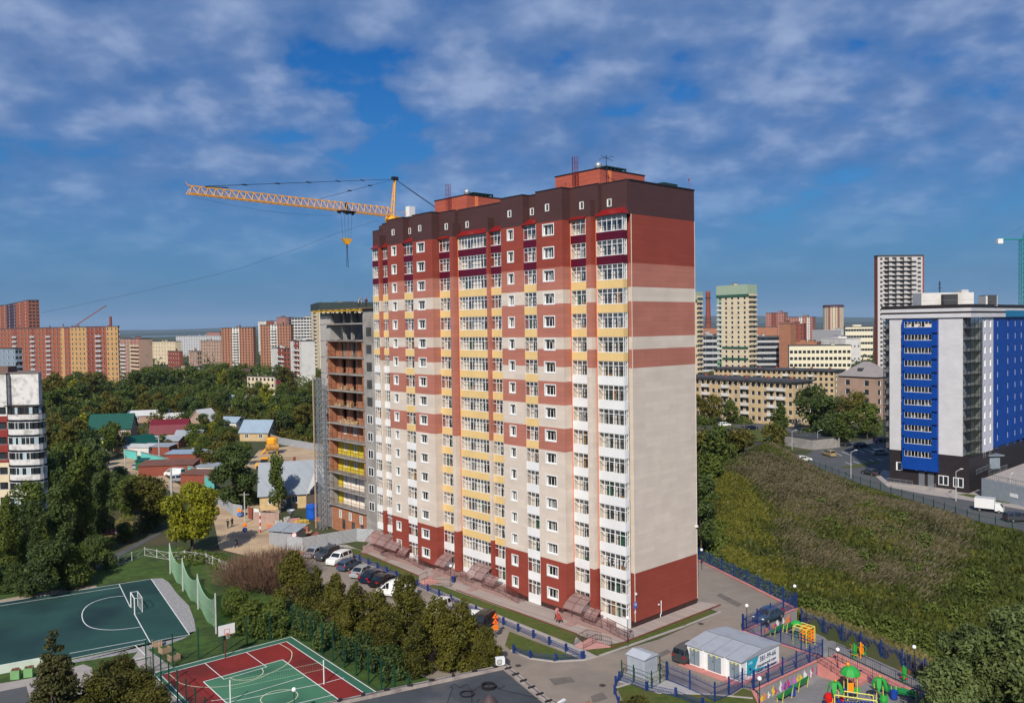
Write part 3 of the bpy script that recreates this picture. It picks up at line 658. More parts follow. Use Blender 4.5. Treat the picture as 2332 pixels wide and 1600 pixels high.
def lines(name, pls, w_, z, m):
    b = MB()
    for pl in pls:
        pts = [G(a, c, 0) for a, c in pl]
        for a, c in zip(pts, pts[1:]):
            d = c-a; L_ = math.hypot(d.x, d.y); n_ = Vector((-d.y, d.x, 0))/max(L_, 1e-6)*w_/2
            b.quad((a.x+n_.x, a.y+n_.y, z), (a.x-n_.x, a.y-n_.y, z), (c.x-n_.x, c.y-n_.y, z), (c.x+n_.x, c.y+n_.y, z))
    return b.build(name, m, None, kind='structure')
z3 = lambda l: [(x*.28215, 1150+y*.28215) for x, y in l]
def smooth(pts, n=5):
    P = [Vector((a, b_, 0)) for a, b_ in pts]; o = []
    for i in range(len(P)-1):
        p0, p1, p2, p3 = P[max(i-1, 0)], P[i], P[i+1], P[min(i+2, len(P)-1)]
        for k in range(n):
            t = k/n; q = .5*((2*p1)+(-p0+p2)*t+(2*p0-5*p1+4*p2-p3)*t*t+(-p0+3*p1-3*p2+p3)*t**3); o.append((q.x, q.y))
    return o+[pts[-1]]
lines('field_marking', [z3([(-700, 905), (0, 785), (1220, 595), (1530, 1045), (1380, 1070), (560, 1240), (0, 1330)]), z3([(-700, 945), (0, 812), (970, 660)]), z3([(960, 635), (1050, 820)]), z3([(1085, 878), (1215, 1110)]),
      smooth(z3([(1005, 732), (880, 745), (760, 780), (690, 825), (662, 880), (675, 940), (720, 980), (800, 1000), (920, 1006), (1060, 993), (1140, 980)])), z3([(560, 1196), (1180, 1082)]), z3([(1090, 1130), (1185, 1222), (1060, 1250)])], .10, .036, LINEW)
# football goal
gp = [G(*q) for q in z3([(1058, 825), (1088, 878), (1150, 862), (1113, 810)])]
goal = root('football_goal', gp[0], 'white steel football goal standing on the dark green sports field', 'goal')
b = MB(); h = 2.0; o = gp[0]; q = [p-o for p in gp]; up = Vector((0, 0, h))
for p in q[:2]: b.bar(p, p+up, .07, 6)
b.bar(q[0]+up, q[1]+up, .07, 6)
bk = [q[3]+Vector((0, 0, 0)), q[2]]
for i, j in ((0, 3), (1, 2)): b.bar(q[i], q[j], .04, 5); b.bar(q[j], q[j]+up*.95, .04, 5); b.bar(q[i]+up, q[j]+up*.95, .04, 5)
b.bar(q[2], q[3], .04, 5); b.bar(q[2]+up*.95, q[3]+up*.95, .04, 5)
b.build('goal_frame', WHITE, goal)
NETM = mat('pale green netting', (.35, .55, .38), .8, var=0)
b = MB()
for t in [i/8 for i in range(9)]:
    b.bar(q[2].lerp(q[3], t), q[2].lerp(q[3], t)+up*.95, .006, 3)
    b.bar(q[2]+up*.95*t, q[3]+up*.95*t, .006, 3)
b.build('net', WHITE, goal)
# basketball court
C4 = lambda l: [(300+x*.28209, 1150+y*.28209) for x, y in l]
tp, lf, rt = G(662.5, 1449.6), G(348, 1532), G(860, 1570)
sd_ = (lf-tp).normalized(); td = Vector((-sd_.y, sd_.x, 0)); td = td if td.y < 0 else -td
cw, cl = (lf-tp).length, 27.0
cp_ = lambda s, t: tp+sd_*s+td*t
GRC = mat('court green coating', (.055, .17, .095), .8, var=.12, scale=.3, dirt=(.036, .118, .072), dscale=.2); GRD = mat('court border green', (.035, .12, .075), .8, var=.1)
REDC = mat('court red coating', (.20, .018, .014), .8, var=.12, scale=.3, dirt=(.125, .014, .011), dscale=.2)
sheet('basketball_court', [cp_(0, 0), cp_(cw, 0), cp_(cw, cl), cp_(0, cl)], .02, GRD)
def st(px, py): d = G(px, py)-tp; return d.dot(sd_), d.dot(td)
a1 = [st(*q_) for q_ in C4([(1250, 1100), (235, 1370), (1900, 1505)])]; a2 = [st(*q_) for q_ in C4([(1210, 1248), (585, 1430), (1670, 1560)])]
s0, t0, s1 = a1[0][0], a1[0][1], a1[1][0]; sheet('basketball_court', [cp_(s0, t0), cp_(s1, t0), cp_(s1, cl-t0), cp_(s0, cl-t0)], .026, REDC)
s2, t2, s3 = (a2[0][0]+a2[2][0])/2, a2[0][1], a2[1][0]; sheet('basketball_court', [cp_(s2, t2), cp_(s3, t2), cp_(s3, cl-t2), cp_(s2, cl-t2)], .032, GRC)
def wlines(pls, w_, z, m, closed=False):
    b = MB()
    for pts in pls:
        for a, c in zip(pts, pts[1:]):
            d = c-a; L_ = math.hypot(d.x, d.y); n_ = Vector((-d.y, d.x, 0))/max(L_, 1e-6)*w_/2
            b.quad((a.x+n_.x, a.y+n_.y, z), (a.x-n_.x, a.y-n_.y, z), (c.x-n_.x, c.y-n_.y, z), (c.x+n_.x, c.y+n_.y, z))
    return b.build('court_marking', m, None, kind='structure')
rect = lambda s, t, S_, T_: [cp_(s, t), cp_(S_, t), cp_(S_, T_), cp_(s, T_), cp_(s, t)]
wlines([rect(0, 0, cw, cl), rect(s0, t0, s1, cl-t0), rect(s2, t2, s3, cl-t2)], .10, .038, LINEW)
lines('court_marking', [C4([(590, 1275), (745, 1405), (1090, 1305), (925, 1187)]), C4([(760, 1595), (1540, 1440), (1715, 1392)]), C4([(640, 1580), (800, 1560), (1390, 1387)]), C4([(1340, 1600), (1630, 1530)])], .08, .042, LINEW)
lines('court_marking', [smooth(C4([(295, 1355), (345, 1400), (400, 1440), (520, 1465), (640, 1469), (760, 1461), (880, 1440), (1010, 1402), (1130, 1350), (1220, 1305), (1275, 1260), (1293, 1210), (1280, 1170), (1185, 1115)])), smooth(C4([(790, 1392), (830, 1408), (900, 1413), (980, 1402), (1040, 1375), (1062, 1345), (1050, 1318)])),
      smooth([(300+.28209*(1190+150*math.cos(a)-18*math.sin(a)), 1150+.28209*(1552+62*math.sin(a)-14*math.cos(a))) for a in [i*math.pi/12 for i in range(25)]], 1)], .08, .046, LINEY)
# fences -------------------------------------------------------------------------------------------
def post_mesh(name, w_, h_, m, rnd=False):
    b = MB(); b.bar((0, 0, 0), (0, 0, h_), w_/2, 8) if rnd else b.box(-w_/2, w_/2, -w_/2, w_/2, 0, h_); return b.mesh(name, m)
def fence(name, pts, label, cat, spacing, pm, panel_fn, mats, zf=None, panel='fence_panel', group=None, both=True):
    """pts world points; posts and equal panels between them, each an object of its own"""
    e = root(name, pts[0], label, cat, 0, group); o = Vector(pts[0]); cache = {}
    for si, (a, c) in enumerate(zip(pts, pts[1:])):
        a, c = Vector(a), Vector(c); d = math.hypot(c.x-a.x, c.y-a.y); n = max(1, round(d/spacing)); L_ = d/n; rz = math.atan2(c.y-a.y, c.x-a.x)
        for i in range(n+1):
            q = a.lerp(c, i/n)
            if i or not si: link('fence_post', pm, e, q-o, rz)
            if i < n:
                k = round(L_, 2)
                if k not in cache: cache[k] = panel_fn(L_).mesh(panel, mats)
                x = link(panel, cache[k], e, q-o, rz)
                q2 = a.lerp(c, (i+1)/n)
                if abs(q2.z-q.z) > 1e-4: x.rotation_euler = (0, -math.atan2(q2.z-q.z, L_), rz)
    return e
def low_panel(L_):
    b = MB(); b.box(0, L_, -.015, .015, .12, .16); b.box(0, L_, -.015, .015, .66, .70); n = max(2, int(L_/.16))
    for i in range(n):
        x = L_*(i+.5)/n; b.bar((x-.07, 0, .16), (x+.07, 0, .66), .012, 3); b.bar((x+.07, 0, .16), (x-.07, 0, .66), .012, 3)
        b.bar((x, 0, .40), (x+.001, 0, .46), .05, 5)
    return b
def tall_panel(L_, h=1.7):
    b = MB(); b.box(0, L_, -.02, .02, .15, .20); b.box(0, L_, -.02, .02, h-.35, h-.30); n = max(2, int(L_/.14))
    for i in range(n):
        x = L_*(i+.5)/n; b.bar((x, 0, .05), (x, 0, h-.1+.18*abs(math.sin(i*.8))), .019, 3)
    return b
lp = post_mesh('fence_post', .22, .95, BLUEP); tpst = post_mesh('fence_post', .12, 1.95, BLUEP)
fence('low_fence', [G(746, 1243), G(1000, 1357), G(1180, 1437), G(1329, 1501)], 'long low blue lattice fence with stout posts between the parked cars and the lawn', 'fence', 2.9, lp, low_panel, BLUEP)
fence('low_fence', [G(1170, 1486), G(1208, 1499), G(1266, 1506), G(1325, 1502)], 'low blue fence curving round the road side of the triangular lawn', 'fence', 3.0, lp, low_panel, BLUEP)
fence('low_fence', [G(1409, 1608), G(1400, 1580), G(1402, 1560), G(1411, 1549), G(1473, 1573), G(1539, 1587), G(1600, 1610), G(1640, 1625)], 'low blue fence bending round the lawn in front of the grey kiosk', 'fence', 2.6, lp, low_panel, BLUEP)
fence('tall_fence', [G(1518, 1548), G(1571, 1570), G(1628, 1598), G(1660, 1585), G(1691, 1565), G(1718, 1570)], 'tall blue barred fence in front of the transformer building with the banner', 'fence', 3.0, tpst, tall_panel, BLUEP)
Z0 = Vector((0, 0, .1))
fence('tall_fence', [G(1716, 1572)+Z0, G(1873, 1498)+Z0], 'dark blue fence along the top of the painted wall behind the banner', 'fence', 2.5, tpst, tall_panel, BLUEP)
fence('tall_fence', [G(1873, 1498)+Z0, G(1778, 1468)+Z0, G(1691, 1437)+Z0], 'dark blue fence running behind the flat roofed transformer building', 'fence', 2.6, tpst, tall_panel, BLUEP)
fence('tall_fence', [G(1693, 1437)+Z0, G(1812, 1386)+Z0], 'dark blue fence on the painted wall beside the parked blue car', 'fence', 2.6, tpst, tall_panel, BLUEP)
fence('tall_fence', [G(1814, 1386)+Z0, G(1700, 1329)+Z0, G(1592, 1276)+Z0], 'dark blue fence behind the drive at the foot of the weedy slope', 'fence', 2.8, tpst, tall_panel, BLUEP)
zp = Vector((0, 0, 0)); PP = [G(1825, 1419, PZ), G(1876, 1440, PZ), G(2006, 1494, PZ), G(2106, 1540, PZ), G(2250, 1605, PZ)]
fence('tall_fence', PP, 'long blue barred fence between the playground paving and the overgrown slope', 'fence', 3.2, tpst, tall_panel, BLUEP)
# retaining walls with painted people
COPE = mat('pink coping', (.50, .20, .17), .8)
WALLC = mat('grey rendered wall', (.26, .245, .25), .9, var=.1)
def rwall(a, c, label, murals=0, t=.3):
    e = root('retaining_wall', a, label, 'wall', math.atan2((c-a).y, (c-a).x)); L_ = (c-a).length
    b = MB(); b.box(0, L_, -t/2, t/2, PZ-.3, .06); b.build('wall', WALLC, e)
    b = MB(); b.box(-.1, L_+.1, -t/2-.06, t/2+.06, .06, .18); b.build('coping', COPE, e)
    rg = random.Random(int(L_*100)); cs = [(.75, .55, .05), (.55, .03, .16), (.75, .75, .72), (.5, .18, .55), (.75, .22, .05), (.25, .06, .3)]
    side = murals
    if side:
        x = .6
        while x < L_-.5:
            b = MB(); h = rg.uniform(.45, 1.1); w_ = rg.uniform(.07, .24); z0 = PZ+.12; y = side*(t/2+.006)
            ph = rg.uniform(0, 6); n = 9; pl = [(x+.09*math.sin(ph+i*.9), z0+h*i/n) for i in range(n+1)]
            for i, ((xa, za), (xb, zb)) in enumerate(zip(pl, pl[1:])):
                f = w_*(.5+.9*math.sin(math.pi*(i+.5)/n)); b.quad((xa-f, y, za), (xa+f, y, za), (xb+f, y, zb), (xb-f, y, zb))
            k = 8; c0 = (x+.09*math.sin(ph+n*.9), z0+h+.08); b.poly([(c0[0]+.08*math.cos(2*math.pi*i/k), y, c0[1]+.08*math.sin(2*math.pi*i/k)) for i in range(k)])
            cc = rg.randrange(6); b.build('painted_figure', mat('mural colour %s' % 'abcdef'[cc], cs[cc], .8, var=.05), e); x += rg.uniform(.25, .85)
    return e
rwall(G(1715, 1573), G(1873.6, 1498.5), 'grey retaining wall painted with dancing coloured figures below the banner building', -1)
rwall(G(1690, 1437), G(1810, 1387), 'grey retaining wall with colourful figures under the parked blue car', -1)
rwall(G(1873.6, 1498.5), G(1690, 1437), 'plain pink topped retaining wall between transformer yard and playground')
rwall(G(1812, 1387), G(1590, 1275), 'pink topped kerb wall along the back of the drive below the weedy slope')
rwall(G(1715, 1573), G(1790, 1720), 'retaining wall running down to the bottom edge below the lamp')
PLAYM = mat('playground paving', (.175, .17, .172), .9, var=.14, scale=.6, dirt=(.24, .235, .235), dscale=.35, bump=.1)
sheet('playground_paving', [G(1803, 1400, 0)-Vector((0, 0, 0)), G(1697, 1440), G(1868, 1499), G(1716, 1574), G(1790, 1720), G(2330, 1720, PZ), G(2170, 1580, PZ), G(2106, 1553, PZ), G(1990, 1500, PZ), G(1862, 1443, PZ), G(1835, 1430, PZ)], PZ+.02, PLAYM)
# road and parking by the blue building
S('road', [(1822, 1043), (1870, 1018), (1980, 1000), (2060, 985), (2100, 1090), (2240, 1130), (2700, 1190), (2700, 1260), (2345, 1212), (2230, 1188), (2080, 1140), (1960, 1101), (1880, 1072)], .03, ASPHG)
S('pavement', [(1994, 1085), (2012, 1070), (2100, 1090), (2215, 1112), (2340, 1143), (2700, 1180), (2700, 1195), (2330, 1160), (2200, 1138), (2100, 1124), (2020, 1108)], .12, PATH, t=.02)
S('lawn', [(2180, 1126), (2200, 1125), (2322, 1142), (2300, 1148), (2240, 1139)], .14, GRASS)
S('lawn', [(1912, 1063), (1940, 1059), (2000, 1049), (2010, 1051), (1960, 1063), (1925, 1066)], .06, GRASS)
lines('parking_marking', [[(1900+i*17, 1030-i*2.2), (1918+i*17, 1038-i*2.2)] for i in range(7)]+[[(1925+i*18, 1052-i*2), (1940+i*18, 1058-i*2)] for i in range(5)], .14, .045, LINEW)
def green_panel(L_, h=1.6):
    b = MB(); b.box(0, L_, -.02, .02, .1, .15); b.box(0, L_, -.02, .02, h-.1, h-.05); n = max(2, int(L_/.25))
    for i in range(n): b.bar((L_*(i+.5)/n, 0, .1), (L_*(i+.5)/n, 0, h), .013, 3)
    return b
fence('mesh_fence', [G(1830, 1056), G(1880, 1076), G(1960, 1105), G(2080, 1144), G(2230, 1193), G(2345, 1217)], 'dark green mesh fence along the road beside the blue and white building', 'fence', 3.3, post_mesh('fence_post', .1, 2.0, GREENP), green_panel, GREENP)
S('road', [(1590, 985), (1700, 962), (1850, 975), (1830, 985), (1700, 985), (1600, 1000)], .03, ASPHG)
S('lawn', [(1583, 975), (1640, 966), (1780, 985), (1760, 1010), (1583, 990)], .035, GRASS)
# left lower corner: pavement, painted low wall with planters
S('road', [(-300, 1700), (-300, 1590), (0, 1572), (60, 1560), (80, 1600), (100, 1700)], .02, ASPHG)
S('pavement', [(-300, 1590), (-300, 1560), (0, 1556), (90, 1540), (190, 1512), (210, 1520), (215, 1600), (230, 1700), (100, 1700), (60, 1562), (0, 1574)], .03, PATH)
S('path', [(300, 1500), (325, 1470), (395, 1520), (345, 1535), (420, 1610), (395, 1610)], .035, PATH)
S('path', [(205, 1285), (260, 1262), (350, 1217), (366, 1212), (366, 1216), (270, 1268), (215, 1296)], .03, ASPHG)
S('road', [(225, 1060), (260, 1045), (300, 1040), (420, 1110), (500, 1130), (480, 1150), (370, 1110), (300, 1085), (215, 1075)], .03, DIRT)
S('road', [(560, 1060), (590, 1025), (700, 1010), (860, 1030), (860, 1110), (740, 1075), (600, 1075)], .03, DIRT)
S('road', [(425, 1035), (560, 1040), (560, 1080), (500, 1075), (430, 1055)], .026, DIRT)
S('lawn', [(215, 1225), (290, 1165), (310, 1200), (250, 1230)], .02, mat('dry yellow grass', (.16, .12, .035), .95, var=.3, scale=.8))
e = root('painted_wall', G(0, 1535), 'low white and green painted wall with planters beside the pavement', 'wall', 0)
b = MB(); o = G(0, 1535); q = G(112, 1512)-o; q0 = G(-120, 1556)-o
b.cbox(((q.x+q0.x)/2, (q.y+q0.y)/2, .45), ((q-q0).length, .25, .9), 0, math.atan2((q-q0).y, (q-q0).x)); b.build('wall', mat('pale mint paint', (.55, .62, .52), .8, var=.1), e)
for px, py in ((36, 1545), (66, 1540), (96, 1534)):
    pl = root('planter', G(px, py), {36: 'leftmost light green planter box before the pale painted wall', 66: 'middle light green planter box before the pale painted wall', 96: 'light green planter box partly behind the spruce tip'}[px], 'planter', .2, 'green planters by the painted wall')
    b = MB(); b.box(-.42, .42, -.3, .3, .05, .95); b.build('box', mat('light green paint', (.16, .33, .13), .7), pl)
    b = MB()
    for i in range(30): x, y = R.uniform(-.4, .4), R.uniform(-.28, .28); b.quad((x, y, .95), (x+.1, y, .95), (x+.12, y+.03, 1.1), (x+.02, y+.05, 1.12))
    b.build('soil_and_stems', mat('reddish soil', (.14, .06, .04), .9), pl, kind='stuff')
# far hills
b = MB(); rg = random.Random(5); n = 90
for (dist, hb, hv) in ((9000, 35, 20), (14000, 120, 60)):
    prev = None
    for i in range(n+1):
        a = math.radians(-60+120*i/n); x, y = dist*math.sin(a), dist*math.cos(a)
        hh = hb+hv*(math.sin(i*.35+dist)*.5+math.sin(i*.13+2)*.5)+(120 if dist > 1e4 else 70)*max(0, (i-n*.5)/n)
        if prev:
            px_, py_, ph_ = prev; f = 1.25
            b.quad((px_, py_, -1), (x, y, -1), (x*1.05, y*1.05, hh), (px_*1.05, py_*1.05, ph_)); b.quad((px_*1.05, py_*1.05, ph_), (x*1.05, y*1.05, hh), (x*f, y*f, hh*.8), (px_*f, py_*f, ph_*.8))
        prev = (x, y, hh)
b.build('hills', mat('distant wooded hills', (.025, .042, .028), 1, var=.4, scale=.004), None, kind='structure')
S('water', [(300, 768), (470, 764), (470, 762.5), (300, 766)], .5, mat('river water', (.16, .24, .30), .15, var=0))
# ---------------------------------------------------------------- far and middle buildings
def facade(mb, O, U, Nn, W_, z0, z1, cols_, floors, ww, wh, m=0, rev=1, glass=2, sill=.35, depth=.22, u_in=.6, zoff=0, zin=None, strips=(), top=None, floorh=None):
    """plane wall with real recessed windows; strips = [(ua, ub, material)] fractions"""
    fh = floorh or (z1-z0)/floors; zb = zin if zin is not None else z0
    P = lambda u, zz, d: tuple(O+U*u-Nn*d+Vector((0, 0, zz)))
    hs = []
    for c in cols_:
        cc, w2 = (c if isinstance(c, tuple) else (c, ww)); uc = cc*W_
        for i in range(floors):
            za = zb+fh*(i+sill)+zoff
            if za+wh < z1-.05: hs.append((uc-w2/2, uc+w2/2, za, za+wh))
    cuts = sorted({0., 1., *[s[0] for s in strips], *[s[1] for s in strips]})
    for a, b in zip(cuts, cuts[1:]):
        k = next((s[2] for s in strips if s[0] <= (a+b)/2 <= s[1]), m)
        hh = [h for h in hs if a*W_ <= (h[0]+h[1])/2 < b*W_]
        hh = [(max(h[0], a*W_+.02), min(h[1], b*W_-.02), h[2], h[3]) for h in hh]
        wall(mb, P, a*W_, b*W_, [(z0, z1, k)], hh, depth, rev, glass)
    fr = []
    return hs
def corner_solve(pxM, pxL, pxR, Y, th):
    """building corner seen at pxM, depth Y; its fronts leave it left-back and right-back; th = heading of the right front"""
    M_ = D(pxM, 745, Y); M_.z = 0
    dl = Vector((-math.sin(th+math.pi/2-math.pi/2) if 0 else math.cos(th+math.pi/2), math.sin(th+math.pi/2), 0)); dr = Vector((math.cos(th), math.sin(th), 0))
    def ln(d, px):
        v = ray(px, 745); k = v.x/v.y     # (Mx+t dx) = k (My+t dy)
        return (k*M_.y-M_.x)/(d.x-k*d.y)
    return M_, dl, dr, abs(ln(dl, pxL)), abs(ln(dr, pxR)) if pxR is not None else 14.0
def block(name, label, pxL, pxM, pxR, top, Y, th, floors, colsL, colsR, mats, cat='building', ww=1.5, wh=1.5, bandsL=(), stripsL=(), stripsR=(), roofm=ROOFDK, group=None, base=0.0, fh=None, zin=None, balc=(), parapet=.6, vents=2, wallR=0, depthR=None):
    M_, dl, dr, wl, wr = corner_solve(pxM, pxL, pxR, Y, th)
    if depthR: wr = depthR
    zt = Zat(M_.x, M_.y, top); e = root(name, M_, label, cat, 0, group)
    Ol = dl*wl; nL = Vector((-dr.x, -dr.y, 0)); nR = Vector((-dl.x, -dl.y, 0)); Z = Vector((0, 0, 0))
    b = MB(); facade(b, Ol, -dl, nL, wl, base, zt, colsL, floors, ww, wh, 0, 1, 2, strips=stripsL, floorh=fh, zin=zin)
    b.build('wall', mats, e)
    b = MB(); facade(b, Z, dr, nR, wr, base, zt, colsR, floors, ww, wh, wallR, 1, 2, strips=stripsR, floorh=fh, zin=zin)
    far = Ol+dr*wr; P = [Z, dr*wr, far, Ol]
    b.quad(*[tuple(q+Vector((0, 0, h))) for q, h in ((dr*wr, base), (far, base), (far, zt), (dr*wr, zt))], 0)
    b.quad(*[tuple(q+Vector((0, 0, h))) for q, h in ((far, base), (Ol, base), (Ol, zt), (far, zt))], 0)
    b.build('wall', mats, e)
    b = MB(); b.prism([P[0], P[1], P[2], P[3]], zt-.02, zt+.02)
    ins = lambda k: [P[0]+(P[2]-P[0])*k+(0 if 1 else 0)*Z, P[1]+(P[3]-P[1])*k, P[2]+(P[0]-P[2])*k, P[3]+(P[1]-P[3])*k]
    out = [P[i]+((P[i]-(P[0]+P[2])/2).normalized()*.15) for i in range(4)]; inn = [P[i]-((P[i]-(P[0]+P[2])/2).normalized()*.35) for i in range(4)]
    for i in range(4):
        j = (i+1) % 4; b.prism([out[i], out[j], inn[j], inn[i]], zt+.001*i, zt+parapet+.002*i)
    b.build('roof', roofm, e)
    rg = random.Random(len(label)+int(pxM))
    for k in range(vents):
        s_, t_ = rg.uniform(.2, .8), rg.uniform(.25, .7); c = dr*wr*s_+Ol*t_; b = MB(); hh = rg.uniform(1.2, 2.8); sz = rg.uniform(.18, .3)*min(wl, wr)
        b.cbox((c.x, c.y, zt+hh/2), (sz*1.4, sz, hh), 0, math.atan2(dr.y, dr.x)); b.cbox((c.x, c.y, zt+hh+.1), (sz*1.4+.4, sz+.4, .2), 1, math.atan2(dr.y, dr.x)); b.build('roof_house', [mats[0], ROOFDK], e)
    H_ = fh or (zt-base)/floors; zb = zin if zin is not None else base
    for (side, ua, ub, i0, i1, mm, out_) in balc:       # balconies: fractions along a front
        Oo, Uu, Nn, WW = (Ol, -dl, nL, wl) if side == 'L' else (Z, dr, nR, wr)
        for i in range(i0, i1):
            b = MB(); a, c = ua*WW, ub*WW; z0 = zb+H_*i
            if z0+1 > zt: break
            q = lambda u, d, zz: tuple(Oo+Uu*u+Nn*d+Vector((0, 0, zz)))
            b.add([q(a, 0, z0), q(c, 0, z0), q(c, out_, z0), q(a, out_, z0), q(a, 0, z0+.15), q(c, 0, z0+.15), q(c, out_, z0+.15), q(a, out_, z0+.15)], ((0, 3, 2, 1), (4, 5, 6, 7), (0, 1, 5, 4), (1, 2, 6, 5), (2, 3, 7, 6), (3, 0, 4, 7)))
            b.add([q(a, out_-.06, z0+.15), q(c, out_-.06, z0+.15), q(c, out_, z0+.15), q(a, out_, z0+.15), q(a, out_-.06, z0+1.15), q(c, out_-.06, z0+1.15), q(c, out_, z0+1.15), q(a, out_, z0+1.15)], ((0, 3, 2, 1), (4, 5, 6, 7), (0, 1, 5, 4), (1, 2, 6, 5), (2, 3, 7, 6), (3, 0, 4, 7)))
            for s in (a, c-.06): b.add([q(s, 0, z0+.15), q(s+.06, 0, z0+.15), q(s+.06, out_-.06, z0+.15), q(s, out_-.06, z0+.15), q(s, 0, z0+1.15), q(s+.06, 0, z0+1.15), q(s+.06, out_-.06, z0+1.15), q(s, out_-.06, z0+1.15)], ((0, 3, 2, 1), (4, 5, 6, 7), (0, 1, 5, 4), (1, 2, 6, 5), (2, 3, 7, 6), (3, 0, 4, 7)))
            b.build('balcony', mm, e)
    return e, M_, dl, dr, wl, wr, zt
BRK = brickmat('orange brick', (.32, .105, .06)); BRK2 = brickmat('dark red brick', (.26, .07, .045)); BRK3 = brickmat('tan brick', (.38, .17, .10))
YBR = brickmat('yellow brick', (.52, .31, .13)); CRM = mat('cream render', (.62, .52, .36), .9, var=.06, dirt=(.55, .45, .31)); PNK = brickmat('pink brick', (.42, .19, .15))
WHT = mat('off white panels', (.62, .60, .56), .85, var=.06, dirt=(.52, .50, .46)); LGY = mat('light grey panels', (.42, .42, .43), .85, var=.1); BGY = mat('blue grey panels', (.22, .28, .34), .85, var=.12)
PURP = mat('dark purple cladding', (.06, .03, .05), .6); GRC2 = mat('pale green cladding', (.30, .38, .28), .7); DGR = mat('dark green band', (.03, .09, .06), .6)
YEL5 = mat('worn yellow render', (.50, .37, .21), .9, var=.1, dirt=(.40, .30, .19), dscale=.4); TAN = mat('tan render', (.36, .24, .18), .9, var=.1, dirt=(.28, .2, .15))
frac = lambda n, a=0., b=1.: [a+(b-a)*(i+.5)/n for i in range(n)]
T = math.radians
WM = [None, PVC, GLASS]
def ms(*a): return [a[0], PVC, GLASS]+list(a[1:])
# ---- left side
block('apartment_tower', 'tall brick high rise with dark purple strips at the far left edge', -30, 66, 91, 684, 700, T(38), 22, frac(9), frac(3), ms(BRK, PURP), stripsL=[(.1, .3, 3), (.55, .75, 3)], ww=2.0)
block('apartment_block', 'very long brick apartment block with pale vertical balcony strips and a yellow section', -60, 268, 272, 744, 500, T(60), 13, frac(40), frac(2), ms(BRK, YBR, PNK, BRK2), stripsL=[(.30, .34, 5), (.43, .46, 5), (.54, .57, 5), (.635, .66, 3), (.70, .805, 3), (.805, .85, 6), (.86, .90, 5), (.93, 1.0, 3)], ww=1.3, vents=5, balc=[('L', .30, .33, 1, 12, LGY, .8), ('L', .43, .46, 1, 12, LGY, .8), ('L', .54, .57, 1, 12, LGY, .8), ('L', .866, .90, 0, 12, LGY, .9)])
block('apartment_block', 'blue grey panel block in front of the long brick block at the left edge', -60, 33, 49, 795, 420, T(50), 9, frac(9), frac(2), ms(BGY), ww=1.6, balc=[('R', .1, .9, 1, 8, BGY, 1.0)])
block('apartment_tower', 'pink and cream tower with a striped blank white end beside the yellow section', 268, 316, 346, 772, 560, T(40), 12, frac(6), frac(0) if 0 else [], ms(PNK, WHT, TAN), stripsL=[(.0, .25, 4), (.4, .6, 4)], stripsR=[(0, .45, 4), (.45, .7, 5), (.7, 1, 4)], balc=[('L', .62, .98, 1, 11, CRM, 1.0), ('L', .1, .35, 1, 11, WHT, 1.0)])
block('apartment_block', 'low cream block with a dark end between the pink tower and the long white block', 345, 398, 412, 778, 900, T(50), 6, frac(8), [], ms(CRM))
block('apartment_block', 'small brick building behind the trees below the cream blocks', 380, 408, 415, 801, 700, T(40), 5, frac(5), [], ms(BRK2))
block('apartment_block', 'narrow beige building among trees left of the first brick tower', 428, 448, 458, 801, 640, T(45), 6, frac(3), frac(2), ms(TAN))
block('apartment_block', 'long low grey white block on the horizon left of the brick towers', 400, 502, 508, 764, 1150, T(60), 8, frac(18), [], ms(LGY), vents=4)
block('apartment_block', 'tan row of flats below the long grey white block', 455, 503, 510, 776, 900, T(60), 7, frac(8), [], ms(TAN))
block('warehouse', 'low flat roofed cream building in the wooded valley', 385, 392, 452, 838, 560, T(10), 2, frac(6), frac(5), ms(CRM), cat='building')
block('apartment_block', 'far pale pink block on the skyline left of the brick tower', 470, 500, 506, 757, 1400, T(55), 8, frac(8), [], ms(PNK))
block('apartment_tower', 'brick tower with a white balcony column, left of the two alike', 504, 576, 582, 746, 800, T(70), 15, frac(11), [], ms(BRK3, WHT), stripsL=[(.34, .56, 3)], balc=[('L', .36, .54, 1, 14, WHT, 1.4)], ww=1.4)
block('apartment_tower', 'brick tower with a white balcony column, right of the two alike', 592, 662, 668, 739, 780, T(70), 15, frac(11), [], ms(BRK3, WHT), stripsL=[(.34, .56, 3)], balc=[('L', .36, .54, 1, 14, WHT, 1.4)], ww=1.4)
block('apartment_block', 'white and red building peeking over the right brick tower', 588, 625, 632, 731, 1200, T(50), 12, frac(8), [], ms(WHT, BRK2), stripsL=[(.5, 1, 3)])
block('apartment_tower', 'red pink high rise behind the right brick tower', 630, 652, 672, 723, 1050, T(45), 14, frac(6), frac(5), ms(PNK, PURP), stripsR=[(.3, .6, 3)])
block('office_building', 'white framed building with dark glass front behind the brick towers', 640, 664, 712, 724, 900, T(8), 15, [], frac(7), ms(WHT), ww=2.6, wh=1.9)
block('apartment_block', 'white nine storey block with brick red balcony strips, the lower of two', 525, 548, 550, 1, 1, 0, 1, [], [], ms(WHT)) if 0 else None
block('apartment_block', 'white block with brick red balcony strips and red top, in front of the towers', 617, 645, 660, 794, 540, T(30), 8, frac(3), frac(2), ms(WHT, BRK2), stripsR=[(0, 1, 3)], stripsL=[(.5, 1, 3)], balc=[('L', .52, .98, 0, 7, WHT, .9)])
block('apartment_block', 'cream ended block with a red balcony strip rising beside the concrete frame', 660, 686, 716, 777, 520, T(30), 9, frac(4), [], ms(WHT, BRK2), stripsL=[(.3, .8, 3)], balc=[('L', .32, .78, 0, 8, WHT, .9)])
block('apartment_block', 'low cream building behind the rusty steel frame in the trees', 560, 622, 626, 859, 420, T(60), 4, frac(7), [], ms(CRM))
e = root('steel_structure', G(563, 897), 'rusty open steel structure beside the low cream building', 'steel frame')
b = MB()
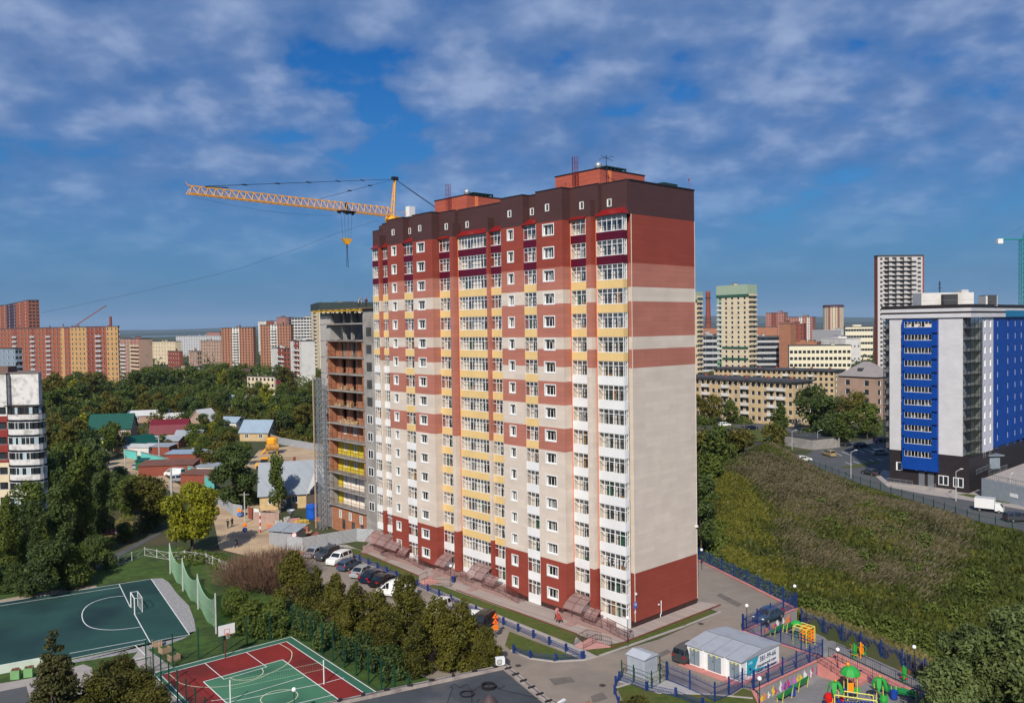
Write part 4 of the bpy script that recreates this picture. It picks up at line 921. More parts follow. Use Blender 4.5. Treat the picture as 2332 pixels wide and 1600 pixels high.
for x in (-2.4, 2.4):
    for y in (-2, 2): b.bar((x, y, 0), (x, y, 13), .2)
for z_ in (4, 8, 12.8):
    b.box(-2.6, 2.6, -2.2, -1.9, z_, z_+.3); b.box(-2.6, 2.6, 1.9, 2.2, z_, z_+.3); b.bar((-2.4, -2, z_-4), (2.4, -2, z_), .12)
b.box(-2.7, 2.7, -2.3, 2.3, 13.2, 14.2); b.build('frame', mat('rusty steel', (.10, .055, .05), .8), e)
gt = block('apartment_tower', 'pale tower with a dark green roof band behind the unfinished building', 709, 727, 850, 692, 640, T(20), 19, frac(3), frac(12), ms(CRM, DGR), ww=1.5, balc=[('L', .35, .65, 1, 18, CRM, 1.0), ('R', .02, .08, 1, 17, CRM, 1.0)])
e, M_, dl, dr, wl, wr, zt = gt
b = MB(); P = [-dl*.3-dr*.3, dr*(wr+.3)-dl*.3, dr*(wr+.3)+dl*(wl+.3), dl*(wl+.3)-dr*.3]; b.prism(P, zt-4.2, zt+1.2); b.build('green_band', mat('dark grey green band', (.03, .05, .045)), e)
# ---- right side
for args in (('apartment_tower', 'cream tower with a pale green top half hidden behind the tall building', 1540, 1586, 1600, 667, 560, T(40), 18, frac(4), frac(2), ms(CRM, GRC2)), ('apartment_tower', 'cream and green eighteen storey tower with dark green bands', 1633, 1703, 1723, 651, 487, T(38), 20, frac(5), frac(2), ms(CRM, GRC2))):
    big = args[2] == 1633
    e, M_, dl, dr, wl, wr, zt = block(*args, ww=1.5, stripsL=[(.0, .16, 3)] if big else (), balc=[('R', .1, .9, 1, 19, CRM, 1.2)]+([('L', .01, .15, 5, 17, WHT, .6), ('L', .01, .15, 0, 5, mat('green balcony', (.10, .28, .12)), .6)] if big else []))
    for za, zb_, m in ((zt-4.6, zt+1.0, GRC2), (zt-6.2, zt-4.6, DGR), (zt*.36, zt*.36+1.3, DGR), (zt*.245, zt*.245+1.3, DGR)):
        k = .25 if m is GRC2 else .33; b = MB(); P = [-dl*k-dr*k, dr*(wr+k)-dl*k, dr*(wr+k)+dl*(wl+k), dl*(wl+k)-dr*k]
        if m is DGR and za < 40: P = [-dl*.02-dr*k, dr*.3-dl*.02, dr*.3+dl*(wl*.82), dl*(wl*.82)-dr*k]
        b.prism(P, za, zb_); b.build('colour_band', m, e)
e = root('factory_chimney', D(1613, 745, 800)-Vector((0, 0, D(1613, 745, 800).z)), 'tall dark red brick factory chimney', 'chimney')
zt = Zat(e.location.x, 800, 663); b = MB(); b.lathe((0, 0, 0), [(3.4, 0), (2.6, zt*.6), (2.0, zt*.9), (2.3, zt*.93), (2.3, zt*.98), (1.9, zt), (.1, zt)], 14); b.build('shaft', BRK2, e)
for z_ in (.55, .6, .9): b = MB(); b.lathe((0, 0, zt*z_), [(2.85, 0), (2.85, .8)], 14); b.build('ring', mat('rusty steel', (.1, .05, .05)), e)
fb = dict(ww=5.2, wh=2.6)
block('factory', 'grey factory with long dark window bands left of the green tower', 1590, 1640, 1660, 764, 620, T(80), 6, frac(3), [], ms(LGY, BRK3), **fb)
block('factory', 'grey factory with long dark window bands right of the green tower', 1700, 1775, 1778, 766, 620, T(80), 6, frac(6), [], ms(LGY, BRK3), **fb)
block('factory', 'brown brick upper works behind the banded factory', 1590, 1770, 1775, 745, 680, T(80), 2, [], [], ms(BRK3))
block('factory_tower', 'plain brown brick stair tower beside the banded factory', 1774, 1800, 1813, 737, 590, T(40), 8, [], [], ms(BRK3), cat='tower')
block('office_building', 'white four storey office with square windows in rows', 1797, 1938, 1944, 787, 520, T(75), 4, frac(14), [], ms(mat('ivory render', (.68, .62, .46), .85, var=.04)), ww=1.9, wh=1.9, fh=4.2, zin=2, vents=1)
block('warehouse', 'low building with a reddish brick roof behind the white office', 1810, 1860, 1870, 780, 640, T(60), 2, [], [], ms(BRK3), roofm=BRK3)
block('apartment_block', 'red brick complex with stepped roof on the right skyline', 1744, 1785, 1794, 712, 1100, T(55), 14, frac(7), [], ms(PNK, BRK2), stripsL=[(.3, .6, 3)])
block('apartment_block', 'red and white brick complex stretching right of the stepped one', 1790, 1850, 1858, 722, 1080, T(60), 12, frac(10), [], ms(PNK, WHT), stripsL=[(.5, .62, 3), (.8, .9, 3)])
block('apartment_block', 'lower red brick wing below the red and white complex', 1800, 1830, 1836, 737, 900, T(60), 8, frac(3), [], ms(BRK2))
e = root('round_tower', D(1898, 745, 1300)-Vector((0, 0, D(1898, 745, 1300).z)), 'round pale tower with a dark top on the right skyline', 'building')
zt = Zat(e.location.x, 1300, 694); b = MB(); nn = 20; rr_ = 15.2
for i in range(nn):
    a0, a1 = 2*math.pi*i/nn, 2*math.pi*(i+1)/nn; A_, B_ = Vector((rr_*math.cos(a0), rr_*math.sin(a0), 0)), Vector((rr_*math.cos(a1), rr_*math.sin(a1), 0)); U_ = (B_-A_).normalized(); facade(b, A_, U_, Vector((U_.y, -U_.x, 0)), (B_-A_).length, 0, zt-3.5, [.5], 17, 2.6, 1.6, 0 if i % 3 else 3)
b.build('wall', ms(CRM, PNK), e); b = MB(); b.lathe((0, 0, 0), [(rr_+.4, zt-3.5), (rr_+.4, zt-.8), (rr_-2, zt), (.1, zt)], nn); b.build('roof', PURP, e)
block('warehouse', 'long grey industrial roof below the round tower', 1850, 1915, 1935, 752, 900, T(20), 2, [], [], ms(LGY), roofm=LGY)
block('office_building', 'cream classical office left of the white concrete tower', 1925, 1988, 1996, 744, 780, T(70), 5, frac(10), [], ms(mat('ivory render', (.68, .62, .46))), ww=2.2, wh=2.2)
block('warehouse', 'low white sheds among the trees below the round tower', 1870, 1925, 1960, 772, 700, T(20), 2, frac(4), frac(4), ms(WHT), roofm=LGY)
# tower of white concrete frames, unfinished
e, M_, dl, dr, wl, wr, zt = block('unfinished_tower', 'tall unfinished white concrete tower with dark open balconies and red sides', 1991, 1999, 2104, 585, 535, T(4), 26, [], [], ms(mat('pale concrete frame', (.50, .47, .46), .9, var=.06), BRK2), stripsL=[(0, 1, 3)], vents=0, parapet=1.2)
b = MB(); q = lambda u, d, zz: tuple(dr*u-dl*d+Vector((0, 0, zz)))
def bx(b, u0, u1, d0, d1, z0, z1, m=0): b.add([q(u0, d0, z0), q(u1, d0, z0), q(u1, d1, z0), q(u0, d1, z0), q(u0, d0, z1), q(u1, d0, z1), q(u1, d1, z1), q(u0, d1, z1)], ((0, 1, 2, 3), (4, 7, 6, 5), (0, 4, 5, 1), (1, 5, 6, 2), (2, 6, 7, 3), (3, 7, 4, 0)), m)
FHH = zt/26
for i in range(26):
    zf = FHH*i; s = MB(); bx(s, 3.6, wr-5.2, .0, 1.4, zf, zf+.18); s.build('floor_slab', CONC, e)
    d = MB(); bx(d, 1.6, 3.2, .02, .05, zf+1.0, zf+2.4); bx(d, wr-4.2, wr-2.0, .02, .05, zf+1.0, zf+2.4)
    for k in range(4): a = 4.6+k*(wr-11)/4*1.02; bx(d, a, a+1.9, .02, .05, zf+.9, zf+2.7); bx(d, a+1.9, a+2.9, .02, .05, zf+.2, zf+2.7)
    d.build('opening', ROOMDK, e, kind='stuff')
    s = MB()
    for k in range(4): a = 4.2+k*(wr-10.5)/4; bx(s, a+3.2, a+5.6, 1.2, 1.35, zf+.18, zf+1.2)
    s.build('balcony_infill', mats_ if 0 else mat('pale concrete frame', (.5, .47, .46)), e)
d = MB(); bx(d, wr+.02, wr+.1, -14, 0, 0, zt); bx(d, wr-.9, wr+.02, .02, .08, 0, zt); d.build('red_side_wall', BRK2, e)
# five storey yellow blocks
def khru(label, pxL, pxM, pxR, top, Y, th, nb, ncol):
    e, M_, dl, dr, wl, wr, zt = block('apartment_block', label, pxL, pxM, pxR, top, Y, th, 5, frac(ncol), frac(3), ms(YEL5, PNK), ww=1.35, wh=1.45, vents=0, wallR=0, balc=[('L', f-.022, f+.022, 1, 5, WHT, 1.1) for f in nb])
    b = MB(); k = .7; P = [-dl*k-dr*k, dr*(wr+k)-dl*k, dr*(wr+k)+dl*(wl+k), dl*(wl+k)-dr*k]; b.prism(P, zt+.1, zt+.65); b.build('eaves_roof', ROOFDK, e)
    n = int(wl/1.1); b = MB()
    for i in range(n): c = dl*(wl*(i+.5)/n)-dr*.6; b.cbox((c.x, c.y, zt-.1), (.3, 1.2, .35), 0, math.atan2(dl.y, dl.x))
    b.build('eaves_bracket', ROOFDK, e, kind='stuff')
    for i in range(7): c = dl*(wl*(i+.5)/7)+dr*wr*.5; b = MB(); b.cbox((c.x, c.y, zt+1.1), (.9, .7, 1.0)); b.build('chimney', BRK2, e)
khru('nearer yellow five storey block with balconies and a dark flat roof', 1480, 1806, 1850, 872, 285, T(38), (.30, .43, .57, .70, .87, .93), 26)
khru('farther yellow low block just visible over the nearer one', 1625, 1900, 1922, 846, 380, T(50), (.2, .4, .62, .82), 24)
block('house', 'four storey tan building under a hipped grey roof', 1909, 1995, 2040, 860, 300, T(35), 4, frac(2), frac(3), ms(TAN), ww=1.8, wh=1.9, fh=3.3, zin=1.2, vents=0, parapet=.1, roofm=ROOFDK)
e = [o for o in bpy.data.objects if o.get('label', '').startswith('four storey tan')][0]
M_, dl, dr, wl, wr = corner_solve(1995, 1909, 2040, 300, T(35)); zt = Zat(M_.x, M_.y, 860); k = .6
P = [-dl*k-dr*k, dr*(wr+k)-dl*k, dr*(wr+k)+dl*(wl+k), dl*(wl+k)-dr*k]; z0 = zt+.2; m0 = (P[0]+P[1]+P[2]+P[3])/4; r1, r2 = m0+dl*1.5, m0-dl*1.5; hz = Vector((0, 0, z0)); hr = Vector((0, 0, z0+5.2))
b = MB(); b.add([P[0]+hz, P[1]+hz, P[2]+hz, P[3]+hz, r1+hr, r2+hr], ((0, 1, 5), (1, 2, 4, 5), (2, 3, 4), (3, 0, 5, 4), (3, 2, 1, 0))); b.build('hipped_roof', panelmat('grey slate roof', (.27, .24, .23), .6, .4, .8, .9), e)
b = MB(); c = dl*wl*.5+dr*2.6; b.cbox((c.x, c.y, z0+2.2), (1.6, 1.8, 1.6), 0, T(35)); b.build('dormer', ROOFDK, e)
# garages and low roofs
for lab, L_, M1, R_, tp_, Y, th, m in (('row of garages with red doors and white piers', 1560, 1683, 1690, 985, 262, T(70), WHT), ('flat dark roofed garage with pale end by the shrubs', 1680, 1720, 1745, 1013, 226, T(30), TAN), ('broad flat dark roofed garage block by the parking', 1785, 1850, 1912, 1001, 232, T(25), CONC), ('white fronted low garage behind the broad dark roof', 1868, 1890, 1905, 990, 255, T(60), WHT)):
    e, M_, dl, dr, wl, wr, zt = block('garage', lab, L_, M1, R_, tp_, Y, th, 1, [], [], ms(m), cat='garage', vents=0, parapet=.25)
    if 'red doors' in lab:
        n = 9
        for i in range(n): b = MB(); c0 = wl*(i+.5)/n; c = dl*c0-dr*.05; b.cbox((c.x, c.y, zt*.42), (wl/n*.72, .12, zt*.8), 0, math.atan2(dl.y, dl.x)); b.build('garage_door', BRK2, e)
# ---------------------------------------------------------------- blue and white building on the right
BLU = panelmat('bright blue cladding', (.005, .055, .30), 1.2, .6, .8, .45, .04); WPN = panelmat('white stone panels', (.60, .59, .60), 1.2, .6, .86, .6, .03); BLKP = panelmat('black stone panels', (.03, .024, .026), 1.2, .6, .6, .5, .1)
TEAL = mat('teal cladding', (.015, .16, .32), .5)
Mb = G(2207, 1124); thb = math.radians(42); drb = Vector((math.cos(thb), math.sin(thb), 0)); dlb = Vector((-drb.y, drb.x, 0))
bb = root('apartment_building', Mb, 'blue and white eleven storey block with a black base and stacked blue balconies', 'building', thb)
def uL(px): v = ray(px, 745); k = v.x/v.y; return (k*Mb.y-Mb.x)/(dlb.x-k*dlb.y)
def uR(px): v = ray(px, 745); k = v.x/v.y; return (k*Mb.y-Mb.x)/(drb.x-k*drb.y)
zT = Zat(Mb.x, Mb.y, 692); zr = lambda py: Zat(Mb.x, Mb.y, py)
zW, zK = zr(722), zr(1040)          # under the white crown, top of black base
fw = (zr(737)-zr(1044))/10; fz = [zr(1044)+fw*i for i in range(11)]
# local: x along the right front, y away to the left
def part(name, m, *boxes, parent=None):
    b = MB()
    for q in boxes: b.box(*q)
    return b.build(name, m, parent or bb)
yA, yB, yC, yD = uL(2138), uL(2058), uL(2026), uL(2013)
part('wall', BLKP, (0, 40, 0, yC, 0, zK)); part('wall', WPN, (-.1, 12, 1.2, yA, zK, zW)); part('wall', WPN, (-.1, 12, yB, yC, zK-.0, zW)); part('wall', WPN, (1, 14, yA, yB, zK, zW))
part('parapet', BLKP, (-.5, 40, -.5, yD+.4, zr(700), zT)); part('parapet', WPN, (-.45, 40, -.45, yD+.35, zr(708), zr(700))); part('parapet', BLKP, (-.5, 40, -.5, yD+.4, zr(712), zr(708))); part('parapet', WPN, (-.45, 40, -.45, yD+.35, zW, zr(712)))
part('roof', ROOFDK, (0, 40, 0, yD, zT-.5, zT-.4))
# blue balcony column
for i, c in enumerate(fz):
    part('balcony_panel', BLU, (-.9, -.75, yA, yB, c-fw/2-.35, c-.62), (-.75, 1, yA, yA+.12, c-fw/2-.35, c+fw/2-.35), (-.75, 1, yB-.12, yB, c-fw/2-.35, c+fw/2-.35), (-.9, -.75, yA, yA+1.1, c-.62, c+.65), (-.9, -.75, yB-.5, yB, c-.62, c+.65), (-.9, -.75, yA+1.1, yB-.5, c+.6, c+fw/2-.35))
    part('floor_slab', CONC, (-.75, 1, yA+.12, yB-.12, c-fw/2-.3, c-fw/2-.15))
    part('balcony_wall', LOGW, (.9, 1.0, yA, yB, c-fw/2, c+fw/2))
    y0, y1 = yA+1.1, yB-.5; n = 8; rg = random.Random(i)
    f = MB(); f.box(-.84, -.78, y0, y1, c-.62, c-.55); f.box(-.84, -.78, y0, y1, c+.55, c+.6)
    for k in range(n+1): yy = lerp(y0, y1, k/n); f.box(-.84, -.78, yy-.04, yy+.04, c-.55, c+.55)
    f = f.build('window_frame', PVC, bb)
    for k in range(n): p_ = MB(); p_.box(-.815, -.80, lerp(y0, y1, k/n)+.04, lerp(y0, y1, (k+1)/n)-.04, c-.55, c+.55); p_.build('pane', CLEAR if (k+i) % 3 else GLASS, f)
    part('curtain', CURT, *[( -.2, -.15, lerp(y0, y1, k/n), lerp(y0, y1, (k+.8)/n), c-.8, c+.7) for k in range(n) if rg.random() < .4] or [(.5, .55, y0, y0+.5, c-.8, c+.7)])
part('balcony_panel', BLU, (-.92, .0, yA-.05, yB+.05, zr(1077)-.4, fz[0]-fw/2-.3))
# glazed corner columns
def glazcol(name, x0, x1, y0, y1, axis):
    for i in range(12):
        c = fz[0]+fw*(i-1) if i else fz[0]-fw; c = zK+(zW-zK)*(i+.5)/12; h = (zW-zK)/12
        part('floor_slab', DKSTEEL, (x0, x1, y0, y1, c-h/2, c-h/2+.14))
        f = MB(); k = 3
        if axis == 'x':
            for j in range(k+1): xx = lerp(x0, x1, j/k); f.box(xx-.03, xx+.03, y0-.03, y0+.03, c-h/2+.14, c+h/2)
            f.box(x0, x1, y0-.03, y0+.03, c-.2, c-.14)
        yk = 2
        for j in range(yk+1): yy = lerp(y0, y1, j/yk); f.box(x0-.03, x0+.03, yy-.03, yy+.03, c-h/2+.14, c+h/2)
        f.box(x0-.03, x0+.03, y0, y1, c-.2, c-.14)
        f = f.build('glazing_frame', DKSTEEL, bb)
        p_ = MB(); p_.box(x0-.008, x0+.008, y0, y1, c-h/2+.14, c+h/2); p_.build('pane', SMOKE, f)
        if axis == 'x': p_ = MB(); p_.box(x0, x1, y0-.008, y0+.008, c-h/2+.14, c+h/2); p_.build('pane', SMOKE, f)
        part('room_wall', mat('dim loggia interior', (.5, .45, .40), .9, var=.6, scale=.7), (x1-.6, x1-.5, y0+.2, y1, c-h/2+.14, c+h/2))
SMOKE = glassmat('smoked glass', (.85, .88, .90), .12)
xg1 = uR(2235); xg2 = uR(2262); xg3 = uR(2335)
glazcol('corner', 0, xg1, -.2, 1.2, 'x'); glazcol('left', -.3, 1.5, yC, yD, 'y')
part('wall', BLKP, (0.2, xg1, 1.2, 1.4, 0, zK)); part('wall', mat('dim loggia interior', (.5, .45, .40)), (0.2, xg1, 1.08, 1.17, zK, zW))
# light grey part with narrow windows, then blue part
def side(x0, x1, m, cols_, zlo, w_=.95, h_=1.5):
    b = MB(); hs = []
    for c in cols_:
        xx = lerp(x0, x1, c)
        for f_ in fz: hs.append((xx-w_/2, xx+w_/2, f_-.75, f_-.75+h_))
    wall(b, lambda u, zz, d: (u, .0+d-.02, zz), x0, x1, [(zlo, zW, 0)], hs, .25, 0 if m is BLU else 1, None); b.build('wall', [m, PVC], bb)
    for h in hs:
        f = MB(); f.box(h[0], h[1], .20, .235, h[2], h[2]+.07); f.box(h[0], h[1], .20, .235, h[3]-.07, h[3]); f.box(h[0], h[0]+.06, .2, .235, h[2]+.07, h[3]-.07); f.box(h[1]-.06, h[1], .2, .235, h[2]+.07, h[3]-.07); f.box((h[0]+h[1])/2-.03, (h[0]+h[1])/2+.03, .2, .235, h[2]+.07, h[3]-.07)
        f = f.build('window', PVC, bb); p_ = MB(); p_.box(h[0], h[1], .23, .25, h[2], h[3]); p_.build('pane', GLASS, f)
side(xg1, xg2, mat('pale lilac panels', (.50, .50, .56), .6), (.28, .75), zK); side(xg2, xg3, BLU, (.14, .45, .68, .88), zr(1040)+.5)
part('wall', BLKP, (xg3, 40, -.02, 2, 0, zW)); part('parapet', TEAL, (uR(2285), xg3, -.52, -.46, zW, zr(706)))
# base windows, doors, lamp, rails
for y_ in (uL(2048),): part('window', PVC, (-.06, -.01, y_-.7, y_+.7, 3.2, 5)); part('pane', GLASS, (-.08, -.05, y_-.35, y_+.35, 3.3, 4.9))
for px, py in ((2149, 1093), (2183, 1098)):
    y_ = uL(px); zc_ = Zat(*(Mb+dlb*y_)[:2], py); f = part('window', PVC, (-.08, -.01, y_-1.0, y_+1.0, zc_-1, zc_+1)); part('pane', GLASS, (-.1, -.07, y_-.85, y_-.1, zc_-.85, zc_+.85), parent=None); part('pane', GLASS, (-.1, -.07, y_+.1, y_+.85, zc_-.85, zc_+.85))
for px in (2099, 2120): y_ = uL(px); part('door', mat('grey steel door', (.14, .15, .17), .5), (-.08, -.01, y_-.6, y_+.6, .5, 3.4)); part('wall_lamp', WHITE, (-.3, -.08, y_+.9, y_+1.1, 3.6, 3.8))
part('entrance_step', PATH, (-1.6, -.05, uL(2180), uL(2025), 0, .5))
railing([(-1.6, uL(2085), .5), (-1.6, uL(2026), .5)], bb, m=STEEL); railing([(-1.6, uL(2138), .5), (-3.2, uL(2128), .02)], bb, m=STEEL)
# roof houses
def rbox(px0, px1, py, d, m, nm='roof_house'):
    x0, x1 = (px0-2207)/F*172, (px1-2207)/F*172; c = D((px0+px1)/2, 745, 180)-Mb; c.z = 0; q_ = Matrix.Rotation(-thb, 3, 'Z') @ c
    b = MB(); w_ = (px1-px0)/F*180; zz = Zat(*(D((px0+px1)/2, 745, 180))[:2], py); b.cbox((q_.x, q_.y, (zT-.4+zz)/2), (w_, d, zz-zT+.4), 0, -thb); b.build(nm, m, bb); return q_, zz, w_
rbox(2088, 2206, 667, 4, WHT); rbox(2132, 2164, 671, 6.2, ROOFDK, 'roof_vent'); rbox(2236, 2262, 674, 3, WHT); rbox(2240, 2260, 672, 3.3, ROOFDK, 'roof_vent')
q_, zz, _ = rbox(2184, 2200, 660, 2, LGY, 'roof_vent')
q_, zz, _ = rbox(2139, 2141, 640, .12, DKSTEEL, 'aerial'); part('aerial', DKSTEEL, (q_.x-.9, q_.x+.9, q_.y-.05, q_.y+.05, zz-1.5, zz-1.4), (q_.x-.6, q_.x+.6, q_.y-.05, q_.y+.05, zz-.7, zz-.6))
part('roof_rail', STEEL, (-.3, -.26, -.3, yD, zT+.9, zT+.94), (-.3, 40, -.3, -.26, zT+.9, zT+.94))
# grey retaining wall with terrace
e = root('retaining_wall', G(2237, 1131), 'grey concrete terrace wall with a small white plate beside the blue building', 'wall')
a = G(2237, 1131); c = G(2420, 1175); b = MB(); d_ = c-a; b.cbox((d_.x/2, d_.y/2, 1.9), (d_.length, .4, 3.8), 0, math.atan2(d_.y, d_.x)); b.build('wall', mat('blue grey concrete', (.25, .28, .31), .85, var=.1), e)
b = MB(); b.add([(0, 0, 3.7), (d_.x, d_.y, 3.7), (d_.x+25, d_.y+25, 3.7), (22, 20, 3.7)], ((0, 1, 2, 3),)); b.build('terrace', PATH, e)
q = d_*.42; b = MB(); b.cbox((q.x-.18, q.y-.25, 1.8), (1.8, .06, .7), 0, math.atan2(d_.y, d_.x)); b.build('plate', WHITE, e)
railing([(0, 0, 3.8), (d_.x, d_.y, 3.8)], e, m=DKSTEEL, gap=.5)
railing([(1, 4, 3.75), (9, 12, 3.75)], e, m=STEEL, gap=.4); railing([(3, 3, 3.75), (11, 10, 3.75)], e, m=STEEL, gap=.4)
b = MB(); b.box(7, 10, 11, 14, 3.7, 6.5); b.box(6.4, 10.6, 10.4, 14.6, 6.5, 6.7); b.build('entrance_shelter', mat('grey blue glass shelter', (.2, .24, .27), .2), e)
# ---------------------------------------------------------------- trees and other plants
def leaves(rng, centers, radii, n, size, flat=.55, shell=.55, elong=1.0, droop=0.0):
    """n leaf clusters (quads) spread through ellipsoid lobes"""
    centers = np.array(centers, float); radii = np.array(radii, float); w_ = (radii.prod(1))**(2/3); k = rng.choice(len(centers), n, p=w_/w_.sum())
    d = rng.normal(size=(n, 3)); d /= np.linalg.norm(d, axis=1)[:, None]; r = shell+(1-shell)*rng.random(n)**.6; r[rng.random(n) < .2] *= .6
    r *= 1+.14*rng.normal(size=n)*.6
    P = centers[k]+d*r[:, None]*radii[k]
    nrm = d*.8+rng.normal(size=(n, 3))*.55+np.array([0, 0, .25]); nrm /= np.linalg.norm(nrm, axis=1)[:, None]
    t = np.cross(nrm, rng.normal(size=(n, 3))); t /= np.linalg.norm(t, axis=1)[:, None]
    if droop: t = t*(1-droop)+np.array([0, 0, -droop]); t /= np.linalg.norm(t, axis=1)[:, None]; nrm = np.cross(t, np.cross(nrm, t)); nrm /= np.linalg.norm(nrm, axis=1)[:, None]+1e-9
    b = np.cross(nrm, t); s = size*(.6+.8*rng.random(n))[:, None]
    q = np.stack([P-t*s*elong-b*s*.45, P-t*s*.1+b*s*flat*-1.0, P+t*s*elong, P+t*s*.1+b*s*flat], 1)
    return q.reshape(-1, 3)
def quadmesh(name, V, m):
    n = len(V)//4; me = bpy.data.meshes.new(name); me.vertices.add(n*4); me.vertices.foreach_set('co', V.astype(np.float32).ravel())
    me.loops.add(n*4); me.loops.foreach_set('vertex_index', np.arange(n*4, dtype=np.int32)); me.polygons.add(n); me.polygons.foreach_set('loop_start', np.arange(0, n*4, 4, dtype=np.int32))
    try: me.polygons.foreach_set('loop_total', np.full(n, 4, dtype=np.int32))
    except Exception: pass
    me.materials.append(m); me.update(calc_edges=True); return me
def trunk_mesh(rg, h, r, lobes, m=BARK, nb=7):
    b = MB(); top = Vector((rg.uniform(-.2, .2), rg.uniform(-.2, .2), h*.8)); mid = Vector((rg.uniform(-.12, .12), rg.uniform(-.12, .12), h*.35))
    b.bar((0, 0, -.3), mid, r, 7, 0, r*.7); b.bar(mid, top, r*.7, 6, 0, r*.15)
    for i in range(min(nb, len(lobes))):
        c = Vector(lobes[i]); s_ = mid.lerp(top, min(.9, max(0, (c.z-mid.z-1)/(top.z-mid.z+.01)))); b.bar(s_, s_.lerp(c, .9), r*.35, 4, 0, r*.08)
    return b.mesh('trunk', m)
def tree_proto(kind, seed, h, rad, n, ls, lm, tr=.22, bark=BARK):
    rng = np.random.default_rng(seed); rg = random.Random(seed); C_, R_ = [], []
    if kind == 'round':
        for i in range(16):
            a = rg.uniform(0, 6.28); zz = h*rg.uniform(.30, .88); f = math.sin(math.pi*min(1, max(.12, (zz/h-.15)/.85)))**.6; q = rad*f*rg.uniform(.35, .72)
            C_.append((q*math.cos(a), q*math.sin(a), zz)); s_ = rad*rg.uniform(.30, .46); R_.append((s_, s_, s_*rg.uniform(.7, 1.0)))
        C_.append((0, 0, h*.88)); R_.append((rad*.38, rad*.38, h*.12))
    elif kind == 'low':       # crown down to the ground
        for i in range(18):
            a = rg.uniform(0, 6.28); zz = h*rg.uniform(.12, .85); f = (1-(zz/h)**2.2)**.5; q = rad*f*rg.uniform(.3, .72); C_.append((q*math.cos(a), q*math.sin(a), zz)); s_ = rad*rg.uniform(.28, .42); R_.append((s_, s_, s_*.9))
        C_.append((0, 0, h*.85)); R_.append((rad*.35, rad*.35, h*.15))
    elif kind == 'linden':
        for i in range(30):
            a = rg.uniform(0, 6.28); zz = h*(.07+.90*(i/30)); f = (1-zz/h)**.62*min(1, .55+zz/h*2.2); q = rad*f*rg.uniform(.45, .85); C_.append((q*math.cos(a), q*math.sin(a), zz)); s_ = rad*rg.uniform(.22, .36)*max(.4, f**.5); R_.append((s_, s_, s_*1.15))
        C_.append((0, 0, h*.5)); R_.append((rad*.4, rad*.4, h*.4))
    elif kind == 'column':
        for i in range(22):
            a = rg.uniform(0, 6.28); zz = h*(.10+.86*i/22); f = math.sin(math.pi*min(1, (zz/h*.88+.10)))**.5; q = rad*f*rg.uniform(.2, .6); C_.append((q*math.cos(a), q*math.sin(a), zz)); s_ = rad*rg.uniform(.38, .55)*max(.35, f); R_.append((s_, s_, s_*1.5))
    elif kind == 'cone':
        for i in range(16):
            zz = h*(.06+.92*i/16); s_ = rad*(1-zz/h)**.85+.12
            for j in range(5 if i < 11 else 2): a = rg.uniform(0, 6.28); C_.append((s_*.55*math.cos(a), s_*.55*math.sin(a), zz)); R_.append((s_*.5, s_*.5, h*.035))
    elif kind == 'birch':
        for i in range(18):
            a = rg.uniform(0, 6.28); zz = h*(.25+.72*i/18); f = (1-abs(zz/h-.5)*1.5); f = max(.15, f); q = rad*f*rg.uniform(.2, .7); C_.append((q*math.cos(a), q*math.sin(a), zz)); R_.append((rad*.34, rad*.34, rad*.55))
    V = leaves(rng, C_, R_, n, ls, droop=.45 if kind == 'birch' else (.25 if kind == 'cone' else 0))
    V[:, 2] = np.maximum(V[:, 2], .05)
    return quadmesh('crown', V, lm), trunk_mesh(rg, h, tr, C_, bark)
def plant(name, proto, loc, label, cat='tree', s=1.0, sz=None, rz=None, group=None):
    cm, tm = proto; e = root(name, loc, label, cat, rz if rz is not None else R.uniform(0, 6.28), group); e.scale = (s, s, sz or s)
    link('crown', cm, e); link('trunk', tm, e); return e
LF_dk = leafmat('dark green leaves', (.014, .030, .010), (.078, .112, .026))
LF_md = leafmat('green leaves', (.020, .038, .008), (.105, .140, .022))
LF_ol = leafmat('olive leaves', (.024, .028, .006), (.125, .115, .016))
LF_ln = leafmat('linden leaves', (.018, .024, .006), (.125, .118, .016))
LF_yl = leafmat('yellow green leaves', (.045, .060, .008), (.26, .26, .014))
LF_au = leafmat('orange autumn leaves', (.20, .06, .012), (.45, .17, .03))
LF_wi = leafmat('silvery willow leaves', (.035, .055, .014), (.14, .18, .055))
LF_br = leafmat('brown twigs', (.085, .048, .030), (.17, .10, .065), transl=.1)
LF_sp = leafmat('spruce needles', (.022, .032, .010), (.085, .085, .025))
FO = [tree_proto('round', s, 11, 4.2, 1500, .42, m) for s, m in ((1, LF_dk), (2, LF_dk), (3, LF_md), (4, LF_md), (5, LF_ol), (6, LF_ol), (7, LF_yl))]
FC = tree_proto('column', 8, 17, 2.6, 1600, .42, LF_dk)
# near row of lindens by the court
LI = [tree_proto('linden', 20+i, 8.4, 3.7, 11000, .16, LF_ln, .16) for i in range(3)]
rowp = [(668, 1385, .92, 'brown olive linden at the far end of the row, next to the brown twiggy bush'), (718, 1410, .78, 'second linden from the far end of the row beside the court fence'), (765, 1436, .82, 'third linden from the far end, in front of the grey and white parked cars'),
        (812, 1452, .80, 'linden in the middle of the row below the black parked cars'), (862, 1478, .82, 'linden just left of the white van'), (928, 1492, .98, 'tallest linden of the row, pointed top in front of the white van'), (996, 1512, .90, 'linden in front of the white jeep on the parking lot'),
        (1052, 1526, .90, 'linden left of the orange road signs'), (1108, 1538, .62, 'last linden of the row, nearest the air conditioner on the dark roof'), (890, 1516, .72, 'smaller dark linden low behind the court fence'), (950, 1536, .66, 'low dark linden beside the corner of the dark roof'), (790, 1476, .66, 'low dark linden at the court fence below the black cars')]
for i, (x, y, s, lb) in enumerate(rowp): plant('linden_tree', LI[i % 3], G(x, y), lb, s=s, sz=s*(1.10 if i == 5 else 1), group='lindens between the court and the parking lot')
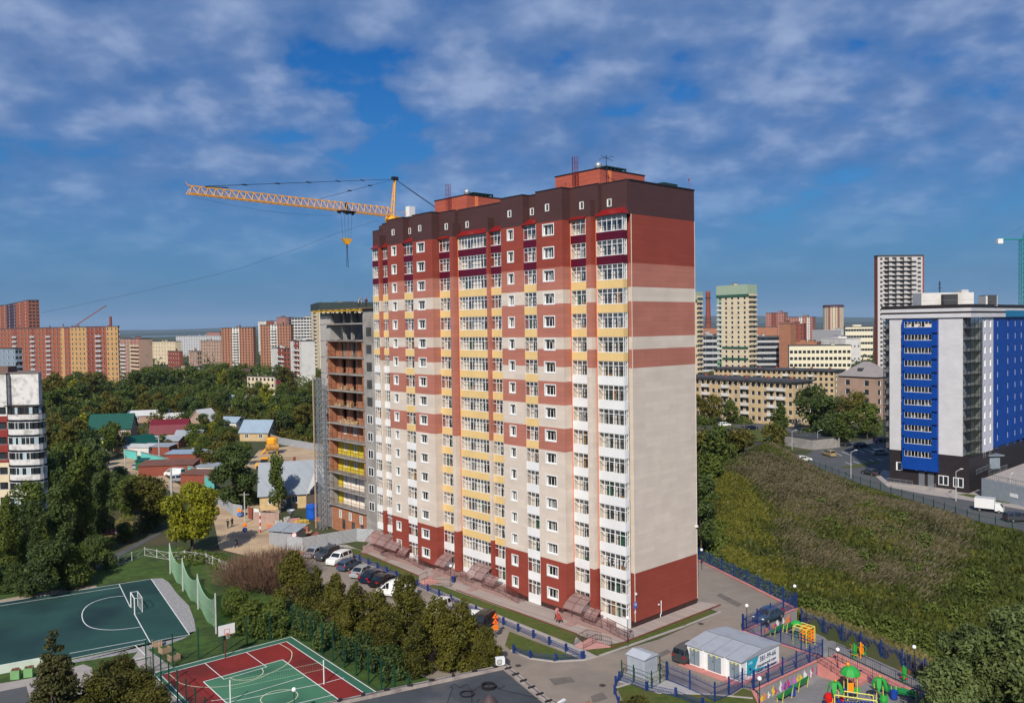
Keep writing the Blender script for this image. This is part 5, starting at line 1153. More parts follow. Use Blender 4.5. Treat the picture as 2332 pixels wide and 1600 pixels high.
# left group of tall dark trees
PL = [tree_proto('column', 30+i, 18, 2.7, 6500, .26, (LF_dk, LF_md, LF_dk)[i], .3) for i in range(3)]
for i, (x, y, s, lb) in enumerate([(-45, 1335, .80, 'tall dark poplar at the very left edge before the white and red block'), (22, 1322, .72, 'dark poplar in front of the white balconies'), (82, 1310, .62, 'shorter dark poplar right of the white balconies'), (142, 1290, .88, 'tall dense poplar left of the parked purple car'),
        (190, 1268, 1.04, 'broad dark poplar right above the parked purple car'), (232, 1240, .9, 'dark poplar farthest right in the left group')]): plant('poplar_tree', PL[i % 3], G(x, y), lb, s=s*.95, sz=s, group='tall dark poplars on the left')
DM = [tree_proto('low', 40+i, 8, 4.4, 6500, .24, (LF_dk, LF_md)[i]) for i in range(2)]
for x, y, s, k, lb in [(110, 1352, .95, 0, 'dense round tree at the edge of the sports field lawn'), (30, 1345, .5, 0, 'bushy tree under the left poplars by the field'), (165, 1335, .75, 1, 'bushy green tree right of the dense round one by the field'), (215, 1300, .7, 0, 'dark bushy tree beside the grey path'), (-30, 1352, .6, 0, 'bushy tree at the left edge over the sports field'),
        (18, 1225, .8, 0, 'dark bushy tree at the foot of the white balconied block'), (66, 1232, .9, 0, 'dark bushy tree under the lowest visible white balconies'), (108, 1252, .8, 1, 'green tree right of the white balconied block foot'), (0, 1275, .8, 0, 'dark bushy tree at the left edge below the white block'), (52, 1290, .7, 1, 'green bushy tree between the left poplars'),
        (300, 1172, 1.0, 1, 'bushy green tree behind the dry grass patch'), (345, 1205, .8, 0, 'dark bushy tree between the dry grass and the yellow green tree'), (255, 1155, .95, 0, 'dark broad tree right of the poplars'), (275, 1125, .8, 0, 'dark tree behind the broad one, left of the lane'), (285, 1235, .45, 1, 'low green shrub above the grey path')]:
    plant('broadleaf_tree', DM[k], G(x, y), lb, s=s)
YG = tree_proto('round', 50, 11.8, 4.6, 13000, .23, LF_yl, .3); plant('broadleaf_tree', YG, G(438, 1262), 'bright yellow green tree beside the dirt yard', s=1)
YG2 = tree_proto('round', 51, 9.5, 4.6, 6000, .26, LF_ol, .2); plant('broadleaf_tree', YG2, G(335, 1210), 'thin olive tree with a pale trunk left of the bright yellow green one', s=1)
DK = tree_proto('low', 52, 13.5, 5.2, 9000, .30, LF_dk, .35); plant('willow_tree', DK, G(532, 1158), 'big dark tree left of the grey roofed house')
BI = tree_proto('birch', 53, 11.5, 2.6, 3600, .22, LF_md, .14, mat('white birch bark', (.4, .4, .38), .8)); plant('birch_tree', BI, G(634, 1168), 'slender birch in front of the grey roofed house')
SP = tree_proto('cone', 54, 9.4, 2.9, 14000, .15, LF_sp, .2); plant('spruce_tree', SP, G(128, 1655), 'pointed spruce in the lower left corner')
HG = tree_proto('low', 55, 3.6, 3.2, 9000, .13, LF_ol, .1)
for x, y, s, lb in [(262, 1568, .82, 'dense olive bush left of the court entrance'), (300, 1606, .9, 'dense olive bush at the bottom edge left of the court'), (240, 1640, 1.1, 'olive bush right of the spruce at the bottom edge'), (330, 1650, .9, 'olive bush nearest the court corner at the bottom')]: plant('bush', HG, G(x, y), lb, 'bush', s, group='olive bushes in the lower left')
DKB = tree_proto('low', 63, 3.2, 2.6, 5000, .18, LF_dk, .1)
RB = tree_proto('low', 56, 4.4, 2.9, 7000, .17, LF_md, .12)
for x, y, s, lb in [(575, 1448, 1.0, 'round green bush behind the basketball board'), (540, 1400, .8, 'dark green bush left of the round one behind the board'), (625, 1440, .9, 'green bush at the foot of the first linden')]: plant('bush', RB, G(x, y), lb, 'bush', s)
for x, y, s, lb in [(705, 1446, .9, 'low dark bush under the second linden by the court fence'), (760, 1478, .95, 'low dark bush under the third linden by the court fence'), (822, 1512, 1.0, 'low dark bush at the middle of the court fence'), (880, 1540, 1.0, 'low dark bush near the roof end of the court fence'), (672, 1425, .8, 'low dark bush at the back corner of the court')]: plant('bush', DKB, G(x, y), lb, 'bush', s)
TW = []
for sd2 in (60, 61):
    rng = np.random.default_rng(sd2); n = 3800; base = rng.normal(size=(n, 3))*[1.0, 1.0, 0]; d = rng.normal(size=(n, 3))*[.6, .6, .2]+[0, 0, 1.0]; d /= np.linalg.norm(d, axis=1)[:, None]
    st_ = base*.9+d*(1.0+rng.random(n)*2.6)[:, None]; ln_ = (.35+.6*rng.random(n))[:, None]; sdv = np.cross(d, rng.normal(size=(n, 3))); sdv /= np.linalg.norm(sdv, axis=1)[:, None]; w2 = .022
    V = np.stack([st_-sdv*w2, st_+sdv*w2, st_+d*ln_+sdv*w2*.3, st_+d*ln_-sdv*w2*.3], 1).reshape(-1, 3)
    b = MB(); rg = random.Random(sd2)
    for i in range(26): a = rg.uniform(0, 6.28); f = rg.uniform(.2, 1); b.bar((.3*math.cos(a), .3*math.sin(a), 0), (2*f*math.cos(a), 2*f*math.sin(a), 3.2*rg.uniform(.7, 1.1)), .05, 4, 0, .012)
    TW.append((quadmesh('twigs', V, LF_br), b.mesh('stems', mat('brown bark', (.12, .075, .055), .9))))
for x, y, s, k, lb in [(560, 1345, 1.25, 0, 'brown leafless bush left of the lindens'), (610, 1352, 1.2, 1, 'brown leafless bush between the green bush and the first linden'), (590, 1322, 1.05, 0, 'brown twiggy bush behind, beside the dirt yard'), (650, 1315, 1.15, 1, 'bare thin branched bush before the corrugated fence')]:
    e = root('bare_bush', G(x, y), lb, 'bush', k); e.scale = (s,)*3; link('twigs', TW[k][0], e); link('stems', TW[k][1], e)
AU = tree_proto('low', 57, 3.8, 2.6, 4200, .15, LF_au, .12); plant('bush', AU, G(1345, 1700), 'orange leaved bush at the bottom edge before the road', 'bush')
AG = tree_proto('low', 58, 2.6, 2.2, 3500, .15, LF_ol, .12); plant('bush', AG, G(1450, 1650), 'small green bush beside the orange one at the bottom edge', 'bush')
WI = [tree_proto('low', 59+i, 9.5, 4.2, 12000, .22, LF_wi, .25) for i in range(2)]
for x, y, s, k, lb in [(2210, 1640, .95, 0, 'silvery willow at the lower right, beside the playground fence'), (2290, 1600, 1.0, 1, 'silvery willow right of the playground fence, second from the corner'), (2350, 1650, 1.1, 0, 'silvery willow cut by the lower right corner'), (2180, 1690, .8, 1, 'low silvery willow at the bottom right edge'), (2380, 1560, .95, 1, 'silvery willow cut by the right edge')]:
    plant('willow_tree', WI[k], G(x, y, PZ), lb, s=s)
# right side trees
for x, y, s, k, nm, lb in [(1625, 962, 1.0, 4, 'broadleaf_tree', 'olive tree before the left part of the nearer yellow block'), (1590, 960, .95, 5, 'broadleaf_tree', 'olive tree touching the tall building before the yellow block'), (1665, 965, .85, 2, 'broadleaf_tree', 'green tree right of the two olive ones by the yellow block'),
        (1848, 985, 1.5, 0, 'broadleaf_tree', 'large dark tree right of the yellow block end'), (1880, 1000, 1.35, 1, 'broadleaf_tree', 'dark tree right of the large dark one'), (1915, 990, 1.2, 4, 'broadleaf_tree', 'olive tree below the hipped roof house'), (1955, 985, 1.25, 5, 'broadleaf_tree', 'olive autumn tree between the hipped roof house and the blue building'),
        (1925, 1018, 1.0, 2, 'broadleaf_tree', 'green tree at the parking lot edge'), (1975, 1000, 1.1, 3, 'broadleaf_tree', 'green tree beside the blue building glazing'), (1895, 1018, .9, 0, 'broadleaf_tree', 'dark tree behind the flat garages'), (1955, 880, 1.35, 0, 'broadleaf_tree', 'dark round tree between the white office and the white tower'),
        (1762, 1052, 1.0, 4, 'broadleaf_tree', 'olive tree at the top of the weedy slope'), (1600, 1080, 1.1, 4, 'broadleaf_tree', 'olive tree next to the tall building above the slope'), (1640, 1085, 1.15, 2, 'broadleaf_tree', 'green tree in the clump left of the slope crest'), (1675, 1072, 1.0, 5, 'broadleaf_tree', 'olive brown tree in the clump left of the slope crest'),
        (1615, 1130, .9, 3, 'broadleaf_tree', 'bushy green tree at the foot of the crest beside the tall building'), (1595, 1190, .85, 1, 'broadleaf_tree', 'dark tree against the tall building edge'), (1597, 1250, .75, 1, 'broadleaf_tree', 'dark low tree behind the drive fence by the tall building'), (1700, 1050, .8, 4, 'broadleaf_tree', 'low olive tree beside the tan garage'),
        (1780, 835, .9, 2, 'broadleaf_tree', 'green tree before the banded factory'), (1840, 838, .7, 4, 'broadleaf_tree', 'small green tree before the left of the white office'), (1900, 838, .75, 4, 'broadleaf_tree', 'small green tree before the white office middle'), (1925, 838, .7, 5, 'broadleaf_tree', 'small olive tree before the right of the white office'),
        (1690, 838, 1.0, 0, 'broadleaf_tree', 'dark tree at the foot of the green banded tower'), (1660, 838, .9, 1, 'broadleaf_tree', 'dark tree left at the foot of the green banded tower'), (1740, 836, .9, 0, 'broadleaf_tree', 'dark tree right of the green banded tower foot'),
        (1795, 905, 1.0, 5, 'broadleaf_tree', 'olive tree between the two yellow blocks, left'), (1870, 905, 1.1, 4, 'broadleaf_tree', 'olive tree between the two yellow blocks, right'), (1620, 880, .9, 4, 'broadleaf_tree', 'olive tree behind the roof of the nearer yellow block'), (1890, 800, 1.2, 2, 'broadleaf_tree', 'green trees behind the white office')]:
    plant(nm, FO[k], G(x, y), lb, s=s*.95)
plant('conifer_tree', tree_proto('column', 70, 12.5, 3.0, 3800, .33, LF_md, .2), G(1778, 1008), 'pointed green tree standing before the yellow block end', s=1)
# the wooded valley: single trees
def pin(poly, x, y):
    r = False; n = len(poly)
    for i in range(n):
        (x0, y0), (x1, y1) = poly[i], poly[(i+1) % n]
        if (y0 > y) != (y1 > y) and x < (x1-x0)*(y-y0)/(y1-y0)+x0: r = not r
    return r
ARE = [([(60, 1060), (60, 975), (200, 960), (240, 940), (330, 925), (560, 915), (740, 905), (900, 925), (900, 995), (740, 985), (640, 1000), (600, 968), (540, 962), (480, 955), (440, 972), (360, 962), (290, 965), (215, 975), (190, 1030), (150, 1060)], 9.6, (0, 1, 2, 3, 4, 5), .85),
       ([(440, 962), (470, 955), (500, 985), (560, 1060), (470, 1080), (430, 1020)], 8.5, (2, 3, 4), .6),
       ([(650, 985), (740, 985), (900, 1000), (900, 1020), (740, 1012), (640, 1000)], 8.5, (1, 2, 4), .62),
       ([(100, 1130), (215, 1030), (260, 1030), (225, 1100), (160, 1180), (60, 1200)], 9, (0, 1, 3), .8),
       ([(200, 1012), (330, 1012), (480, 1010), (480, 1040), (400, 1028), (280, 1024), (210, 1040)], 8, (2, 3, 4), .42),
       ([(60, 975), (60, 905), (330, 885), (520, 870), (740, 880), (900, 900), (900, 925), (740, 905), (560, 915), (330, 925), (240, 940), (200, 960)], 14.5, (0, 0, 1, 2, 3, 4, 5), 1.25),
       ([(60, 905), (330, 876), (560, 866), (740, 862), (740, 842), (400, 845), (60, 872)], 24, (0, 1, 2, 0), 1.5)]
placed = []; rg = random.Random(11); TL = []
LBL = ['dark green', 'deep green', 'mid green', 'fresh green', 'olive tinted', 'brownish olive', 'yellowing']
HOU = [(205, 290, 970, 1012), (345, 460, 975, 1014), (298, 365, 1000, 1035), (538, 615, 975, 1008), (460, 535, 945, 975), (505, 562, 915, 934), (305, 365, 945, 960), (590, 645, 895, 910), (545, 625, 875, 896)]
for poly, sp, kinds, sc_ in ARE:
    x0, x1 = min(p[0] for p in poly), max(p[0] for p in poly); y0, y1 = min(p[1] for p in poly), max(p[1] for p in poly)
    tries = 0; n0 = len(placed)
    while tries < 2200 and len(placed) < 296:
        tries += 1; py = rg.uniform(y0, y1); px = rg.uniform(x0, x1)
        if not pin(poly, px, py): continue
        q = G(px, py)
        if any((q.x-p[0])**2+(q.y-p[1])**2 < (sp*.72)**2 for p in placed): continue
        if any(a < px < b_ and c < py < d_ for a, b_, c, d_ in HOU): continue
        k = rg.choice(kinds) if rg.random() > .05 else 6
        placed.append((q.x, q.y)); TL.append((px, py, k, plant('valley_tree', FO[k], q, 'x', s=sc_*rg.uniform(.75, 1.15), group='trees of the wooded valley left of the tall building')))
WHX = [(150, 'behind the white balconied block'), (268, 'below the long brick block'), (350, 'below the pink tower'), (430, 'above the maroon house'), (500, 'left of both brick towers'), (590, 'below the left brick tower'), (670, 'below the right brick tower'), (2000, 'beside the concrete frame')]
ROW = [(880, 'in the farthest row'), (902, 'in the far row'), (925, 'in the middle row'), (960, 'in the near row'), (1000, 'among the village houses'), (9999, 'by the near lane')]
cells = {}
for px, py, k, o in TL:
    cells.setdefault((next(i for i, w_ in enumerate(WHX) if px < w_[0]), next(i for i, w_ in enumerate(ROW) if py < w_[0]), LBL[k]), []).append((px, o))
ORD = ['leftmost', 'second from left', 'third from left', 'fourth from left', 'fifth from left', 'sixth from left', 'seventh from left', 'eighth from left', 'ninth from left', 'tenth from left']
for (i, j, c), l in cells.items():
    l.sort(key=lambda t_: t_[0])
    for n_, (px, o) in enumerate(l): o['label'] = ('%s %s %s' % (c+' tree', ROW[j][1], WHX[i][1])) if len(l) == 1 else ('%s %s tree %s %s' % (ORD[min(n_, 9)], c, ROW[j][1], WHX[i][1])).replace('leftmost %s tree from the left' % c, 'leftmost %s tree' % c)
# far woods as one mass, and green between the far buildings
rng = np.random.default_rng(5); cs, rs = [], []
for i in range(900):
    Y_ = 620+rng.random()**1.5*2600; X_ = (rng.random()*1.5-.75)*Y_; hgt = rng.uniform(4, 9)
    cs.append((X_, Y_, hgt*.6)); r_ = rng.uniform(6, 12); rs.append((r_, r_, hgt))
V = leaves(rng, cs, rs, 42000, 1.5); V[:, 2] = np.maximum(V[:, 2], .2); o = link('far_trees', quadmesh('far_trees', V, LF_dk)); o['kind'] = 'stuff'
# undergrowth in the valley so that no bare earth shows between the crowns
def scatter_clumps(polys, n, zr, rad, nl, ls, m, name, zf=0.0, hf=None, seed=1):
    rng = np.random.default_rng(seed); rg = random.Random(seed); cs, rs = [], []
    for poly, cnt in polys:
        x0, x1 = min(p[0] for p in poly), max(p[0] for p in poly); y0, y1 = min(p[1] for p in poly), max(p[1] for p in poly); c = 0
        while c < cnt:
            px, py = rg.uniform(x0, x1), rg.uniform(y0, y1)
            if not pin(poly, px, py): continue
            q = G(px, py, zf); zz = float(height(np.array([q.x]), np.array([q.y]))[0]) if hf else 0
            h_ = rg.uniform(*zr); cs.append((q.x, q.y, zz+h_*.35)); r_ = rg.uniform(*rad); rs.append((r_, r_, h_*.7)); c += 1
    V = leaves(rng, cs, rs, nl, ls); o = link(name, quadmesh(name, V, m)); o['kind'] = 'stuff'; return o
scatter_clumps([(ARE[5][0], 330), (ARE[6][0], 300)], 0, (5, 10), (4, 7.5), 52000, .75, LF_md, 'undergrowth', seed=2); scatter_clumps([(ARE[0][0], 330)], 0, (2, 5), (2.5, 4.5), 26000, .5, LF_ol, 'undergrowth', seed=12)
scatter_clumps([([(200, 950), (640, 940), (640, 990), (500, 1010), (460, 1030), (300, 1030), (200, 1030)], 90), ([(540, 900), (640, 895), (740, 900), (740, 990), (600, 970), (520, 940)], 70), ([(640, 990), (740, 1000), (740, 1015), (640, 1005)], 30)], 0, (1, 2.5), (1.2, 2.6), 16000, .4, LF_ol, 'shrubbery', seed=3)
scatter_clumps([([(200, 1150), (300, 1130), (380, 1200), (360, 1215), (250, 1262), (210, 1250)], 26), ([(60, 1330), (230, 1262), (250, 1275), (60, 1352)], 16), ([(380, 1262), (470, 1262), (560, 1290), (555, 1310), (500, 1290), (400, 1275)], 16), ([(560, 1130), (600, 1140), (560, 1160), (500, 1140)], 8)], 0, (.8, 1.8), (1.0, 2.0), 9000, .2, LF_md, 'shrubbery', seed=4)
# the overgrown slope: leaning dry weeds, green weeds, bushes
def tufts(n, seed, poly, m, name, hh, wdt, lean, dens=None, keep=None):
    rng = np.random.default_rng(seed); P = [G(a, b_, -1.0) for a, b_ in poly]; xs_ = [p.x for p in P]; ys_ = [p.y for p in P]
    X_ = rng.uniform(min(xs_), max(xs_), n*3); Y_ = rng.uniform(min(ys_), max(ys_), n*3); ok = inside(P, X_, Y_) & inside(HILL, X_, Y_)
    if keep is not None: ok &= keep(X_, Y_, rng)
    X_, Y_ = X_[ok][:n], Y_[ok][:n]; Z_ = height(X_, Y_); n = len(X_); h_ = hh*(.5+rng.random(n)); a = rng.random(n)*math.pi
    B_ = np.stack([X_, Y_, Z_-.05], 1); sdv = np.stack([np.cos(a), np.sin(a), np.zeros(n)], 1)*(wdt*(.6+.8*rng.random(n)))[:, None]
    T_ = B_+np.stack([h_*lean[0]+rng.normal(size=n)*.25*hh, h_*lean[1]+rng.normal(size=n)*.25*hh, h_], 1)
    V = np.stack([B_-sdv*.5, B_+sdv*.5, T_+sdv*.9, T_-sdv*.9], 1).reshape(-1, 3); o = link(name, quadmesh(name, V, m)); o['kind'] = 'stuff'; return o
NSC[0] = .12
LW_dry = leafmat('dry reed plumes', (.045, .040, .018), (.135, .112, .060), transl=.2); LW_grn = leafmat('green weeds', (.018, .030, .006), (.075, .090, .014)); LW_yel = leafmat('yellow green weeds', (.045, .052, .010), (.14, .135, .018)); LW_ylw = leafmat('straw grass', (.10, .09, .03), (.22, .19, .07))
NSC[0] = .55
HP = [(1575, 1060), (1650, 1105), (1800, 1035), (2080, 1140), (2340, 1215), (2420, 1300), (2420, 1640), (2250, 1600), (1880, 1440), (1700, 1330), (1575, 1270)]
def patch(sx, sy, ph, th_):
    return lambda X_, Y_, rng: (np.sin(X_*sx+ph)*np.cos(Y_*sy+ph*2)+.7*np.sin(X_*sx*2.3+Y_*sy*1.7+ph)+.4*rng.normal(size=X_.shape)) > th_
DRY = [(1640, 1110), (1790, 1035), (1860, 1085), (1960, 1120), (2080, 1155), (2210, 1195), (2230, 1260), (2160, 1330), (2120, 1370), (2040, 1330), (1950, 1330), (1880, 1290), (1780, 1290), (1750, 1210), (1720, 1160), (1640, 1135)]
tufts(80000, 21, HP, LW_grn, 'weeds', .55, .16, (.15, .1)); tufts(11000, 25, [(1590, 1130), (1660, 1120), (1760, 1190), (1790, 1290), (1790, 1340), (1650, 1260), (1600, 1200)], LW_yel, 'weeds', .6, .2, (.1, .1), keep=patch(.2, .15, 2, -.3)); tufts(20000, 22, HP, LW_yel, 'weeds', .6, .2, (.1, .1), keep=patch(.11, .07, 1, .5))
tufts(60000, 23, DRY, LW_dry, 'dry_reeds', .72, .11, (.7, -.15), keep=lambda X_, Y_, r: patch(.17, .10, 4, -.45)(X_, Y_, r) & (r.random(X_.shape) < np.clip(edist([G(a, b_, -1.) for a, b_ in DRY+DRY[:1]], X_, Y_)/6, .1, 1))); tufts(9000, 24, [(1812, 1390), (1880, 1400), (2000, 1450), (2260, 1560), (2300, 1620), (2240, 1600), (2006, 1496), (1872, 1442)], LW_ylw, 'straw_grass', 1.0, .12, (.2, 0))
scatter_clumps([([(1585, 1120), (1650, 1180), (1640, 1290), (1720, 1320), (1800, 1370), (1790, 1385), (1700, 1335), (1595, 1285)], 60), ([(1800, 1350), (1900, 1370), (2100, 1440), (2250, 1500), (2330, 1560), (2250, 1570), (2000, 1460), (1850, 1400)], 75), ([(1850, 1180), (1950, 1150), (2100, 1230), (2250, 1300), (2250, 1400), (2100, 1420), (1950, 1330)], 26)], 0, (.8, 2.2), (1.0, 2.2), 22000, .24, LF_md, 'shrubbery', zf=-1.5, hf=1, seed=6)
scatter_clumps([([(1570, 1000), (1640, 990), (1780, 1000), (1790, 1040), (1650, 1100), (1575, 1110)], 40), ([(1580, 955), (1700, 955), (1700, 965), (1580, 970)], 10), ([(1800, 985), (2000, 985), (2000, 1000), (1850, 1010)], 14)], 0, (1.5, 3.5), (1.8, 3.4), 12000, .4, LF_md, 'shrubbery', seed=7)
# grass blades on the playing field lawn near the camera
# ---------------------------------------------------------------- unfinished building beside the tall one
UL = lambda px, p=-1.0: u_of(px, p, 760)
u0 = ULEN+.4; u1 = UL(757, -1.0); u2 = UL(734, -1.0); ua = UL(838, -1.0)
un = root('unfinished_building', W3(u0, 0), 'unfinished concrete building with open brick balconies and yellow insulated storeys', 'building', TH)
X0, XA, X1, X2 = 0, ua-u0, u1-u0, u2-u0
qz = W3((ua+u1)/2, 0)
sl = [Zat(qz.x, qz.y, y) for y in (1157, 1117, 1077, 1039, 1001, 963, 923.5, 885, 847.5, 809, 773.5, 737.5)]
dz = (sl[-1]-sl[0])/11; sl = [sl[0]+dz*i for i in range(12)]; ZT = sl[-1]+dz-.3
INSU = mat('yellow insulation', (.55, .42, .03), .8, var=.15); RAWB = brickmat('raw orange brick', (.40, .17, .09)); NETG = mat('grey debris net', (.22, .19, .17), .9)
b = MB(); b.box(X0, XA, -10, 0, 0, ZT-.2); b.build('core_wall', CONC, un)
b = MB(); b.box(X1, X2, -10, -.6, 0, ZT-.6); b.build('side_wall', mat('pale cast concrete', (.36, .34, .32), .9, var=.12, scale=.4), un)
for z_ in sl: b = MB(); b.box(X1, X2+.02, -.6, -.57, z_-.05, z_+.02); b.build('joint', DKSTEEL, un)
b = MB(); b.box(XA, X1, -10, -3.4, 0, sl[9]+.2); b.build('core_wall', CONC, un)
for i, z_ in enumerate(sl):
    b = MB(); b.box(XA-.2, X1+1.0, -3.5, .25 if i < 11 else 0, z_-.1, z_+.12); b.build('floor_slab', CONC, un)
W_ = X1-XA
b = MB(); b.box(XA, X1, -3.4, -.21, 0, sl[0]-dz+.01); b.build('ground_floor', RAWB, un)
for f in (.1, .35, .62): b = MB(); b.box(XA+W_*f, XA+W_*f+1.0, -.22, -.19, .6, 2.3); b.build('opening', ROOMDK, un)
for i in range(-1, 10):
    z_ = sl[i]+.12 if i >= 0 else sl[0]-dz; k = 2.9
    cuts = [W_*f for f in (.0, .12, .27, .44, .58, .78, .92, 1)]
    back = -1.5 if i >= 0 else -.2
    m = INSU if i in (2, 3) else RAWB
    if i in (0, 1): m = [INSU, LOGW]
    wl_ = MB(); hs = [(XA+W_*f-.5, XA+W_*f+.5, z_+.75 if j else z_+.75, z_+2.2) for j, f in enumerate((.18, .48, .76))]
    if i >= 5: hs = [(h[0]-.2, h[1]+.1, z_+.0, z_+2.4) for h in hs]
    zt_ = z_+dz-.22
    wall(wl_, lambda u, zz, d: (u, back-d, zz), XA, X1, [(z_, zt_, 0)], hs, .3, 0, None)
    wl_.build('brick_wall', m if not isinstance(m, list) else m[1], un)
    if i in (0, 1): b = MB(); b.box(X1-2.0, X1-.2, back+.01, back+.06, z_, zt_); b.build('insulation', INSU, un)
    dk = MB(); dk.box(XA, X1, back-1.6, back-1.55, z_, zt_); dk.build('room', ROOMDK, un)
    for h in hs:
        if i < 5:
            f = MB(); a, c = h[0]+.15, h[1]-.15; f.box(a, a+.09, back-.1, back-.02, h[2], h[3]); f.box(c-.09, c, back-.1, back-.02, h[2], h[3]); f.box(a+.09, c-.09, back-.1, back-.02, h[3]-.09, h[3]); f.box(a+.09, c-.09, back-.1, back-.02, h[2], h[2]+.09); f.box((a+c)/2-.05, (a+c)/2+.05, back-.1, back-.02, h[2]+.09, h[3]-.09)
            f.box(h[0], a, back-.1, back-.05, h[2], h[3]); f.box(c, h[1], back-.1, back-.05, h[2], h[3]); f = f.build('window', PVC, un)
            p_ = MB(); p_.box(a+.09, c-.09, back-.07, back-.06, h[2]+.09, h[3]-.09); p_.build('pane', GLASS, f)
    if i >= 0:
        for xq in (XA, X1-.3): b = MB(); b.box(xq, xq+.28, -1.5, .1, z_, zt_); b.build('partition', RAWB if i > 1 else CONC, un)
        railing([(X1+.3, .15, z_), (XA, .15, z_)], un, gap=.35, m=mat('rusty rail', (.12, .05, .035), .8)); b = MB()
        for f in (.15, .38, .62, .88): b.bar((XA+W_*f, .2, z_-.1), (XA+W_*f, .2, zt_), .04)
        b.build('prop', mat('rusty rail', (.12, .05, .035)), un)
    if 5 <= i <= 7:
        for k_ in range(4): b = MB(); x = XA+W_*R.uniform(.3, .9); b.cbox((x, -.6, z_+.3), (R.uniform(.4, 1.2), .5, R.uniform(.4, .9)), 0, R.uniform(0, 1)); b.build('stacked_boards', mat('timber boards', (.45, .30, .16), .8), un)
# windows in the narrow wall next to the tall building
for i in range(11):
    zc_ = sl[i]+1.5 if i < 11 else 0; x0_, x1_ = X0+(XA-X0)*.35, X0+(XA-X0)*.75
    f = MB()
    if i < 6:
        f.box(x0_, x0_+.1, .0, .06, zc_-.75, zc_+.75); f.box(x1_-.1, x1_, 0, .06, zc_-.75, zc_+.75); f.box(x0_+.1, x1_-.1, 0, .06, zc_+.65, zc_+.75); f.box(x0_+.1, x1_-.1, 0, .06, zc_-.75, zc_-.65); f.box((x0_+x1_)/2-.06, (x0_+x1_)/2+.06, 0, .06, zc_-.65, zc_+.65)
        f = f.build('window', PVC, un); p_ = MB(); p_.box(x0_+.1, x1_-.1, .01, .03, zc_-.65, zc_+.65); p_.build('pane', GLASS, f)
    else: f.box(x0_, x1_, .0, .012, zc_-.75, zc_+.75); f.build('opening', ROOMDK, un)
b = MB(); b.box(X0+.1, XA+.1, .01, .16, 0, 1.9); b.build('brick_base', RAWB, un)
# bare top storeys: columns, props, formwork
for f in (.05, .5, .72): b = MB(); b.box(XA+W_*f, XA+W_*f+.45, -2, -1.5, sl[9]+.2, ZT-.3); b.build('column', CONC, un)
b = MB(); 
for k_ in range(16): b.bar((XA+W_*(.05+.06*k_), -1.2-1.5*(k_ % 3), sl[11]+.1), (XA+W_*(.05+.06*k_)+(.6 if k_ % 2 else -.3), -1.0-1.5*(k_ % 3), ZT-.3), .06)
b.build('prop', DKSTEEL, un, kind='stuff')
YB = mat('yellow formwork beams', (.60, .36, .03), .7)
for k_ in range(9): b = MB(); x = lerp(XA-.5, X2, k_/8.); b.box(x-.08, x+.08, -6, .9, ZT-.3, ZT-.15); b.build('formwork_beam', YB, un)
b = MB(); b.box(XA-.6, X2+.2, .5, .62, ZT-.45, ZT-.3); b.build('formwork_beam', YB, un)
b = MB(); b.box(X0-.2, X2, -9.8, .6, ZT-.14, ZT-.02); b.build('formwork_deck', mat('worn plywood', (.22, .15, .08), .9), un)
b = MB()
for k_ in range(14): x = lerp(X0, X2, (k_+.5)/14); b.bar((x, .3, ZT), (x+R.uniform(-.1, .1), .3, ZT+R.uniform(.8, 1.9)), .025, 3)
b.build('rebar', mat('rusty rail', (.12, .05, .035)), un, kind='stuff')
b = MB(); n = 10
for seg in ((X1, X1-W_*.55, 1.7), (X1-W_*.45, XA+.3, 2.2)):
    for j in range(n):
        t0, t1 = j/n, (j+1)/n; sg_ = lambda t: sl[10]+.1+seg[2]*(1-math.sin(math.pi*t)**.8)*(1.1 if t < .5 else .6); x_0, x_1 = lerp(seg[0], seg[1], t0), lerp(seg[0], seg[1], t1)
        for h in (0, .25, .5, .75, 1): b.bar((x_0, .3, lerp(sl[10]+.1, sg_(t0), h)), (x_1, .3, lerp(sl[10]+.1, sg_(t1), h)), .02, 3)
b.build('debris_net', NETG, un, kind='stuff')
# rack and pinion mast in front of it
hq = W3(u0+X1+1.6, 1.4); hm = root('hoist_mast', hq, 'grey lattice hoist mast climbing the left side of the unfinished building', 'hoist', TH)
def lattice(w_, h_, n, r, rd, m, name):
    b = MB(); hw = w_/2; c = [(-hw, -hw), (hw, -hw), (hw, hw), (-hw, hw)]
    for x, y in c: b.bar((x, y, 0), (x, y, h_), r)
    for k_ in range(n):
        z0_, z1_ = h_*k_/n, h_*(k_+1)/n
        for i in range(4): (xa, ya), (xb, yb) = c[i], c[(i+1) % 4]; b.bar((xa, ya, z0_), (xb, yb, z1_), rd); b.bar((xa, ya, z1_), (xb, yb, z1_), rd)
    return b.mesh(name, m)
hmm = lattice(.9, 3.0, 3, .05, .03, STEEL, 'mast_section'); zt_ = Zat(hq.x, hq.y, 843)
for i in range(int(zt_/3)): link('mast_section', hmm, hm, (0, 0, 3.0*i)); link('mast_section', hmm, hm, (-1.3, 0, 3.0*i))
b = MB(); b.bar((1.0, .3, 0), (1.0, .3, zt_-1), .09, 6); b.build('wooden_guide', mat('timber boards', (.45, .30, .16)), hm)
for i in range(int(zt_/3)): b = MB(); b.bar((-1.3, -.4, 3*i+2.8), (-1.8, -1.9, 3*i+2.8), .04); b.bar((.4, -.4, 3*i+2.8), (.4, -1.9, 3*i+2.8), .04); b.build('wall_tie', STEEL, hm)
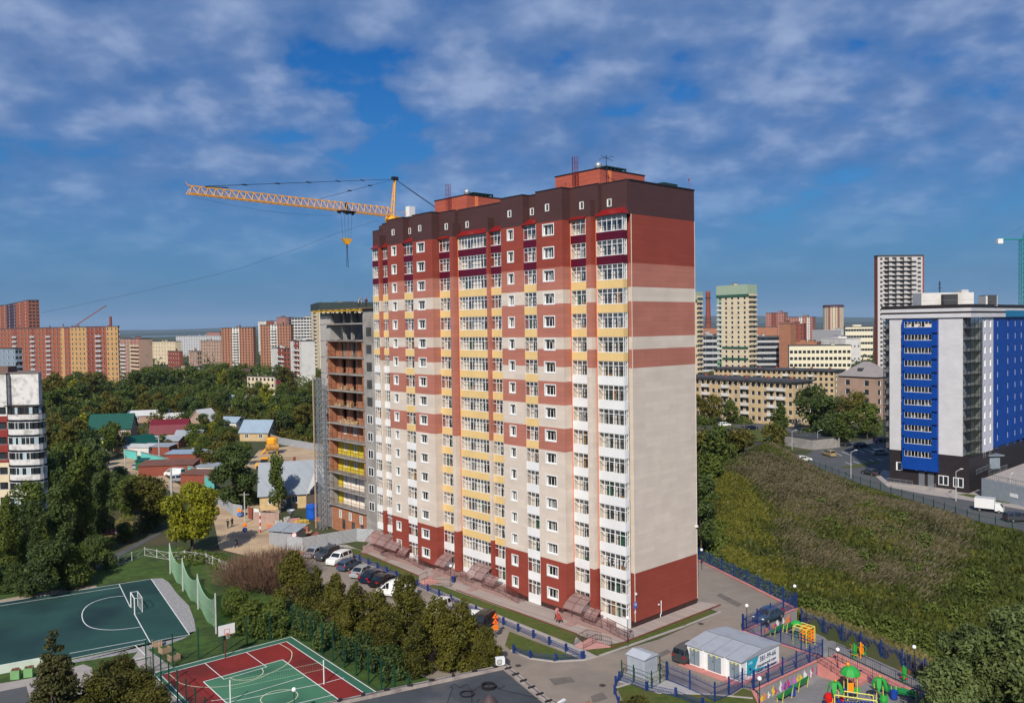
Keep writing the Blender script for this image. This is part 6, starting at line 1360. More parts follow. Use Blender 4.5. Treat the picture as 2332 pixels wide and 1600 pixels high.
# ---------------------------------------------------------------- tower crane behind
YC = mat('yellow crane paint', (.80, .36, .02), .5, var=.1)
jr, jt = D(890, 490, 157.6), D(428, 441, 129.5); jt.z = jr.z
cr = root('tower_crane', (jr.x, jr.y, 0), 'yellow tower crane with a long lattice jib rising behind the tall building', 'crane', math.atan2(jt.y-jr.y, jt.x-jr.x))
JL = (jt-jr).length; JZ = jr.z; b = MB(); n = 30
J = lambda x, y, z: (x, y, JZ+z)
th_ = lambda x: lerp(1.55, 1.25, x/JL)
for s in (-.6, .6): b.bar(J(0, s, -.2), J(JL, s, 0), .11)
b.bar(J(1, 0, th_(0)-.2), J(JL, 0, th_(JL)), .11); b.bar(J(JL, 0, th_(JL)), J(JL+.3, 0, th_(JL)+.5), .05); b.bar(J(0, 0, -.2), J(1, 0, 1.35), .09)
for i in range(n):
    x0_, x1_ = JL*i/n, JL*(i+1)/n; xm = (x0_+x1_)/2; t_ = th_(xm)
    for s in (-.6, .6): b.bar(J(x0_, s, 0), J(xm, 0, t_), .055); b.bar(J(xm, 0, t_), J(x1_, s, 0), .055)
    b.bar(J(x0_, -.6, 0), J(x1_, .6, 0), .035); b.bar(J(x1_, -.6, 0), J(x1_, .6, 0), .035)
b.build('jib', YC, cr)
at_ = D(908, 406, 157.6); ap = Vector(((at_.x-jr.x), (at_.y-jr.y), 0)); apx = Matrix.Rotation(-cr.rotation_euler[2], 3, 'Z') @ ap
A_ = (apx.x, 0, at_.z)
b = MB()
for s in (-.55, .55):
    b.bar((-.3, s, JZ-.3), (A_[0], s*.3, A_[2]), .14)
    for k_ in range(7): t0, t1 = k_/7, (k_+.5)/7; b.bar((lerp(-.3, A_[0], t0), s*lerp(1, .3, t0), lerp(JZ-.3, A_[2], t0)), (lerp(-.3, A_[0], t1), -s*lerp(1, .3, t1), lerp(JZ-.3, A_[2], t1)), .05)
b.build('tower_head', YC, cr)
b = MB(); b.cbox((A_[0], 0, A_[2]+.1), (1.2, .7, .6)); b.build('head_sheave', DKSTEEL, cr)
b = MB()
for s in (-.3, .3):
    b.bar(A_, J(JL*.93, s*.5, th_(JL)+.15), .04); b.bar(A_, J(JL*.395, s*.5, th_(JL*.4)+.1), .04)
    for t_ in (.2, .34, .5, .66, .82): P_ = Vector(A_).lerp(Vector(J(JL*.93, s*.5, th_(JL)+.15)), t_); b.cbox(P_, (.9, .12, .16))
    for t_ in (.35, .62): P_ = Vector(A_).lerp(Vector(J(JL*.395, s*.5, 1.6)), t_); b.cbox(P_, (.7, .12, .16))
    b.bar(A_, J(-16, s, .3), .05)
b.bar(J(JL*.93, 0, 1.3), J(JL*.83, 0, 1.6), .1)
b.build('tie_rod', DKSTEEL, cr)
b = MB()
for s in (-.6, .6): b.bar(J(0, s, -.3), J(-17, s, -.3), .12); b.bar(J(-2, s, .8), J(-17, s, .8), .035)
for k_ in range(9): b.bar(J(-2*k_, -.6, -.3), J(-2*k_-2, .6, -.3), .06); b.bar(J(-2*k_-1, .6, -.3), J(-2*k_-1, .6, .8), .03)
b.build('counter_jib', YC, cr)
b = MB(); b.cbox(J(-14.5, 0, -1.4), (3, 1.3, 2.6)); b.build('counterweight', CONC, cr)
b = MB(); b.cbox(J(-4.0, .9, .9), (1.4, 1.1, 1.9)); b.build('cab', WHITE, cr)
b = MB(); b.lathe((0, 0, JZ-1.6), [(.9, 0), (1.1, .3), (1.1, .9), (.8, 1.4)], 12); b.build('slewing_ring', YC, cr)
ms_ = lattice(1.9, 6.0, 4, .10, .055, YC, 'mast_section')
for i in range(int((JZ-1.6)/6)+1): link('mast_section', ms_, cr, (0, 0, JZ-1.6-6*(i+1)))
tp_ = None
for i in range(200):
    x = JL*i/200; P_ = cr.matrix_world if 0 else None; q = jr.lerp(jt, i/200)
    if proj(q)[0] < 789: tp_ = x; tq = q; break
b = MB(); b.box(tp_-1.6, tp_+1.6, -.7, .7, JZ-.3, JZ-.1)
for k_ in range(8): b.cbox((tp_-1.7+.48*k_, R.uniform(-.5, .5), JZ-.4), (.3, .4, R.uniform(.3, .6)))
b.cbox((tp_, 0, JZ+.8), (.35, .3, 1.2)); b.build('trolley', DKSTEEL, cr)
zh = Zat(tq.x, tq.y, 545); b = MB()
for dx in (-1.1, -.35, .4, 1.1): b.bar((tp_+dx*1.1, 0, JZ-.4), (tp_+dx*.75, 0, zh), .025, 3)
b.build('hoist_rope', DKSTEEL, cr)
b = MB(); b.add([(tp_-1.1, -.2, zh+.15), (tp_+1.1, -.2, zh+.15), (tp_+.35, -.2, zh-.9), (tp_-.35, -.2, zh-.9), (tp_-1.1, .2, zh+.15), (tp_+1.1, .2, zh+.15), (tp_+.35, .2, zh-.9), (tp_-.35, .2, zh-.9)], ((0, 3, 2, 1), (4, 5, 6, 7), (0, 1, 5, 4), (1, 2, 6, 5), (2, 3, 7, 6), (3, 0, 4, 7))); b.build('hook_block', YC, cr)
zl = Zat(tq.x, tq.y, 609); b = MB(); b.bar((tp_, 0, zh-.9), (tp_, 0, zh-1.6), .12, 6); b.bar((tp_-.05, 0, zh-1.6), (tp_-.2, 0, zl), .045); b.bar((tp_+.05, 0, zh-1.6), (tp_+.15, 0, zl), .045); b.build('hook_chain', DKSTEEL, cr)
b = MB(); pts = []
for i in range(16): t_ = i/15; pts.append((lerp(JL, tp_+2, t_), 0, JZ-.2-1.5*math.sin(math.pi*t_*.75+.1)*.9)) 
b.path(pts, .018, 3); b.build('slack_rope', DKSTEEL, cr)
# overhead wire crossing the sky
wr_ = root('overhead_wire', D(95, 712, 150), 'thin dark wire hanging across the sky left of the tall building', 'wire'); o = wr_.location
b = MB(); pw = [(95, 712), (200, 690), (330, 662), (480, 628), (560, 607), (680, 565), (770, 530), (860, 502)]; b.path([D(x, y, 150)-o for x, y in pw], .02, 3); b.build('wire', DKSTEEL, wr_)
# teal crane at the right edge
TEALC = mat('teal crane paint', (.01, .22, .20), .5); P_ = G(2328, 1000); P_ = D(2328, 1010, 260); P_.z = 0
tc_ = root('tower_crane', P_, 'teal tower crane cut by the right edge behind the blue and white building', 'crane', math.pi); zt_ = Zat(P_.x, P_.y, 545)
m_ = lattice(1.5, 6, 4, .10, .06, TEALC, 'mast_section')
for i in range(int(zt_/6)+1): link('mast_section', m_, tc_, (0, 0, zt_-6*(i+1)))
b = MB(); b.bar((0, 0, zt_), (-1.2, 0, zt_+4.5), .2); b.bar((0, .4, zt_), (8, .4, zt_+.1), .22); b.bar((0, -.4, zt_), (8, -.4, zt_+.1), .22); b.bar((-1.2, 0, zt_+4.5), (7.6, 0, zt_+.2), .04); b.bar((0, 0, zt_), (-14, 0, zt_+.4), .25); b.build('jib', TEALC, tc_)
b = MB(); b.cbox((7.3, 0, zt_-.5), (1.6, 1.3, 1.5)); b.build('counterweight', WHITE, tc_)
# small red cranes over the far left blocks
for px, py, Y, ln, a in ((178, 742, 620, 26, 35), (252, 745, 620, 3, 80)):
    q = D(px, py, Y); q.z = 0; zt_ = Zat(q.x, q.y, py); e = root('tower_crane', q, 'far red crane with a raised jib over the brick block' if px == 178 else 'far thin red crane mast right of the raised jib one', 'crane'); b = MB(); b.box(-.7, .7, -.7, .7, 0, zt_+8*(px == 252)); b.build('mast', BRK2, e); b = MB(); b.bar((-4, 0, zt_-1), (ln*math.cos(math.radians(a)), 0, zt_+ln*math.sin(math.radians(a))), .4); b.build('jib', BRK2, e)
# ---------------------------------------------------------------- white and red panel block at the left edge
M0 = D(18, 1000, 157); M0.z = 0
pb = root('apartment_building', M0, 'white and dark red nine storey panel block with glazed curved balconies', 'building', 0)
zt_ = Zat(M0.x, M0.y, 852); kx_ = 157/F; xl, xr = -14.5, (98-18)*kx_
zrow = [Zat(M0.x, M0.y, 936+i*34.2) for i in range(9)]; fh_ = (zrow[0]-zrow[8])/8
DRED = mat('dark red panels', (.22, .03, .025), .8, var=.08); OWH = mat('weathered white paint', (.62, .60, .58), .85, var=.06, dirt=(.36, .35, .33), dscale=.8, scale=2)
b = MB(); hs = [(x-.8, x+.8, z_-.6, z_+.8) for z_ in zrow[:9] for x in (-1.0, -5, -9)]
zb_ = [0]+[q_ for z_ in zrow[::-1] for q_ in ()]
wall(b, lambda u, zz, d: (u, d, zz), xl, 0, [(0, zrow[5]-1.3, 2), (zrow[5]-1.3, zrow[3]-1.2, 2), (zrow[3]-1.2, zrow[0]-.9, 0), (zrow[0]-.9, zt_, 1)], hs, .3, 3, 4)
b.prism([(0, 1.2), (xr-1.2, 1.2), (xr-7.8, 12), (-6.6, 12)], 0, zt_, 1); b.box(xl, 0, .4, 11.9, 0, zt_-.1, 1)
b.build('wall', [DRED, OWH, CRM, PVC, GLASS], pb)
for i, z_ in enumerate(zrow):
    def arc(d): return [(.05, 1.3), (.05, .1-d), (.5, -.5-d), (1.4, -.95-d), ((xr-.05)*.5, -1.1-d), (xr-1.2, -.95-d), (xr-.45+d*.4, -.55-d), (xr-.1+d, .1), (xr-.1+d, 1.3)]
    b = MB(); A0, A1 = arc(0), arc(-.1); b.prism(arc(0), z_-1.55, z_-1.42)
    for (a, c), (a1, c1) in zip(zip(A0, A0[1:]), zip(A1, A1[1:])): b.add([(a[0], a[1], z_-1.42), (c[0], c[1], z_-1.42), (c[0], c[1], z_-.55), (a[0], a[1], z_-.55), (a1[0], a1[1], z_-1.42), (c1[0], c1[1], z_-1.42), (c1[0], c1[1], z_-.55), (a1[0], a1[1], z_-.55)], ((0, 1, 2, 3), (7, 6, 5, 4), (3, 2, 6, 7)))
    b.build('balcony', OWH, pb)
    fcol = PVC if i not in (0,) else mat('brown window frame', (.10, .05, .03), .6); f = MB(); gl = []
    for a, c in zip(A0[1:-1], A0[2:]):
        a, c = Vector((*a, 0)), Vector((*c, 0)); k_ = max(1, round((c-a).length/.75))
        for j in range(k_+1): q_ = a.lerp(c, j/k_); f.box(q_.x-.04, q_.x+.04, q_.y-.04, q_.y+.04, z_-.5, z_+.82)
        for h in (z_-.52, z_+.82): f.bar((a.x, a.y, h), (c.x, c.y, h), .05)
        for j in range(k_): p0_, p1_ = a.lerp(c, (j+.05)/k_), a.lerp(c, (j+.95)/k_); gl.append((p0_, p1_))
    f = f.build('balcony_glazing', fcol, pb)
    for p0_, p1_ in gl: g_ = MB(); g_.quad((p0_.x, p0_.y, z_-.5), (p1_.x, p1_.y, z_-.5), (p1_.x, p1_.y, z_+.8), (p0_.x, p0_.y, z_+.8)); g_.build('pane', GLASS if R.random() < .75 else mat('pale blue blind', (.35, .45, .5), .6), f)
for x in (-10, -5): b = MB(); b.box(x, x+3, 4, 7, zt_, zt_+1.3); b.build('roof_vent', mat('rusty roof metal', (.16, .10, .08), .9), pb)
b = MB(); b.prism([(xl, -.1), (0, -.1), (0, 1.1), (xr-1.1, 1.1), (xr-7.7, 12.1), (xl, 12.1)], zt_+.002, zt_+.18); b.build('roof', mat('brown grey roofing', (.17, .13, .11), .9, var=.2), pb)
b = MB(); b.box(.0, xr-.2, -1.1, 1.3, zrow[0]+.95, zrow[0]+1.1); b.build('balcony_roof', DKSTEEL, pb)
# ---------------------------------------------------------------- cars
TYRE = RUBBER; RIM = mat('alloy rim', (.4, .4, .42), .35, .6, var=0); LAMP = mat('headlight glass', (.7, .7, .68), .15, var=0); TAIL = mat('red tail light', (.35, .01, .01), .25, var=0); CARG = mat('car window glass', (.012, .015, .018), .05, var=0, spec=.9)
def carpaint(n, c, r=.22): return mat(n, c, r, .25 if max(c) < .5 else 0, var=.04, spec=.6)
PAINT = {'silver': carpaint('silver car paint', (.38, .40, .42)), 'white': carpaint('white car paint', (.75, .75, .73)), 'black': carpaint('black car paint', (.012, .012, .014)), 'grey': carpaint('dark grey car paint', (.06, .065, .07)), 'blue': carpaint('slate blue car paint', (.06, .09, .15)), 'purple': carpaint('purple car paint', (.06, .012, .06)), 'gold': carpaint('pale gold car paint', (.42, .33, .17)), 'navy': carpaint('dark navy car paint', (.01, .018, .045)), 'yellow': carpaint('yellow car paint', (.65, .33, .01))}
CP = {}
def car_proto(kind):
    if kind in CP: return CP[kind]
    P_ = {'sedan': (4.5, 1.78, 1.45, .90, [(-.50, .55), (-.48, .82), (-.36, .90), (-.22, 1.40), (-.02, 1.45), (.14, 1.40), (.27, .92), (.45, .82), (.5, .50)]),
          'hatch': (4.2, 1.75, 1.50, .95, [(-.50, .55), (-.49, .95), (-.44, 1.32), (-.25, 1.49), (.02, 1.50), (.14, 1.44), (.28, .98), (.46, .82), (.5, .50)]),
          'suv': (4.6, 1.86, 1.72, 1.05, [(-.50, .60), (-.49, 1.05), (-.45, 1.60), (-.25, 1.72), (.05, 1.72), (.14, 1.64), (.26, 1.08), (.47, .98), (.5, .60)]),
          'van': (5.3, 1.95, 2.1, 1.15, [(-.50, .6), (-.5, 1.15), (-.48, 1.98), (-.3, 2.1), (.12, 2.08), (.22, 1.95), (.37, 1.2), (.48, 1.0), (.5, .6)])}[kind]
    L_, W_, Ht, belt, prof = P_; b = MB(); g = MB(); hw = W_/2
    secs = []
    for fx, zt_ in prof:
        x = fx*L_; tap = 1-.10*abs(fx*2)**4; roof = zt_ > belt+.12; wr_ = hw*(.80 if roof else .93)*tap
        secs.append([(x, hw*.90*tap, .28), (x, hw*tap, .55), (x, hw*tap*.98, min(belt, zt_*.97)), (x, wr_, zt_), (x, 0, zt_+.03*(1 if roof else .6))])
    for s in (1, -1):
        for A_, B_ in zip(secs, secs[1:]):
            for i in range(4):
                q = [(p[0], p[1]*s, p[2]) for p in (A_[i], B_[i], B_[i+1], A_[i+1])]; b.quad(*q)
        b.poly([(p[0], p[1]*s, p[2]) for p in secs[0]]+[(secs[0][0][0], 0, .28)]); b.poly([(p[0], p[1]*s, p[2]) for p in secs[-1]]+[(secs[-1][0][0], 0, .28)])
        b.quad(*[(x, y*s, .28) for x, y in ((-L_/2, 0), (L_/2, 0), (L_/2, hw*.8), (-L_/2, hw*.8))])
        # side windows
        sec2 = [k for k in secs if k[3][2] > belt+.12]
        for i, (A_, B_) in enumerate(zip(secs, secs[1:])):
            ra, rb = A_[3][2] > belt+.12, B_[3][2] > belt+.12
            if ra and rb:
                if kind == 'van' and A_[0][0] < 0: continue
                q = [Vector(p) for p in (A_[2], B_[2], B_[3], A_[3])]; c = sum(q, Vector())/4; q = [c+(p-c)*.84+Vector((0, .012, 0)) for p in q]; g.quad(*[(p.x, p.y*s, p.z) for p in q])
            elif ra != rb:       # wedge panes of windscreen and rear window
                T_, Bm = (A_, B_) if ra else (B_, A_); q = [Vector(p) for p in ((Bm[3][0], Bm[3][1]*.88, Bm[3][2]), (Bm[4][0], 0, Bm[4][2]), (T_[4][0], 0, T_[4][2]), (T_[3][0], T_[3][1]*.9, T_[3][2]))]
                m_ = [q[0].lerp(q[3], .06), q[1].lerp(q[2], .06), q[1].lerp(q[2], .92), q[0].lerp(q[3], .92)]; up = Vector((.012 if Bm[0][0] > 0 else -.012, 0, .014)); g.quad(*[(p.x+up.x, p.y*s, p.z+up.z) for p in m_])
                k_ = [T_[2], Bm[2], T_[3]]
                q = [Vector(T_[2]), Vector(Bm[2]).lerp(Vector(T_[2]), .25), Vector(T_[3]).lerp(Vector(T_[2]), .2)]; g.poly([(p.x, (p.y+.012)*s, p.z+.03) for p in q])
    if kind in ('hatch', 'suv', 'van'):
        x = secs[2][0][0]-.0; g.quad(*[(x-.03 if z_ < 1.3 else x-.02, y, z_) for y, z_ in ((-hw*.7, belt+.1), (hw*.7, belt+.1), (hw*.66, Ht-.22), (-hw*.66, Ht-.22))])
    w_ = MB(); r_ = MB(); w_.bar((0, -.11, 0), (0, .11, 0), .33, 14); r_.bar((0, -.12, 0), (0, .12, 0), .2, 10)
    h_ = MB(); h_.sphere((0, 0, 0), .14, n=8, k=5, sz=.6); tl = MB(); tl.cbox((0, 0, 0), (.1, .34, .2)); ml = MB(); ml.cbox((0, 0, 0), (.14, .2, .14))
    CP[kind] = (b, g.mesh('windows', CARG), w_.mesh('tyre', TYRE), r_.mesh('rim', RIM), h_.mesh('headlight', LAMP), tl.mesh('tail_light', TAIL), ml, L_, W_, belt, {}); return CP[kind]
def car(name, kind, colr, loc, rz, label, group=None, cat='car', z=.03):
    b, g, ty, ri, hl, tl, ml, L_, W_, belt, cache = car_proto(kind); e = root(name, (loc[0], loc[1], z), label, cat, rz, group)
    if colr not in cache:
        me_ = b.mesh('body', PAINT[colr], False); cache[colr] = me_; cache[colr+'m'] = ml.mesh('mirror', PAINT[colr])
    link('body', cache[colr], e); link('windows', g, e)
    for x in (-.31*L_, .31*L_):
        for s in (-1, 1): w_ = link('wheel', ty, e, (x, s*(W_/2-.10), .33)); link('rim', ri, w_, (0, s*.012, 0))
    for s in (-1, 1):
        link('headlight', hl, e, (L_*.478, s*W_*.36, .70)); link('tail_light', tl, e, (-L_*.485, s*W_*.38, .88)); link('mirror', cache[colr+'m'], e, (L_*.17, s*(W_/2+.05), belt+.02))
    return e
LOT = 'cars parked along the blue low fence'
pd = math.atan2(U3.y, U3.x)
cs_ = [(720, 1256, 'sedan', 'silver', 'silver saloon, farthest of the parked cars, next to the corrugated fence'), (746, 1262, 'suv', 'grey', 'dark grey off road car with red tail lights beside the silver saloon'), (773, 1272, 'suv', 'white', 'white four wheel drive car with dark windows, third from the far end'),
       (795, 1285, 'hatch', 'blue', 'slate blue hatchback beside the white four wheel drive car'), (826, 1300, 'sedan', 'silver', 'pale silver saloon half hidden by the lindens'), (848, 1311, 'sedan', 'navy', 'dark navy car left of the black one'), (870, 1320, 'sedan', 'black', 'black saloon parked left of the white van'),
       (1080, 1407, 'sedan', 'white', 'white saloon behind the dark estate car near the road signs'), (1098, 1418, 'suv', 'black', 'dark estate car nearest the triangular lawn, beside the road signs')]
for i, (x, y, k, c_, lb) in enumerate(cs_): car('parked_car', k, c_, G(x, y, .6), pd-math.radians(68)+(math.pi if i in (1, 2, 8) else 0), lb, LOT)
car('parked_van', 'van', 'white', G(903, 1344, .8), pd+math.radians(28), 'white delivery van facing the lindens on the parking lot', LOT, 'van')
car('parked_car', 'suv', 'white', G(996, 1385, .7), pd+math.radians(112), 'white boxy off road car with spare wheel, alone right of the van', LOT)
car('parked_car', 'sedan', 'blue', G(1750, 1397, .7), math.radians(40)+math.pi, 'slate blue hatchback parked in the corner above the painted wall')
car('parked_car', 'suv', 'grey', G(1574, 1482, .8), math.radians(42), 'dark off road car with a rear spare wheel, behind the transformer building')
for x, y, k, c_, a, lb in [(1887, 1032, 'suv', 'gold', 100, 'pale gold estate car on the far parking lot'), (1828, 1044, 'sedan', 'white', 10, 'white saloon at the crest beside the green mesh fence'), (1962, 1013, 'hatch', 'navy', 10, 'dark blue car in the building shade on the far parking lot'), (2005, 1029, 'hatch', 'silver', 5, 'silver hatchback beside the blue building glazing'),
                           (1982, 1074, 'sedan', 'grey', 110, 'grey car driving past the green mesh fence'), (2008, 1001, 'suv', 'navy', 0, 'dark van shaped car farthest back on the parking lot'), (1650, 966, 'hatch', 'white', 10, 'small white car before the nearer yellow block'), (1712, 973, 'hatch', 'navy', 5, 'small dark blue car before the yellow block'), (1748, 981, 'sedan', 'grey', 30, 'dark grey car near the pointed green tree'),
                           (2318, 1178, 'suv', 'grey', 0, 'dark off road car cut by the right edge behind the box truck'), (228, 1025, 'sedan', 'white', 20, 'white car beside the green roofed house'), (316, 1060, 'hatch', 'silver', 80, 'silver car beside the dark green container in the lane'), (412, 1090, 'suv', 'silver', 20, 'silver jeep between the brown garages'), (398, 1078, 'van', 'white', 160, 'white van behind the silver jeep among the garages'),
                           (245, 1208, 'sedan', 'purple', 25, 'shiny purple car under the left poplars'), (232, 1195, 'hatch', 'navy', 30, 'dark blue car behind the purple one'), (1905, 850, 'sedan', 'white', 20, 'white car parked far behind the tan hipped house')]:
    car('parked_car', k, c_, G(x, y, .7), math.radians(a), lb)
# white box truck
e = root('box_truck', G(2255, 1165), 'small white box truck with a grey roof on the road by the blue building', 'truck', math.radians(-38)); e.scale = (.85,)*3; WP = PAINT['white']
b = MB(); b.box(-2.9, .9, -1.05, 1.05, .85, 3.0); b.build('cargo_box', WP, e); b = MB(); b.box(-2.92, .92, -1.07, 1.07, 3.0, 3.08); b.build('box_roof', LGY, e)
b = MB(); b.add([(1.0, -.95, .5), (2.6, -.95, .5), (2.6, .95, .5), (1.0, .95, .5), (1.0, -.9, 2.1), (1.9, -.85, 2.1), (1.9, .85, 2.1), (1.0, .9, 2.1), (2.55, -.95, 1.2), (2.55, .95, 1.2)], ((0, 3, 2, 1), (4, 5, 6, 7), (0, 1, 8, 5, 4), (3, 7, 6, 9, 2), (1, 2, 9, 8), (8, 9, 6, 5), (0, 4, 7, 3))); b.build('cab', WP, e)
b = MB(); b.quad((2.5, -.8, 1.28), (2.5, .8, 1.28), (1.97, .76, 2.02), (1.97, -.76, 2.02)); b.build('windscreen', CARG, e)
for x in (-1.9, 1.8):
    for s in (-.85, .85): w_ = link('wheel', CP['van'][2], e, (x, s, .36)); link('rim', CP['van'][3], w_)
b = MB(); b.box(-2.8, 2.4, -.5, .5, .45, .85); b.build('chassis', DKSTEEL, e)
# ---------------------------------------------------------------- globe lamps, street lamps, poles
OPAL = mat('white globe glass', (.82, .82, .82), .3, var=0)
lmp = MB(); lmp.bar((0, 0, 0), (0, 0, 2.7), .05, 6, 0, .035); lm = lmp.mesh('pole', DKSTEEL); gm = MB().sphere((0, 0, 2.88), .21, n=12, k=8).mesh('globe', OPAL, True)
for x, y, zz, lb in [(1430, 1464, 0, 'globe lamp on the lawn edge by the building corner'), (1598, 1296, 0, 'globe lamp at the far end of the drive fence'), (1810, 1386, 0, 'globe lamp on the wall corner above the parked blue car'), (1701, 1434, 0, 'globe lamp left of the parked blue car'), (1730, 1614, 0, 'globe lamp in front of the lower painted wall'),
                     (2082, 1534, PZ, 'globe lamp by the playground outer fence'), (1908, 1540, PZ, 'globe lamp beside the playground steps'), (1027, 1335, 0, 'globe lamp on the pavement beside the ramp railing'), (671, 1640, 0, 'globe lamp on the near side of the red and green court')]:
    e = root('globe_lamp', G(x, y, zz) if x != 1027 else G(1027, 1335), lb, 'lamp', 0, 'globe lamps around the tall building'); link('pole', lm, e); link('globe', gm, e)
sl_ = MB(); sl_.bar((0, 0, 0), (0, 0, 6.2), .09, 6, 0, .05); sl_.bar((0, 0, 6.2), (1.2, .0, 6.6), .05); slm = sl_.mesh('pole', mat('light pole paint', (.5, .5, .5), .5)); sh = MB(); sh.cbox((1.5, 0, 6.65), (.7, .25, .14)); shm = sh.mesh('lamp_head', WHITE)
for x, y, s, a, lb in [(1938, 1088, .95, 20, 'slim street lamp on the slope side of the road before the blue building'), (2177, 1141, .95, 20, 'street lamp in front of the black base of the blue building'), (1936, 1012, 1.0, 30, 'street lamp at the parking lot trees'), (1804, 1025, .85, 20, 'street lamp above the slope crest'), (1862, 1022, .8, 15, 'street lamp left of the gold car'), (2300, 1140, .8, 40, 'street lamp on the terrace at the right edge')]:
    e = root('street_lamp', G(x, y), lb, 'street lamp', math.radians(a), 'street lamps by the blue building'); e.scale = (s,)*3; link('pole', slm, e); link('lamp_head', shm, e)
for x, y, yt, w_, lb in [(250, 1033, 972, .14, 'pale utility pole beside the green roofed house'), (363, 1053, 995, .14, 'pale utility pole behind the brown garage'), (391, 1132, 1065, .2, 'thick white utility pole above the yellow green tree'), (285, 1066, 1026, .12, 'short grey pole at the turquoise wall'), (152, 1030, 978, .12, 'pole right of the white balconied block'), (558, 1190, 1120, .1, 'thin post at the yard gate')]:
    q = G(x, y); h_ = Zat(q.x, q.y, yt); e = root('utility_pole', q, lb, 'pole', 0); b = MB(); b.bar((0, 0, 0), (0, 0, h_), w_*1.2, 6, 0, w_); b.build('pole', mat('pale concrete pole', (.42, .42, .42)), e); b = MB(); b.box(-.9, .9, -.05, .05, h_-.5, h_-.4); b.build('crossarm', CONC, e)
# ---------------------------------------------------------------- transformer building and kiosk
TF = G(1688, 1556); tt_ = math.radians(41.5); e = root('transformer_building', TF, 'low white building with grey steel doors, flat grey roof and a phone number banner', 'building', tt_)
def loc_(P_, o, a): q = Matrix.Rotation(-a, 3, 'Z') @ (Vector(P_)-Vector(o)); return q
ql = loc_(G(1556, 1516.5), TF, tt_); qr = loc_(D(1774, 1470, 87.2), TF, tt_); LY, LX = ql.y, 7.0
hT = Zat(TF.x, TF.y, 1510)+.22
b = MB(); b.box(-.8, .0, .0, LY+.5, 0, .14); b.box(0, LX+.9, -.35, LY, 0, .14); b.build('plinth', COPE, e)
b = MB(); b.box(0, LX, 0, LY, .14, hT-.05); b.build('wall', WHITE, e)
GRD2 = mat('grey blue steel door', (.19, .24, .28), .5, var=.08)
for y0, y1 in ((LY*.03, LY*.20), (LY*.36, LY*.60), (LY*.76, LY*.95)):
    d = MB(); d.box(-.06, -.01, y0, y1, .3, hT-.35); d = d.build('door', GRD2, e)
    for yy in (lerp(y0, y1, .3), lerp(y0, y1, .72)): s_ = MB(); s_.add([(-.075, yy-.14, 1.75), (-.075, yy+.14, 1.75), (-.075, yy, 2.0)], ((0, 1, 2),)); s_.build('warning_sign', mat('yellow warning paint', (.75, .6, .02), var=0), d)
    s_ = MB(); s_.box(-.085, -.06, (y0+y1)/2-.015, (y0+y1)/2+.015, .3, hT-.35); s_.box(-.1, -.06, (y0+y1)/2+.12, (y0+y1)/2+.18, 1.2, 1.35); s_.build('handle', DKSTEEL, d)
for y in (LY*.28, LY*.68): b = MB(); b.box(-.14, -.01, y-.12, y+.12, .25, hT-.05); b.build('pillar', PVC, e)
GRF = mat('grey metal roof', (.33, .345, .38), .6, var=.08, scale=.5, dirt=(.27, .28, .31), dscale=.5); b = MB(); o_ = .16; zr_ = hT+.42
b.add([(-o_, -o_, hT), (LX+o_, -o_, hT), (LX+o_, LY+o_, hT), (-o_, LY+o_, hT), (-o_, LY/2, zr_-.0), (LX+o_, LY/2, zr_)], ((0, 1, 5, 4), (4, 5, 2, 3))) if 0 else None
b.add([(-o_, -o_, hT), (LX/2, -o_, zr_), (LX/2, LY+o_, zr_), (-o_, LY+o_, hT)], ((0, 1, 2, 3),)); b.add([(LX/2, -o_, zr_), (LX+o_, -o_, hT), (LX+o_, LY+o_, hT), (LX/2, LY+o_, zr_)], ((0, 1, 2, 3),))
b.add([(-o_, -o_, hT-.12), (LX+o_, -o_, hT-.12), (LX+o_, LY+o_, hT-.12), (-o_, LY+o_, hT-.12)], ((3, 2, 1, 0),)); b.add([(-o_, -o_, hT-.12), (LX+o_, -o_, hT-.12), (LX+o_, -o_, hT), (LX/2, -o_, zr_), (-o_, -o_, hT)], ((0, 1, 2, 3, 4),)); b.add([(-o_, -o_, hT-.12), (-o_, LY+o_, hT-.12), (-o_, LY+o_, hT), (-o_, -o_, hT)], ((3, 2, 1, 0),)); b.add([(LX+o_, -o_, hT-.12), (LX+o_, LY+o_, hT-.12), (LX+o_, LY+o_, hT), (LX+o_, -o_, hT)], ((0, 1, 2, 3),))
b.build('roof', GRF, e)
b = MB(); b.box(LX/2-.03, LX/2+.03, -o_, LY+o_, zr_, zr_+.04)
for y in (LY*.25, LY*.5, LY*.75): b.add([(-o_, y-.02, hT+.02), (LX/2, y-.02, zr_+.02), (LX/2, y+.02, zr_+.02), (-o_, y+.02, hT+.02)], ((0, 1, 2, 3),))
b.build('roof_seam', mat('dark roof seam', (.15, .16, .18)), e)
bn = MB(); bn.box(.9, 6.75, -.05, -.01, .5, hT-.25); bn = bn.build('banner', mat('white banner', (.74, .76, .78), .6, var=0), e)
tq_ = MB(); tq_.add([(.92, -.06, .52), (2.1, -.06, .52), (3.1, -.06, hT-.27), (.92, -.06, hT-.27)], ((0, 1, 2, 3),)); tq_.add([(.92, -.058, .52), (5.2, -.058, .52), (1.4, -.058, .95)], ((0, 1, 2),)); tq_.build('banner_field', mat('turquoise banner field', (.02, .33, .46), .6, var=0), bn)
NAVY = mat('navy lettering', (.01, .025, .09), .6, var=0)
text_mesh('381-99-66', .74, NAVY, bn, (4.75, -.065, hT-.72), (math.pi/2, 0, 0), .004, bold=.012)
text_mesh('Официальный отдел', .36, NAVY, bn, (4.5, -.065, hT-1.32), (math.pi/2, 0, 0), .004, bold=.01); text_mesh('продаж застройщика', .36, NAVY, bn, (4.5, -.065, hT-1.78), (math.pi/2, 0, 0), .004, bold=.01)
